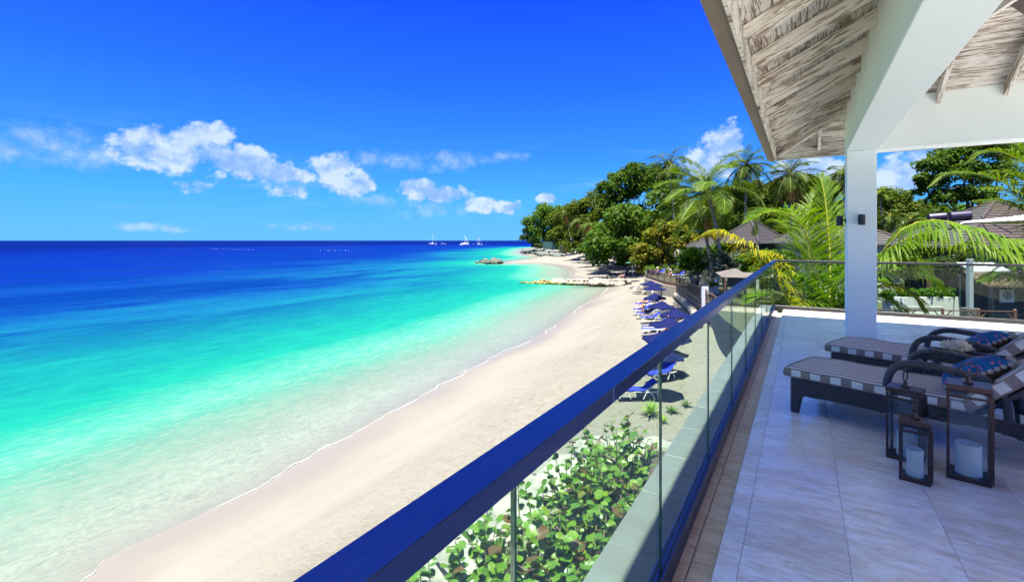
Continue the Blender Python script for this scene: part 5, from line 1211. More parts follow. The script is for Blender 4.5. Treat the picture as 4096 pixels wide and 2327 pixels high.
for px, py, rz, lb in ((2690, 1108, RZC, 'navy deck lounger behind the man in the cap'), (2722, 1107, RZC, 'royal blue deck lounger right of the man in the cap'), (2620, 1098, RZC+.2, 'deck lounger of the woman in blue at the far railing'),
                       (2780, 1110, RZC+.2, 'royal blue deck lounger of the person in white'), (2812, 1112, RZC, 'royal blue deck lounger of the person in red'), (2800, 1150, RZC-.2, 'dark deck lounger in the shade of the palm trunks')):
    put(copy_tree(lp), px, py, GARDEN, rz, lb, GD)
# ------------------------------------------------------------------ people
M_SKIN = mat('fair_skin', (.46, .23, .15), (.40, .19, .12), 6, rough=.6); M_SKIND = mat('brown_skin', (.11, .05, .032), (.09, .04, .026), 6, rough=.55)
def cloth(n, c): return mat(n, c, tuple(x*.75 for x in c), 12, rough=.9)
POSES = {
 'stand': dict(pel=(0, 0, .95), che=(0, .0, 1.30), nec=(0, 0, 1.50), hea=(0, .02, 1.62), top=(0, .01, 1.74), sh=.19, kl=(-.10, .05, .50), fl=(-.11, 0, .06), tl=(-.11, .17, .03), kr=(.10, .0, .50), fr=(.12, -.10, .07), tr=(.12, .06, .03), el=(-.27, -.03, 1.15), hl=(-.26, .12, .92), er=(.27, -.03, 1.15), hr=(.25, .10, .90)),
 'sit': dict(pel=(0, 0, .46), che=(0, -.02, .80), nec=(0, .02, 1.00), hea=(0, .07, 1.12), top=(0, .09, 1.24), sh=.19, kl=(-.11, .42, .62), fl=(-.12, .78, .46), tl=(-.12, .92, .50), kr=(.11, .40, .66), fr=(.12, .74, .46), tr=(.12, .88, .50), el=(-.26, .16, .72), hl=(-.12, .36, .80), er=(.26, .16, .72), hr=(.12, .36, .80)),
 'lie': dict(pel=(0, 0, .50), che=(0, -.32, .66), nec=(0, -.46, .78), hea=(0, -.54, .86), top=(0, -.62, .94), sh=.19, kl=(-.10, .40, .82), fl=(-.11, .62, .47), tl=(-.11, .76, .50), kr=(.10, .42, .56), fr=(.11, .85, .47), tr=(.11, .92, .56), el=(-.27, -.22, .55), hl=(-.14, .05, .62), er=(.27, -.22, .55), hr=(.14, .05, .62)),
 'edge': dict(pel=(0, 0, .46), che=(0, .06, .80), nec=(0, .14, 1.0), hea=(0, .20, 1.12), top=(0, .23, 1.24), sh=.19, kl=(-.13, .42, .48), fl=(-.13, .44, .06), tl=(-.13, .60, .03), kr=(.13, .42, .48), fr=(.13, .40, .06), tr=(.13, .56, .03), el=(-.27, .22, .72), hl=(-.08, .50, .84), er=(.27, .22, .72), hr=(.10, .50, .80))}
def person(label, pos, rz, pose, skin, top=None, bottom=None, hair=(.05, .03, .02), hat=None, group=None, scale=1.0):
    t = thing('person', label, 'person', pos, rz, group); t.scale = (scale,)*3; q = POSES[pose]; V = {}; co = []; rad = []; E = []
    def v(n, p, r): V[n] = len(co); co.append(p); rad.append(r)
    pel = Vector(q['pel']); che = Vector(q['che']); nec = Vector(q['nec'])
    v('pel', pel, .145); v('wai', pel.lerp(che, .5), .125); v('che', che, .15); v('nk0', che.lerp(nec, .75), .085); v('nec', nec, .055); v('hea', q['hea'], .088); v('top', q['top'], .075)
    E += [('pel', 'wai'), ('wai', 'che'), ('che', 'nk0'), ('nk0', 'nec'), ('nec', 'hea'), ('hea', 'top')]
    up = (nec-che).normalized()
    for s_, sg in (('l', -1), ('r', 1)):
        sh = che+up*.13+Vector((sg*q['sh'], 0, 0)); v('s'+s_, sh, .066); v('e'+s_, q['e'+s_], .046); v('h'+s_, q['h'+s_], .032)
        hv = Vector(q['h'+s_]); dv = (hv-Vector(q['e'+s_])).normalized(); v('p'+s_, hv+dv*.075, .036); v('g'+s_, hv+dv*.16, .018)
        E += [('che', 's'+s_), ('s'+s_, 'e'+s_), ('e'+s_, 'h'+s_), ('h'+s_, 'p'+s_), ('p'+s_, 'g'+s_)]
        for k in range(3): v(f'f{s_}{k}', hv+dv*.15+Vector((.022*(k-1.2), .012*k, .012*(k-1))), .010); E.append(('p'+s_, f'f{s_}{k}'))
        hp = pel+Vector((sg*.09, 0, -.02)); v('t'+s_, hp.lerp(Vector(q['k'+s_]), .22), .092); v('k'+s_, q['k'+s_], .062); v('c'+s_, Vector(q['k'+s_]).lerp(Vector(q['f'+s_]), .35), .058); v('a'+s_, q['f'+s_], .040); v('o'+s_, q['t'+s_], .036)
        E += [('pel', 't'+s_), ('t'+s_, 'k'+s_), ('k'+s_, 'c'+s_), ('c'+s_, 'a'+s_), ('a'+s_, 'o'+s_)]
    me = bpy.data.meshes.new('body'); me.from_pydata([tuple(p) for p in co], [(V[a], V[b]) for a, b in E], []); me.materials.append(skin)
    o = link('body', me, t); sk = o.modifiers.new('skin', 'SKIN'); ss = o.modifiers.new('sub', 'SUBSURF'); ss.levels = 1; ss.render_levels = 1; sk.use_smooth_shade = True
    for i, r in enumerate(rad): me.skin_vertices[0].data[i].radius = (r, r)
    me.skin_vertices[0].data[V['pel']].use_root = True
    hd = Vector(q['hea']); tp = Vector(q['top']); M = Matrix.Translation(hd.lerp(tp, .45)) @ (tp-hd).to_track_quat('Z', 'Y').to_matrix().to_4x4()
    b = MB(); b.lathe([(.100, -.05), (.108, .0), (.10, .05), (.06, .095), (0, .108)], 12, M, cap=False); b.obj('hair', cloth('hair_%.2f_%.2f' % hair[:2], hair), t, smooth=True)
    if hat: b = MB(); b.lathe([(.16, .02), (.165, .026), (.112, .035), (.105, .10), (.05, .125), (0, .128)], 14, M, cap=False); b.obj('hat', cloth('hat_%.2f' % hat[0], hat), t, smooth=True)
    if bottom:
        b = MB(); b.tube([pel+(che-pel)*.22, pel, pel.lerp((Vector(q['kl'])+Vector(q['kr']))/2, .25)], [.155, .18, .165], 12); b.obj('shorts', cloth('cloth_%.2f_%.2f_%.2f' % bottom, bottom), t, smooth=True)
    if top:
        b = MB(); b.tube([pel+(che-pel)*.15, pel.lerp(che, .55), che, che.lerp(nec, .62)], [.165, .15, .185, .12], 12); b.obj('shirt', cloth('cloth_%.2f_%.2f_%.2f' % top, top), t, smooth=True)
    return t
def pz(px, py, z): return PZ(px, py, z)
RS = RZC+PI/2                          # facing the sea
def on_lounger(px, py, along, z): return PZ(px, py, z)+Vector((math.cos(RZC), math.sin(RZC), 0))*along+Vector((-math.sin(RZC), math.cos(RZC), 0))*.31
m_ = person('person in dark swimwear sitting up on a lounger reading a white book', on_lounger(2540, 1251, .95, SAND), RS, 'sit', M_SKIN, None, (.01, .01, .012), (.30, .20, .09), group='people on the beach')
b = MB(); b.box((-.075, 0, 0), (.14, .01, .21), rz=.25); b.box((.075, 0, 0), (.14, .01, .21), rz=-.25); tag(b.obj('book', M_WPAINT), 'open white book held by the reader on the beach', 'book'); bk_ = bpy.data.objects['book']
bk_.matrix_basis = m_.matrix_basis @ Matrix.Translation((0, .44, .86)) @ Matrix.Rotation(-.5, 4, 'X')
person('person with brown skin lying back with one knee bent under a parasol', on_lounger(2549, 1266, 1.05, SAND), RS, 'lie', M_SKIND, (.45, .45, .45), (.02, .02, .05), (.01, .01, .01), group='people on the beach')
person('person in black lying on a lounger under the third parasol', on_lounger(2545, 1227, 1.05, SAND), RS, 'lie', M_SKIN, (.02, .02, .025), (.02, .02, .03), (.06, .03, .02), group='people on the beach')
person('person in white sitting up behind the readers under the third parasol', on_lounger(2590, 1219, 1.0, SAND), RS, 'sit', M_SKIN, (.6, .6, .6), (.05, .05, .08), (.02, .015, .01), group='people on the beach')
person('person lying on the lounger between the two near parasols', on_lounger(2668, 1296, .9, SAND), RS, 'lie', M_SKIN, None, (.02, .04, .3), (.05, .03, .02), group='people on the beach')
person('bare-chested person in a pale cap sitting on the edge of a deck lounger', PZ(2688, 1112, GARDEN), RS, 'edge', M_SKIN, None, (.5, .5, .48), (.3, .25, .2), (.55, .5, .36), group='people on the deck')
person('person in a white hat sitting in blue by the far railing', PZ(2635, 1101, GARDEN), RS, 'edge', M_SKIN, (.01, .03, .35), (.02, .02, .05), (.1, .07, .04), (.6, .58, .5), group='people on the deck')
person('person in white reclining on the deck beside the large pot', on_lounger(2780, 1110, 1.0, GARDEN), RS, 'lie', M_SKIN, (.65, .65, .68), (.3, .3, .35), (.05, .03, .02), group='people on the deck')
person('person in a red top and white hat sitting on a deck lounger', on_lounger(2812, 1112, .9, GARDEN), RS, 'sit', M_SKIN, (.45, .02, .06), (.02, .08, .04), (.05, .03, .02), (.7, .7, .68), group='people on the deck')
def far_person(label, px, py, d, pose, top, bottom, rz, skin=M_SKIN): p = PD(px, py, d); person(label, Vector((p.x, p.y, gh(p.x, p.y))), rz, pose, skin, top, bottom, group='people far along the beach')
far_person('small figure in pale clothes standing by the far riprap', 2256, 1020, 225, 'stand', (.45, .5, .5), (.2, .2, .2), .4); far_person('small dark figure standing beside the far riprap', 2264, 1021, 225, 'stand', (.03, .03, .05), (.03, .03, .04), 2.4, M_SKIND)
far_person('figure in blue bending at the end of the far hedge', 2275, 1012, 225, 'edge', (.01, .06, .5), (.02, .03, .2), 1.0); far_person('person sitting on the far beach beside the dark rocks', 2400, 1054, 130, 'sit', (.35, .08, .08), (.1, .05, .05), RS)
far_person('person in a pink swimsuit walking on the far beach', 2432, 1072, 118, 'stand', (.5, .06, .12), (.45, .06, .1), 2.0); far_person('person in purple sitting in the tree shade on the beach', 2497, 1072, 105, 'sit', (.2, .04, .4), (.05, .05, .1), RS); far_person('person in grey sitting in the tree shade on the beach', 2486, 1071, 105, 'sit', (.06, .07, .08), (.05, .05, .08), RS)
# ------------------------------------------------------------------ rocks
def rock_mesh(name, mt, seed, jag=.25, flat=.7):
    bm = bmesh.new(); bmesh.ops.create_icosphere(bm, subdivisions=2, radius=1); rng = random.Random(seed)
    pl = [(Vector((rng.gauss(0, 1), rng.gauss(0, 1), rng.gauss(0, 1))).normalized(), rng.uniform(.55, .85)) for _ in range(9)]
    for v in bm.verts:
        d = v.co.normalized(); k = 1.0
        for n, h in pl:
            if d.dot(n) > h: k = min(k, h/d.dot(n)+.05)
        v.co = Vector((d.x*1.15, d.y, d.z*flat))*k*(1+rng.uniform(-jag, jag)*.25)
    me = bpy.data.meshes.new(name); bm.to_mesh(me); bm.free(); me.materials.append(mt); return me
def rock_mat(name, c1, c2, stain=None):
    m = mat(name, c1, c2, 1.6, 7, rough=.95, bump=.7, bscale=5, lo=.35, hi=.62); t = NT(m.node_tree); p = t.n['Principled BSDF']
    pos = t.add('ShaderNodeNewGeometry').outputs['Position']; c = p.inputs['Base Color'].links[0].from_socket
    pit = t.mr(t.noise(pos, 3.0, 6, .75), .58, .68); c = t.mix(t.m('MULTIPLY', pit, .6), c, tuple(x*.35 for x in c1))
    if stain:
        sp = t.add('ShaderNodeSeparateXYZ', {0: pos}); f = t.mr(t.m('ADD', sp.outputs[2], t.m('MULTIPLY', t.noise(pos, 1.3, 4), 1.2)), SEA+1.25, SEA+.75); c = t.mix(f, c, stain)
    t.set(p, 'Base Color', c); return m
M_LIME = rock_mat('limestone', (.23, .205, .165), (.18, .15, .115), (.05, .07, .007)); M_OCHRE = rock_mat('ochre_limestone', (.19, .15, .055), (.16, .13, .06), (.13, .11, .015)); M_REEF = rock_mat('dark_reef_rock', (.085, .10, .075), (.05, .055, .042)); M_RIP = rock_mat('grey_green_rock', (.11, .125, .10), (.06, .07, .06)); M_BANK = rock_mat('pale_bank_rock', (.25, .245, .215), (.14, .14, .115))
RK = {k: [rock_mesh('rock_'+k, m_, 10*i+hash(k) % 7 if False else 10*i+len(k), .3) for i in range(6)] for k, m_ in (('lime', M_LIME), ('ochre', M_OCHRE), ('reef', M_REEF), ('rip', M_RIP), ('bank', M_BANK))}
rr = random.Random(4)
def rock(kind, p, s, label, group, name='boulder', sq=1.0):
    o = link(name, RK[kind][rr.randrange(6)], None, p, (rr.uniform(-.25, .25), rr.uniform(-.25, .25), rr.uniform(0, 6.3)), (s*rr.uniform(.85, 1.2), s*rr.uniform(.85, 1.15), s*rr.uniform(.75, 1.05)*sq)); return tag(o, label, 'rock', group)
A = PZ(2120, 1132, SEA); B = PZ(2500, 1134, SEA+.7)
for row, (n, off, zz, s0) in enumerate([(24, 0, .0, .85), (21, .8, .45, .72), (17, 1.9, .05, .78)]):
    for i in range(n):
        f = (i+.3*rr.random())/(n-1); f = f*.94+.06*row*.5
        p = A.lerp(B, f); dirv = (B-A).normalized(); nv = Vector((-dirv.y, dirv.x, 0)); p = p+nv*off+Vector((0, 0, zz*(.55+.6*min(1, f*2.2))))
        och = f < .26
        rock('ochre' if och else 'lime', p, s0*(.75+.5*rr.random())*(.7 if f < .12 else 1), 'mustard-stained boulder at the seaward end of the groyne' if och else 'pale limestone boulder in the low groyne across the beach', 'ochre groyne boulders' if och else 'limestone groyne boulders')
for k, (px, py) in enumerate(((2092, 1130), (2103, 1129), (2112, 1131))): rock('ochre', PZ(px, py, SEA)+Vector((0, 0, .0)), .8, 'mustard-stained boulder at the seaward end of the groyne', 'ochre groyne boulders', sq=.5)
for k in range(24):
    x = rr.uniform(1908, 2010); f = 1-abs((x-1962)/58)**2; p = PZ(x, 1052+rr.uniform(-4, 5), SEA); rock('reef', p+Vector((0, 0, .2+rr.uniform(0, .9)*max(.15, f))), rr.uniform(1.0, 1.9)*(.6+.5*f), 'dark rock of the small reef outcrop in the turquoise water', 'reef outcrop rocks')
for k in range(9): rock('reef', PZ(2012+k*12+rr.uniform(-3, 3), 1047-k*.5, SEA)+Vector((0, 0, .1)), rr.uniform(.5, .9), 'dark rock in the line joining the reef outcrop to the spit', 'low rocks off the spit', sq=.5)
for k in range(95):
    f = rr.random(); x = 2092+f*150; y = np.interp(f, [0, .3, .6, 1], [1003, 1010, 1016, 1025])+rr.uniform(-7, 6)*(1 if f < .8 else .6)
    p = PZ(x, y, SEA+.8); rock('rip', Vector((p.x, p.y, max(gh(p.x, p.y), SEA)+.5)), rr.uniform(1.2, 2.6), 'grey green boulder in the riprap at the foot of the headland', 'headland riprap boulders')
for k in range(38):
    x = rr.uniform(2320, 2500); y = np.interp(x, [2320, 2400, 2500], [1036, 1046, 1062])+rr.uniform(-4, 3); p = PZ(x, y, SAND+.4); rock('lime' if rr.random() < .55 else 'reef', p+Vector((0, 0, .3)), rr.uniform(.5, 1.3), 'weathered boulder in the low bank under the shore trees', 'bank boulders under the trees')
for k in range(40):
    x = rr.uniform(2536, 2655); y = rr.uniform(1148, 1170)+(x-2600)*.03; p = PZ(x, y, SAND); rock('lime', p+Vector((0, 0, .02)), rr.uniform(.2, .6), 'pale rubble stone at the foot of the deck wall', 'rubble below the deck', sq=.6)
# ------------------------------------------------------------------ yachts and buoys
M_HULL = mat('white_gelcoat', (.80, .80, .79), rough=.3); M_SAILB = mat('blue_sail_cover', (.02, .05, .25), rough=.8); M_GLZ = mat('dark_window', (.02, .03, .04), rough=.15)
def hull(L, w, h, n=10):
    V = []; F = []
    for i in range(n+1):
        t_ = i/n; hw = w/2*(math.sin(PI*min(1, .25+t_*.75))**.7 if t_ < 1 else 0); x = (t_-.5)*L; sheer = h*(1+.25*t_**2)
        V += [(x-.02*L*(1-t_), -hw, sheer), (x, -hw*.75, -.3), (x, hw*.75, -.3), (x-.02*L*(1-t_), hw, sheer)]
    for i in range(n):
        a = i*4; F += [(a, a+1, a+5, a+4), (a+1, a+2, a+6, a+5), (a+2, a+3, a+7, a+6), (a+3, a, a+4, a+7)]
    F.append((0, 3, 2, 1)); b = MB(); b.add(V, F); return b
def yacht(label, px, py, L, mast, rz, kind='sail', stripe=None):
    p = PZ(px, py, SEA); t = thing('yacht' if kind != 'dinghy' else 'dinghy', label, 'boat', p, rz, 'boats anchored off the headland'); h = L*.085
    if kind == 'cat':
        for y in (-L*.2, L*.2): o = hull(L, L*.12, h).obj('hull', M_HULL, t, (0, y, 0))
        b = MB(); b.bevbox((-.02*L, 0, h*1.05), (L*.6, L*.42, h*.5), .2); b.obj('bridge_deck', M_HULL, t)
    else: hull(L, L*.27, h).obj('hull', M_HULL, t)
    if stripe: b = MB(); b.box((.02*L, -L*.27 if kind == 'cat' else -L*.137, h*.55), (L*.8, .06, h*.22)); b.obj('stripe', stripe, t)
    if kind == 'dinghy': b = MB(); b.bevbox((-.1*L, 0, h*1.3), (L*.3, L*.16, h*.8), .1); b.obj('console', M_HULL, t); return
    b = MB(); b.bevbox((-.06*L, 0, h*1.35), (L*.42, L*.16, h*.75), h*.15); cb_ = b.obj('cabin', M_HULL, t); b = MB(); b.box((-.06*L, 0, h*1.45), (L*.36, L*.165, h*.25)); b.obj('window', M_GLZ, cb_)
    if mast:
        b = MB(); b.tube([(0.03*L, 0, h), (0.03*L, 0, mast)], .22, 6); ms = b.obj('mast', M_HULL, t); b = MB(); b.tube([(.03*L, 0, h*2.2), (-.38*L, 0, h*2.1)], .28, 6); b.obj('boom', M_SAILB, ms)
        b = MB(); b.tube([(.03*L, 0, mast*.98), (.49*L, 0, h*1.2)], .16 if kind == 'cat' else .07, 4); b.obj('forestay', M_HULL, ms); b = MB(); b.tube([(.03*L, 0, mast*.98), (-.49*L, 0, h*1.1)], .05, 4); b.obj('backstay', M_HULL, ms)
        if kind == 'cat': b = MB(); b.tube([(.03*L, 0, mast*.86), (.36*L, 0, h*1.2)], .2, 4); b.obj('furled_sail', M_HULL, ms)
    else: b = MB(); b.box((-.08*L, 0, h*2.7), (L*.5, L*.2, h*.15)); b.obj('bimini_top', M_SAILB, t)
yacht('white single-masted yacht leftmost of the anchored boats', 1730, 977, 18.5, 22, RZC+.15); yacht('small covered motor boat between the two larger yachts', 1771, 975.5, 14, 0, RZC, 'motor')
yacht('catamaran with raked forestays and a pink hull stripe', 1859, 976, 19, 21, RZC-.1, 'cat', mat('pink_stripe', (.55, .22, .22), rough=.5)); yacht('white motor launch lying in front of the catamaran', 1846, 979, 10.5, 0, RZC, 'dinghy'); yacht('tiny dinghy between the catamaran and the right yacht', 1893, 976.5, 4.5, 0, RZC, 'dinghy'); yacht('short-masted white yacht rightmost of the anchored boats', 1916, 978, 12.5, 15.5, RZC+.1)
bu = MB().lathe([(0, -.1), (.14, -.1), (.2, 0), (.14, .15), (0, .2)], 8, cap=False).mesh('buoy', M_HULL, True)
for k in range(19): tag(link('buoy', bu, None, PZ(843+k*9.5, 995+k*.14, SEA)), 'small white float in the longer buoy line far out at left', 'buoy', 'long buoy line')
for k in range(9): tag(link('buoy', bu, None, PZ(1283+k*14, 1000.3+k*.1, SEA)), 'small white float in the shorter buoy line right of the long one', 'buoy', 'short buoy line')
# ------------------------------------------------------------------ houses behind the garden
M_ROOF = mat('dark_roof_tile', (.013, .010, .012), (.021, .016, .017), 2.5, rough=.75, bump=.5, bscale=9); M_ROOFB = mat('brown_roof_tile', (.033, .019, .018), (.024, .014, .014), 2.5, rough=.8, bump=.5, bscale=9); M_ROOFG = mat('grey_roof_tile', (.042, .041, .037), (.030, .029, .026), 2.5, rough=.8, bump=.4, bscale=9)
M_HWALL = mat('white_house_wall', (.42, .43, .42), (.36, .37, .36), 1.2, rough=.85); M_GWALL = mat('grey_siding_and_shade', (.085, .085, .08), (.06, .06, .057), 2, rough=.8)
def hip_roof(t, Lx, Ly, ze, rise, n, mats_, over=.0):
    """courses of tile on the four slopes, each course one sloped board overlapping the next; plan 0..Lx, 0..Ly"""
    w = min(Lx, Ly)/2
    for f, mt in zip(range(4), mats_):
        for i in range(n):
            a0, a1 = i/n*w, (i+1)/n*w+.03; z0 = ze+rise*i/n+.05; z1 = ze+rise*min(1, (i+1)/n+.0)
            if f == 0: pts = [(0, a0), (Lx, a0)]; q = lambda a, z: ((a, a, z), (Lx-a, a, z))
            elif f == 1: q = lambda a, z: ((Lx-a, a, z), (Lx-a, Ly-a, z))
            elif f == 2: q = lambda a, z: ((Lx-a, Ly-a, z), (a, Ly-a, z))
            else: q = lambda a, z: ((a, Ly-a, z), (a, a, z))
            A, B = q(a0, z0); C, D = q(min(a1, w), z1+.0)
            b = MB(); dn = Vector((0, 0, -.06)); A, B, C, D = map(Vector, (A, B, C, D))
            b.add([A, B, D, C, A+dn, B+dn, D+dn, C+dn], [(0, 1, 2, 3), (7, 6, 5, 4), (0, 4, 5, 1), (1, 5, 6, 2), (2, 6, 7, 3), (3, 7, 4, 0)]); b.obj('tile_course', mt, t)
    for (x0, y0, x1, y1) in ((0, 0, w, w), (Lx, 0, Lx-w, w), (0, Ly, w, Ly-w), (Lx, Ly, Lx-w, Ly-w)):
        b = MB(); P = [Vector((x0, y0, ze+.06)).lerp(Vector((x1, y1, ze+rise+.04)), k/24) for k in range(25)]; b.tube(P, [.13 if k % 2 else .11 for k in range(25)], 6); b.obj('hip_cap', mats_[0], t)
    b = MB(); P = [Vector((w, w, ze+rise+.03)).lerp(Vector((Lx-w, Ly-w, ze+rise+.03)), k/24) for k in range(25)]
    if (P[0]-P[-1]).length > .1: b.tube(P, [.13 if k % 2 else .11 for k in range(25)], 6); b.obj('ridge_cap', mats_[0], t)
    b = MB(); b.bbox(-.05, Lx+.05, -.05, Ly+.05, ze-.12, ze-.005); b.obj('eave_board', mat('eave_grey', (.16, .165, .17), rough=.7), t)
def wall_box(t, x0, x1, y0, y1, z0, z1, mt): b = MB(); b.bbox(x0, x1, y0, y1, z0, z1); return b.obj('wall', mt, t)
def window(t, c, w, h, axis_):
    b = MB(); d = (w, .08, h) if axis_ == 'x' else (.08, w, h); b.box(c, d); f = b.obj('window', M_WPAINT, t)
    for s_ in (-1, 1):
        b = MB(); cc = Vector(c)+(Vector((s_*w*.24, -.045, 0)) if axis_ == 'x' else Vector((-.045, s_*w*.24, 0))); b.box(cc, (w*.4, .02, h*.84) if axis_ == 'x' else (.02, w*.4, h*.84)); b.obj('pane', M_GLZ, f)
# pavilion between the palms
p = PD(3034, 968, 52); t = thing('garden_pavilion', 'pavilion with a dark tiled hip roof between the palms', 'pavilion', (p.x, p.y, 0), 1.05); zr = p.z
hip_roof(t, 6.0, 5.6, zr, 2.5, 12, (M_ROOF,)*4); t2 = wall_box(t, 1, 5, 1, 4.6, GARDEN, zr-.12, M_GWALL); window(t, (.99, 2.8, zr-1.6), 1.2, 1.3, 'y'); window(t, (3, .98, zr-1.6), 1.2, 1.3, 'x')
b = MB(); 
for x, y in ((.3, .3), (5.7, .3), (.3, 5.3)): b = MB(); b.bevbox((x, y, (zr+GARDEN)/2-.06), (.25, .25, zr-GARDEN-.14), .02); b.obj('post', M_HWALL, t)
p = PD(2830, 985, 60); t = thing('garden_pavilion', 'low grey roof half hidden behind the almond tree', 'pavilion', (p.x, p.y, 0), .95)
hip_roof(t, 3.6, 3.6, p.z, 1.2, 9, (M_ROOFG,)*4); wall_box(t, .6, 3.0, .6, 3.0, GARDEN, p.z-.12, M_GWALL)
# large house at right
E0 = PD(3850, 985, 36); rzh = R(19.9)
t = thing('house', 'large house with brown and grey tiled hip roof at the right edge', 'house', (E0.x, E0.y, 0), rzh)
hip_roof(t, 12.66, 12.7, E0.z, 3.76, 17, (M_ROOFB, M_ROOFB, M_ROOFG, M_ROOFG)); wall_box(t, 2.0, 10.9, 2.0, 10.9, GARDEN, E0.z-.12, M_GWALL); window(t, (1.99, 4, E0.z-1.7), 1.5, 1.4, 'y'); window(t, (5, 1.99, E0.z-1.7), 1.5, 1.4, 'x'); window(t, (1.99, 9, E0.z-1.7), 1.5, 1.4, 'y')  # dark wall colour stands in for the verandah shade under the eaves
p = PD(3665, 972, 41); t = thing('house', 'smaller white house with a grey roof just right of the pillar', 'house', (p.x, p.y, 0), rzh+PI/2)
hip_roof(t, 13, 8, p.z, 2.2, 11, (M_ROOFB, M_ROOFG, M_ROOFG, M_ROOFG)); wall_box(t, .8, 12.2, .8, 7.2, GARDEN, p.z-.12, M_HWALL)
for k in range(3): window(t, (2.2+k*3.4, 7.2, p.z-1.3), 1.1, 1.1, 'x')
for k in range(2): window(t, (.79, 2.6+k*2.8, p.z-1.3), 1.1, 1.1, 'y')
# solar water heaters on the roof
M_TANK = mat('purple_black_tank', (.018, .012, .035), (.025, .016, .045), 3, rough=.35); M_TEND = mat('brown_tank_end', (.09, .045, .04), (.07, .035, .03), 3, rough=.6)
def heater(label, px0, py0, px1, py1, d, r):
    a, c = PD(px0, py0, d), PD(px1, py1, d-.5); t = thing('water_heater', label, 'water heater', a.lerp(c, .5), 0, 'solar water heaters on the house roof'); a, c = a-t.location, c-t.location; dv = (c-a).normalized()
    b = MB(); b.tube([a, a+dv*.03, c-dv*.03, c], [r*.96, r, r, r*.96], 24); b.obj('tank', M_TANK, t, smooth=False)
    b = MB(); b.tube([c+dv*.001, c+dv*.03], [r*.95, r*.9], 24); b.obj('end_cap', M_TEND, t); b = MB(); b.tube([c+dv*.03, c+dv*.10], .07, 8); b.obj('valve', M_FRAME, t)
    b = MB(); b.tube([c+dv*.08, c+dv*.05+Vector((-.45, -.2, -.55)), c+Vector((-.9, -.3, -1.0))], .04, 6); b.obj('pipe', M_BLACK, t)
    for k in (.2, .8): q = a.lerp(c, k); b = MB(); b.bar(q, q+Vector((.1, .2, -1.2)), .08); b.obj('leg', M_BLACK, t)
heater('left dark cylindrical water heater on the house roof', 3714, 871, 3783, 865, 42.5, .37); heater('right dark cylindrical water heater on the house roof', 3799, 866, 3880, 860, 40.5, .40)
pp = [PD(3925, 868, 38.5), PD(3960, 890, 37), PD(4005, 910, 36), PD(4045, 930, 35)]; b = MB(); b.tube([q-pp[0] for q in pp], .05, 6); tag(b.obj('roof_pipe', M_BLACK, loc=pp[0]), 'thin black pipe running down the brown roof', 'pipe')
# white parasol on the neighbouring terrace
o = parasol(mat('white_canvas', (.74, .75, .80), (.70, .71, .76), 2, rough=.8), M_WOOD); p = PD(4250, 880, 24); o.location = (p.x, p.y, p.z-2.0*1.0); o.scale = (3.8, 3.8, 1.0); o.rotation_euler = (0, 0, .35); o.name = 'garden_parasol'; tag(o, 'large white parasol cut off by the right edge of the picture', 'parasol')
# louvred awning roof below the silver shrub
t = thing('louvred_awning', 'beige slatted awning roof beside the palm trunks', 'awning', (0, 0, 0)); M_SLAT = mat('beige_slat', (.13, .11, .095), (.10, .088, .075), 3, rough=.7)
A, B, C = PD(2862, 1088, 40), PD(2890, 1106, 38.5), PD(2945, 1071, 42)
for k in range(9):
    f = k/9; a = A.lerp(C, f); e = B.lerp(B+(C-A), f); g = e+(PD(3080, 1110, 37.5)-PD(2890, 1106, 38.5)); dz = Vector((0, 0, -.05)); nx = (C-A)*(1/9*.68)
    b = MB(); b.add([a, e, e+nx, a+nx, a+dz, e+dz, e+nx+dz, a+nx+dz], [(0, 1, 2, 3), (7, 6, 5, 4), (0, 4, 5, 1), (1, 5, 6, 2), (2, 6, 7, 3), (3, 7, 4, 0)]); b.obj('slat', M_SLAT, t)
    b = MB(); b.add([e, g, g+nx, e+nx, e+dz, g+dz, g+nx+dz, e+nx+dz], [(0, 1, 2, 3), (7, 6, 5, 4), (0, 4, 5, 1), (1, 5, 6, 2), (2, 6, 7, 3), (3, 7, 4, 0)]); b.obj('slat', M_SLAT, t)
for q in (B, B+(C-A)*.9): b = MB(); b.bar((q.x+.2, q.y, GARDEN), (q.x+.2, q.y, q.z-.05), .1); b.obj('post', M_TIMB, t)
# hedge, pot and shrubs on the deck
def leaf_box(name, label, c, d, mt, n, size, rz=0, cat='hedge', group=None):
    rng = np.random.default_rng(n); C = [(rng.uniform(-.5, .5)*d[0], rng.uniform(-.5, .5)*d[1], rng.uniform(.15, 1)*d[2]*.9) for _ in range(60)]
    V, F = leaf_cloud(C, [min(d)*.32]*60, n, size, rng); t = thing(name, label, cat, c, rz, group); link('foliage', np_mesh('foliage', V, F, mt), t)
    b = MB(); b.bbox(-d[0]*.42, d[0]*.42, -d[1]*.35, d[1]*.35, 0, d[2]*.6); b.obj('branches', M_BARKD, t); return t
p = PZ(2690, 1092, GARDEN); leaf_box('hedge', 'bright green clipped hedge behind the deck', p, (9, 1.6, 1.3), LM_HG, 9000, .11, RZC)
p = PZ(2790, 1100, GARDEN); leaf_box('hedge', 'green shrubs behind the people at the right of the deck', p, (7, 1.8, 1.5), LM_BR, 6000, .12, RZC, 'shrub')
p = PZ(2780, 1137, GARDEN); t = thing('plant_pot', 'big grey pot with a silvery shrub on the deck', 'plant pot', p); b = MB(); b.lathe([(.0, 0), (.42, 0), (.62, .6), (.72, 1.0), (.74, 1.06), (.66, 1.06), (.6, .95), (0, .93)], 20, cap=False); b.obj('pot', mat('grey_pot', (.16, .17, .17), (.11, .12, .12), 4, rough=.8), t, smooth=True)
rng = np.random.default_rng(9); V, F = leaf_cloud([(rng.normal()*.5, rng.normal()*.5, 1.5+rng.normal()*.35) for _ in range(40)], [.34]*40, 2600, .085, rng); link('shrub', np_mesh('shrub', V, F, LM_SV), t)
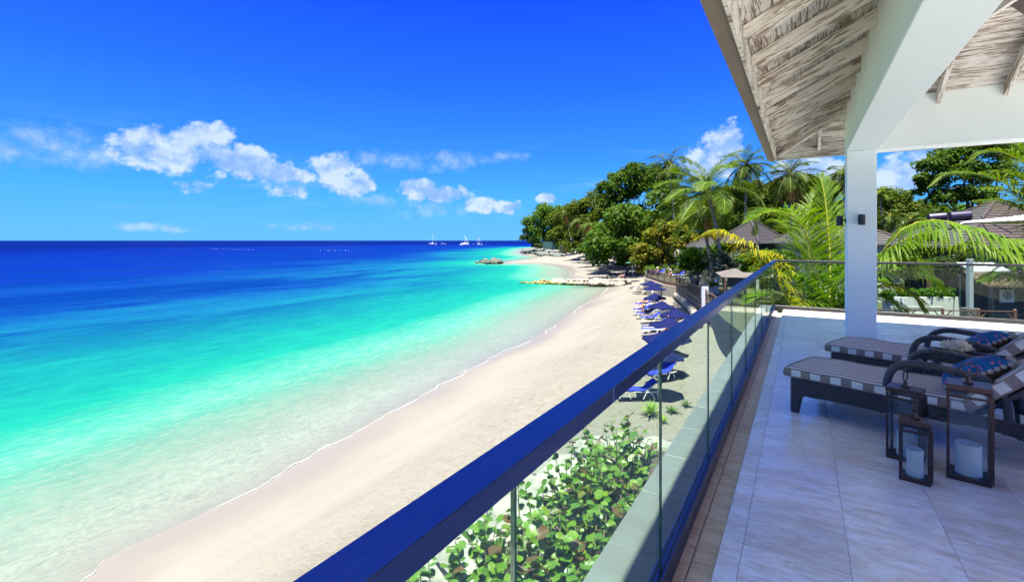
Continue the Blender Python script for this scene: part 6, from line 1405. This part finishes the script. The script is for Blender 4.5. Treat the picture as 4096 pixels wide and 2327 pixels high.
p = PZ(2842, 1175, GARDEN); t = thing('planter_box', 'white planter box with a spiky plant beside the gate pier', 'planter', p, RZC); b = MB(); b.bevbox((0, 0, .4), (1.4, .7, .8), .02); b.obj('box', M_WPAINT, t)
V, F = leaf_cloud([(rng.normal()*.4, rng.normal()*.2, 1.0+rng.normal()*.15) for _ in range(14)], [.22]*14, 500, .07, rng); link('plant', np_mesh('plant', V, F, LM_HG), t)
b = MB(); b.bevbox((0, 0, .42), (.6, .6, .04), .01); tag(b.obj('deck_table', M_POLE, loc=PZ(2832, 1146, GARDEN)), 'small pale table in the shade between the palm trunks', 'table'); tb_ = bpy.data.objects['deck_table']
for x in (-.26, .26):
    for y in (-.26, .26): b = MB(); b.bar((x, y, 0), (x, y, .40), .05); b.obj('leg', M_POLE, tb_)
# ------------------------------------------------------------------ pool garden right of the pillar
def ground(px, d): q = PD(px, 961, d); return Vector((q.x, q.y, GARDEN))
t = thing('planter_wall', 'long white planter wall topped by a green hedge', 'planter', ground(3590, 34.5), RZC)
b = MB(); b.bevbox((2.15, .6, .68), (4.7, 1.2, 1.36), .02); b.obj('planter', M_HWALL, t)
rng = np.random.default_rng(21); V, F = leaf_cloud([(rng.uniform(-.5, 4.2), rng.uniform(.2, 1.0), 1.6+rng.normal()*.13) for _ in range(70)], [.32]*70, 7000, .075, rng); h_ = link('hedge', np_mesh('hedge', V, F, LM_HG), t)
t = thing('pool_sign', 'narrow white sign board with dark figures on the planter wall', 'sign', ground(3604, 34.2)+Vector((0, 0, .65)), RZC); b = MB(); b.bevbox((0, 0, .25), (.34, .03, 1.0), .005); b.obj('board', M_WPAINT, t)
for k in range(4):
    b = MB(); b.tube([(.08*math.cos(a), -.02, .62-k*.24+.085*math.sin(a)) for a in np.linspace(.6, 5.4, 12)], .018, 5); b.obj('figure', mat('dark_print', (.03, .05, .07), rough=.6), t)
t = thing('garden_sofa', 'covered grey sofa in front of the white planter', 'sofa', ground(3655, 32.6), RZC); M_COV = mat('grey_cover', (.15, .16, .15), (.12, .13, .12), 2, rough=.85)
b = MB(); b.bevbox((.9, .45, .25), (3.6, .9, .5), .08); b.obj('seat', M_COV, t); b = MB(); b.bevbox((.9, .85, .62), (3.6, .3, .5), .08); b.obj('backrest', M_COV, t); b = MB(); b.bevbox((-.7, .4, .5), (.35, .9, .5), .08); b.obj('armrest', M_COV, t)
lattice_fence('brown railing with slanted braces seen under the end balustrade', ground(3490, 31).xy, ground(4060, 30).xy, GARDEN, 1.0, 5, 1, 'timber railings of the pool garden', 'b', .14)
lattice_fence('dark red railing behind the hedge of the white planter', ground(3640, 37).xy, ground(3795, 37).xy, GARDEN, 2.5, 3, 9, 'timber railings of the pool garden', 'v', .1)
t = thing('bar_hut', 'slatted grey bar hut with a shaggy thatched eave', 'hut', ground(3905, 32), RZC); M_THAT = mat('dry_thatch', (.11, .075, .045), (.07, .047, .03), 9, rough=1, isl=.6)
for k in range(14): b = MB(); b.box((1.7, .1, .12+k*.23), (3.6, .05, .215)); b.obj('siding_board', M_GWALL, t)
for x in (.62, 3.1): b = MB(); b.lathe([(.16, 0), (.16, 2.75)], 16, Matrix.Translation((x, -.35, 0))); b.obj('column', mat('beige_column', (.15, .145, .12), rough=.8), t, smooth=True)
V = []; F = []; rng = np.random.default_rng(8)
for k in range(1500):
    x = rng.uniform(-.5, 4.4); u_ = rng.random(); y = -1.0+u_*1.4; z = 2.62+u_*.75-.10*x*.5+rng.normal()*.04; L = rng.uniform(.25, .5); bq = len(V); w = .012; dx = rng.normal()*.07
    V += [(x-w, y, z), (x+w, y, z), (x+w+dx, y-L*.7, z-L*.45), (x-w+dx, y-L*.7, z-L*.45)]; F.append((bq, bq+1, bq+2, bq+3))
o = link('thatch', np_mesh('thatch', V, F, M_THAT), t); o['kind'] = 'stuff'; b = MB(); b.add([(-.45, -1.0, 2.6), (4.4, -1.0, 2.36), (4.4, .4, 3.08), (-.45, .4, 3.3)], [(0, 1, 2, 3)]); b.obj('thatch_base', M_THAT, t)
b = MB(); b.box((2.0, -.02, 1.72), (.95, .04, .85)); sg = b.obj('wall_panel', M_WPAINT, t); b = MB(); b.lathe([(0, 0), (.27, 0), (.27, .02), (0, .02)], 24, Matrix.Translation((2.0, -.045, 1.78)) @ Matrix.Rotation(PI/2, 4, 'X'), cap=False); b.obj('round_opening', M_GLZ, sg)
for k in range(4): b = MB(); b.bar((1.82+k*.12, -.075, 1.56), (1.82+k*.12, -.075, 2.0), .03); b.obj('grille_bar', M_WPAINT, sg)
t = thing('garden_post', 'tall white post on a grey base beside the bar hut', 'post', ground(3879, 31.6), RZC); b = MB(); b.bevbox((0, 0, 2.6), (.28, .28, 3.2), .02); b.obj('shaft', mat('pale_blue_paint', (.22, .25, .27), rough=.6), t); b = MB(); b.bevbox((-.05, 0, .5), (.7, .6, 1.0), .02); b.obj('base', M_GWALL, t)
t = thing('white_canopy', 'bright white awning over the bar behind the palm frond', 'awning', ground(3890, 33.2)+Vector((0, 0, 3.1)), RZC); b = MB(); b.add([(0, 0, .2), (2.6, 0, .25), (2.6, 1.2, .75), (0, 1.2, .75), (0, 0, .1), (2.6, 0, .15), (2.6, 1.2, .65), (0, 1.2, .65)], [(0, 1, 2, 3), (7, 6, 5, 4), (0, 4, 5, 1), (1, 5, 6, 2), (2, 6, 7, 3), (3, 7, 4, 0)]); b.obj('fabric', mat('awning_white', (.30, .31, .31), rough=.8), t)
t = thing('torch', 'thin dark garden torch in front of the white planter', 'torch', ground(3812, 32), .1); b = MB(); b.tube([(0, 0, 0), (.06, 0, 1.55)], .02, 6); b.obj('pole', M_BLACK, t); b = MB(); b.lathe([(.03, 1.5), (.06, 1.6), (.04, 1.68)], 8, Matrix.Translation((.06, 0, 0))); b.obj('burner', M_BLACK, t)
# far beach: fence, hedges, small white house, goal-like frame
t = thing('garden_fence', 'dark green board fence on the headland above the riprap', 'fence', (0, 0, 0)); M_GF = mat('green_fence', (.03, .10, .075), (.02, .07, .05), .5, rough=.8); M_YF = mat('yellow_green_fence', (.22, .24, .06), (.16, .19, .05), .5, rough=.8)
a, c = PD(2173, 983, 290), PD(2240, 985, 255); 
for k in range(15): q, s_ = a.lerp(c, k/15), a.lerp(c, (k+.93)/15); b = MB(); b.bar(q+Vector((0, 0, .3)), s_+Vector((0, 0, .3)), .1, 4.4); b.obj('board', M_GF if k < 12 else M_YF, t)
for k, (px, py, dd, sz, mt, lb) in enumerate([(2254, 997, 248, (3.4, 3, 4.2), LM_SV, 'grey green clipped bush at the end of the green fence'), (2272, 990, 246, (3.2, 3, 4.8), LM_YL, 'yellow green rounded bush behind the clipped bushes'), (2284, 997, 244, (3, 3, 3.6), LM_BR, 'clipped green bush next to the palm grove'), (2390, 1022, 150, (7, 3, 2.4), LM_HG, 'bright green shrubs at the foot of the grove palms')]):
    p = PD(px, py, dd); leaf_box('shrub', lb, Vector((p.x, p.y, p.z-sz[2]*.5)), sz, mt, 1600, .3, RZC, 'shrub', 'shrubs along the far beach')
p = PD(2390, 1012, 140); t = thing('beach_house', 'small white beach house glimpsed between the trees', 'house', (p.x, p.y, p.z-1.2), RZC); b = MB(); b.bbox(0, 4.4, 0, 4, 0, 5.4); b.obj('wall', M_HWALL, t); window(t, (1.8, -.02, 4.3), 1.6, 1.3, 'x'); b = MB(); b.bevbox((2, -.15, 2.9), (3.6, .5, .3), .05); b.obj('balcony_ledge', M_HWALL, t); b = MB(); b.bbox(-.5, 4.9, -.5, 4.5, 5.4, 5.7); b.obj('roof', M_ROOFG, t)
t = thing('pipe_frame', 'white pipe frame standing on the beach under the trees', 'frame', (0, 0, 0)); q = [PD(2449, 1034, 118), PD(2460, 1033, 118), PD(2462, 1051, 118)]; b = MB(); b.tube(q, .09, 6); b.obj('pipe', M_FRAME, t)

for k, (px, py, dd, lob, mt, lb) in enumerate([(3010, 1110, 44, [(2985, 1040, 30), (3020, 1030, 32), (3050, 1050, 30), (3000, 1080, 34), (3040, 1090, 34)], LM_HG, 'leafy green shrub between the awning and the arching palm'), (3110, 1100, 40, [(3080, 1040, 34), (3120, 1030, 36), (3160, 1050, 36), (3100, 1090, 36), (3150, 1100, 36)], LM_BR, 'dark green shrub behind the arching palm fronds'),
     (2905, 1010, 62, [(2870, 990, 24), (2900, 980, 26), (2935, 990, 26), (2880, 1015, 24), (2925, 1015, 26)], LM_BR, 'green shrub under the dark pavilion eave'), (3700, 1130, 36, [(3560, 1030, 34), (3610, 1050, 36), (3670, 1060, 34), (3720, 1070, 32), (3590, 1090, 34), (3650, 1100, 32)], LM_DK, 'dark shrub filling the gap behind the railing hedge'), (3800, 1130, 37, [(3760, 1060, 34), (3810, 1050, 34), (3780, 1100, 34), (3830, 1090, 30)], LM_CS, 'dark shaded shrub left of the white post')]):
    px_tree('garden_shrub', lb, dd, (px, py), lob, mt, 8, 1.0, M_BARKD, seed=80+k, group='garden shrubs', cat='shrub', r0=.06)
# ------------------------------------------------------------------ planted bank below the balustrade
xs = axis([(-3.9, -.87, .25)]); ys = axis([(-3, 15.5, .5)]); GX, GY = np.meshgrid(xs, ys)
Z = land_height(GX, GY)+.05+.03*vnoise(GX.ravel()*2, GY.ravel()*2, 5); I = np.arange(GX.size).reshape(GX.shape); F = np.stack([I[:-1, :-1], I[:-1, 1:], I[1:, 1:], I[1:, :-1]], -1).reshape(-1, 4)
o = link('planting_bed', np_mesh('planting_bed', np.stack([GX.ravel(), GY.ravel(), Z], -1), F, mat('dark_mulch', (.03, .026, .018), (.05, .04, .026), 5, rough=1, bump=.8, bscale=18), True)); o['kind'] = 'structure'
rr = random.Random(12)
for k in range(60):
    y = rr.uniform(2.0, 15.5); x = rr.uniform(-7.4, -3.7); s_ = rr.uniform(.28, .85)*(1.15 if x < -4.5 else .8)
    rock('bank', (x, y, gh(x, y)+s_*.15), s_, 'pale rough boulder on the bank behind the sea grape', 'boulders on the planted bank')
for px, py, s_, lb in ((2526, 1640, .95, 'large pale boulder beside the spiky agave at the end of the bank'), (2690, 1690, .7, 'flat boulder in shade at the foot of the house wall'), (2600, 1700, .55, 'cracked pale boulder between the agave and the sea grape'), (2640, 1740, .8, 'low pale slab of rock in front of the small shoots')):
    p = PD(px, py, 17.5); p.z = gh(p.x, p.y); o = rock('bank', p+Vector((0, 0, .12)), s_, lb, None, sq=.8)
# sea grape: round leathery leaves, each one a piece
def seagrape_leaf():
    n = 12; V = [(0, 0, 0)]; 
    for k in range(n):
        a = 2*PI*k/n; r = 1+(.10 if k in (0,) else 0)-(.28 if k == 6 else 0); x, y = r*math.cos(a), r*math.sin(a)*1.02; V.append((x+.9, y, .16*abs(y)+.06*x*x-.06*math.cos(a*3)))
    V[0] = (.9, 0, .0); F = [(0, k+1, (k+1) % n+1) for k in range(n)]
    m, t, p = new_mat('sea_grape_leaf'); oi = t.add('ShaderNodeObjectInfo'); tc = t.add('ShaderNodeTexCoord'); sp = t.add('ShaderNodeSeparateXYZ', {0: tc.outputs['Object']}); r_ = oi.outputs['Random']
    c = t.ramp(r_, [(0, (.030, .100, .003)), (.35, (.055, .140, .004)), (.7, (.085, .175, .005)), (.88, (.11, .19, .008)), (.93, (.085, .030, .014)), (1, (.065, .018, .012))])
    vein = t.m('MINIMUM', t.m('ABSOLUTE', sp.outputs[1]), t.m('ABSOLUTE', t.m('SUBTRACT', t.m('FRACT', t.m('MULTIPLY', t.m('SUBTRACT', sp.outputs[0], t.m('MULTIPLY', t.m('ABSOLUTE', sp.outputs[1]), .7)), 2.2)), .5)))
    c = t.mix(t.mr(vein, .02, .07, .6, 0), c, (.16, .19, .03)); c = t.mix(t.mr(t.noise(tc.outputs['Object'], 2.5, 4), .4, .7, 0, .4), c, (.05, .11, .01)); t.set(p, 'Base Color', c); p.inputs['Roughness'].default_value = .38; p.inputs['Specular IOR Level'].default_value = .45
    tr = t.add('ShaderNodeBsdfTranslucent'); t.set(tr, 'Color', t.mix(1, c, (1.4, 1.5, .5), 'MULTIPLY')); mx = t.add('ShaderNodeMixShader', {0: .28}); t.l.new(p.outputs[0], mx.inputs[1]); t.l.new(tr.outputs[0], mx.inputs[2]); t.l.new(mx.outputs[0], t.n['Material Output'].inputs[0])
    return np_mesh('leaf', V, F, m, True)
SGL = seagrape_leaf(); M_SGS = mat('sea_grape_stem', (.20, .17, .10), (.15, .11, .07), 9, rough=.8)
def sea_grape(x, y, h, n, label, spread=.75):
    z0 = gh(x, y)+.04; t = thing('sea_grape', label, 'shrub', (x, y, z0), 0, 'sea grape shrubs on the bank'); k = 0
    for s_ in range(max(5, n//4)):
        a = rr.uniform(0, 2*PI); r = spread*math.sqrt(rr.random()); top = Vector((r*math.cos(a), r*math.sin(a)*1.15, h*rr.uniform(.72, 1.05))); ba = Vector((top.x*.35, top.y*.35, -.1)); P = spline([ba, ba.lerp(top, .5)+Vector((rr.uniform(-.1, .1), rr.uniform(-.1, .1), 0)), top], 9)
        b = MB(); b.tube(P, [.016-.0010*i for i in range(9)], 5); b.obj('stem', M_SGS, t)
        for q in range(9):
            f = .38+.62*(q/8); pos = P[min(8, int(f*8))].lerp(P[min(8, int(f*8)+1)], f*8-int(f*8)); az = q*2.4+rr.uniform(-.4, .4); tilt = rr.uniform(-.5, .6)*(1.25-.7*f); sc = rr.uniform(.070, .125)*(1.05-.25*f)
            o = link('leaf', SGL, t, pos, (rr.uniform(-.6, .6), tilt-.35+rr.uniform(-.3, .3), az), (sc*rr.uniform(.85, 1.1), sc*rr.uniform(.8, 1.1), sc*rr.uniform(.6, 2.2))); k += 1
sg = [(-3.35, 4.3, 1.3, 63, 'sea grape shrub nearest the camera, at the lower edge of the picture'), (-2.75, 5.3, 1.2, 63, 'sea grape shrub second from the lower edge, beside the grass'), (-3.6, 5.7, 1.35, 63, 'sea grape shrub second from the lower edge, beside the rocks'), (-2.9, 6.6, 1.3, 63, 'sea grape shrub in the middle of the hedge, beside the grass'),
      (-3.7, 7.2, 1.4, 63, 'sea grape shrub in the middle of the hedge, on the rock side'), (-3.0, 7.9, 1.35, 63, 'sea grape shrub past the middle, beside the grass'), (-3.75, 8.6, 1.4, 63, 'sea grape shrub past the middle, on the rock side'), (-3.2, 9.4, 1.3, 63, 'sea grape shrub third from the far end'), (-3.8, 10.1, 1.35, 54, 'sea grape shrub second from the far end, on the rock side'), (-3.4, 11.0, 1.2, 54, 'sea grape shrub at the far end, next to the agave')]
sg += [(-4.35, 5.0, 1.15, 54, 'sea grape shrub at the lower edge growing over the pale rocks'), (-4.5, 6.6, 1.1, 48, 'low sea grape shrub farthest out on the pale rocks'), (-2.55, 6.0, 1.1, 48, 'low sea grape shrub by the grass near the lower edge'), (-2.6, 7.3, 1.15, 48, 'low sea grape shrub by the grass in mid hedge'), (-2.8, 8.7, 1.15, 48, 'low sea grape shrub by the grass past mid hedge'), (-3.4, 10.3, 1.2, 48, 'low sea grape shrub near the far end of the hedge'), (-3.35, 8.4, 1.25, 48, 'sea grape shrub in the heart of the hedge'), (-3.25, 6.1, 1.25, 48, 'sea grape shrub in the heart of the hedge near the lower edge')]
for a in sg: sea_grape(*a)
# strappy ground cover between the hedge and the wall
rng = np.random.default_rng(31); n = 9000; X = rng.uniform(-2.75, -.95, n); Y = rng.uniform(1.5, 14.5, n); az = rng.uniform(0, 2*PI, n); L = rng.uniform(.14, .34, n); Zg = land_height(X, Y)+.05
D = np.stack([np.cos(az), np.sin(az)], -1); W_ = np.stack([-D[:, 1], D[:, 0]], -1)*.006; B0 = np.stack([X, Y, Zg], -1)
def pt(f, up): return np.concatenate([B0[:, :2]+D*(L*f)[:, None], (B0[:, 2]+L*up)[:, None]], 1)
w3 = np.concatenate([W_, np.zeros((n, 1))], 1); m1, m2, tip = pt(.25, .6), pt(.65, .75), pt(1.0, .45)
V = np.stack([B0-w3, B0+w3, m1-w3, m1+w3, m2-w3*.8, m2+w3*.8, tip-w3*.1, tip+w3*.1], 1).reshape(-1, 3); i = np.arange(n)*8; F = np.vstack([np.stack([i+q, i+q+1, i+q+3, i+q+2], -1) for q in (0, 2, 4)])
tag(link('ground_cover', np_mesh('ground_cover', V, F, leaf_mat('strap_leaf', (.020, .040, .010), (.035, .06, .014), 1.0, .2))), 'strappy dark ground cover grass between hedge and wall', 'grass', kind='stuff')
# agaves and small shoots at the end of the bank
def rosette(name, label, p, n, L, w, c, up, cat='plant', group=None):
    t = thing(name, label, cat, p, 0, group); V = []; 
    prof = [(0, .6), (.3, 1.0), (.65, .8), (1.0, .03)]
    vs = []
    for f, k in prof: vs += [(f, -w/L*k*.5, -.18*f*f), (f, 0, -.18*f*f-.02*k), (f, w/L*k*.5, -.18*f*f)]
    me = np_mesh('leaf', vs, [(3*i+j, 3*i+3+j, 3*i+4+j, 3*i+1+j) for i in range(3) for j in range(2)], c, True)
    for k in range(n): f = k/n; link('leaf', me, t, (0, 0, .05), (0, -(up*(f**.6)+.15+rr.uniform(-.1, .1)), k*2.4), (L*(1-.35*f)*rr.uniform(.85, 1.1),)*3)
    return t
def bank_at(px, py): 
    p = PD(px, py, 18)
    for _ in range(6): p = PZ(px, py, gh(p.x, p.y))
    return Vector((p.x, p.y, gh(p.x, p.y)))
M_AG = leaf_mat('agave_leaf', (.10, .19, .02), (.16, .25, .03), 3, .2)
rosette('agave', 'spiky light green agave at the end of the sea grape hedge', bank_at(2605, 1660), 44, .85, .09, M_AG, 1.3)
rosette('agave', 'small spiky agave right of the larger one', bank_at(2655, 1690), 22, .45, .05, M_AG, 1.2)
rosette('leafy_shoot', 'small leafy shoot seen through the second glass panel', bank_at(2688, 1650), 16, .5, .12, LM_HG, .9); rosette('leafy_shoot', 'small dark shoot against the sand beside the wall', bank_at(2745, 1625), 12, .45, .12, LM_DK, .9)
rosette('spider_plant', 'cream-edged strappy plant under the sea grape hedge', (-2.35, 5.3, gh(-2.35, 5.3)+.05), 26, .42, .03, leaf_mat('variegated_leaf', (.26, .30, .12), (.14, .20, .05), 6, .2), 1.2, group='strappy plants by the hedge'); rosette('spider_plant', 'second cream-edged strappy plant farther along the hedge', (-2.3, 6.3, gh(-2.3, 6.3)+.05), 26, .42, .03, MATS['variegated_leaf'], 1.2, group='strappy plants by the hedge')
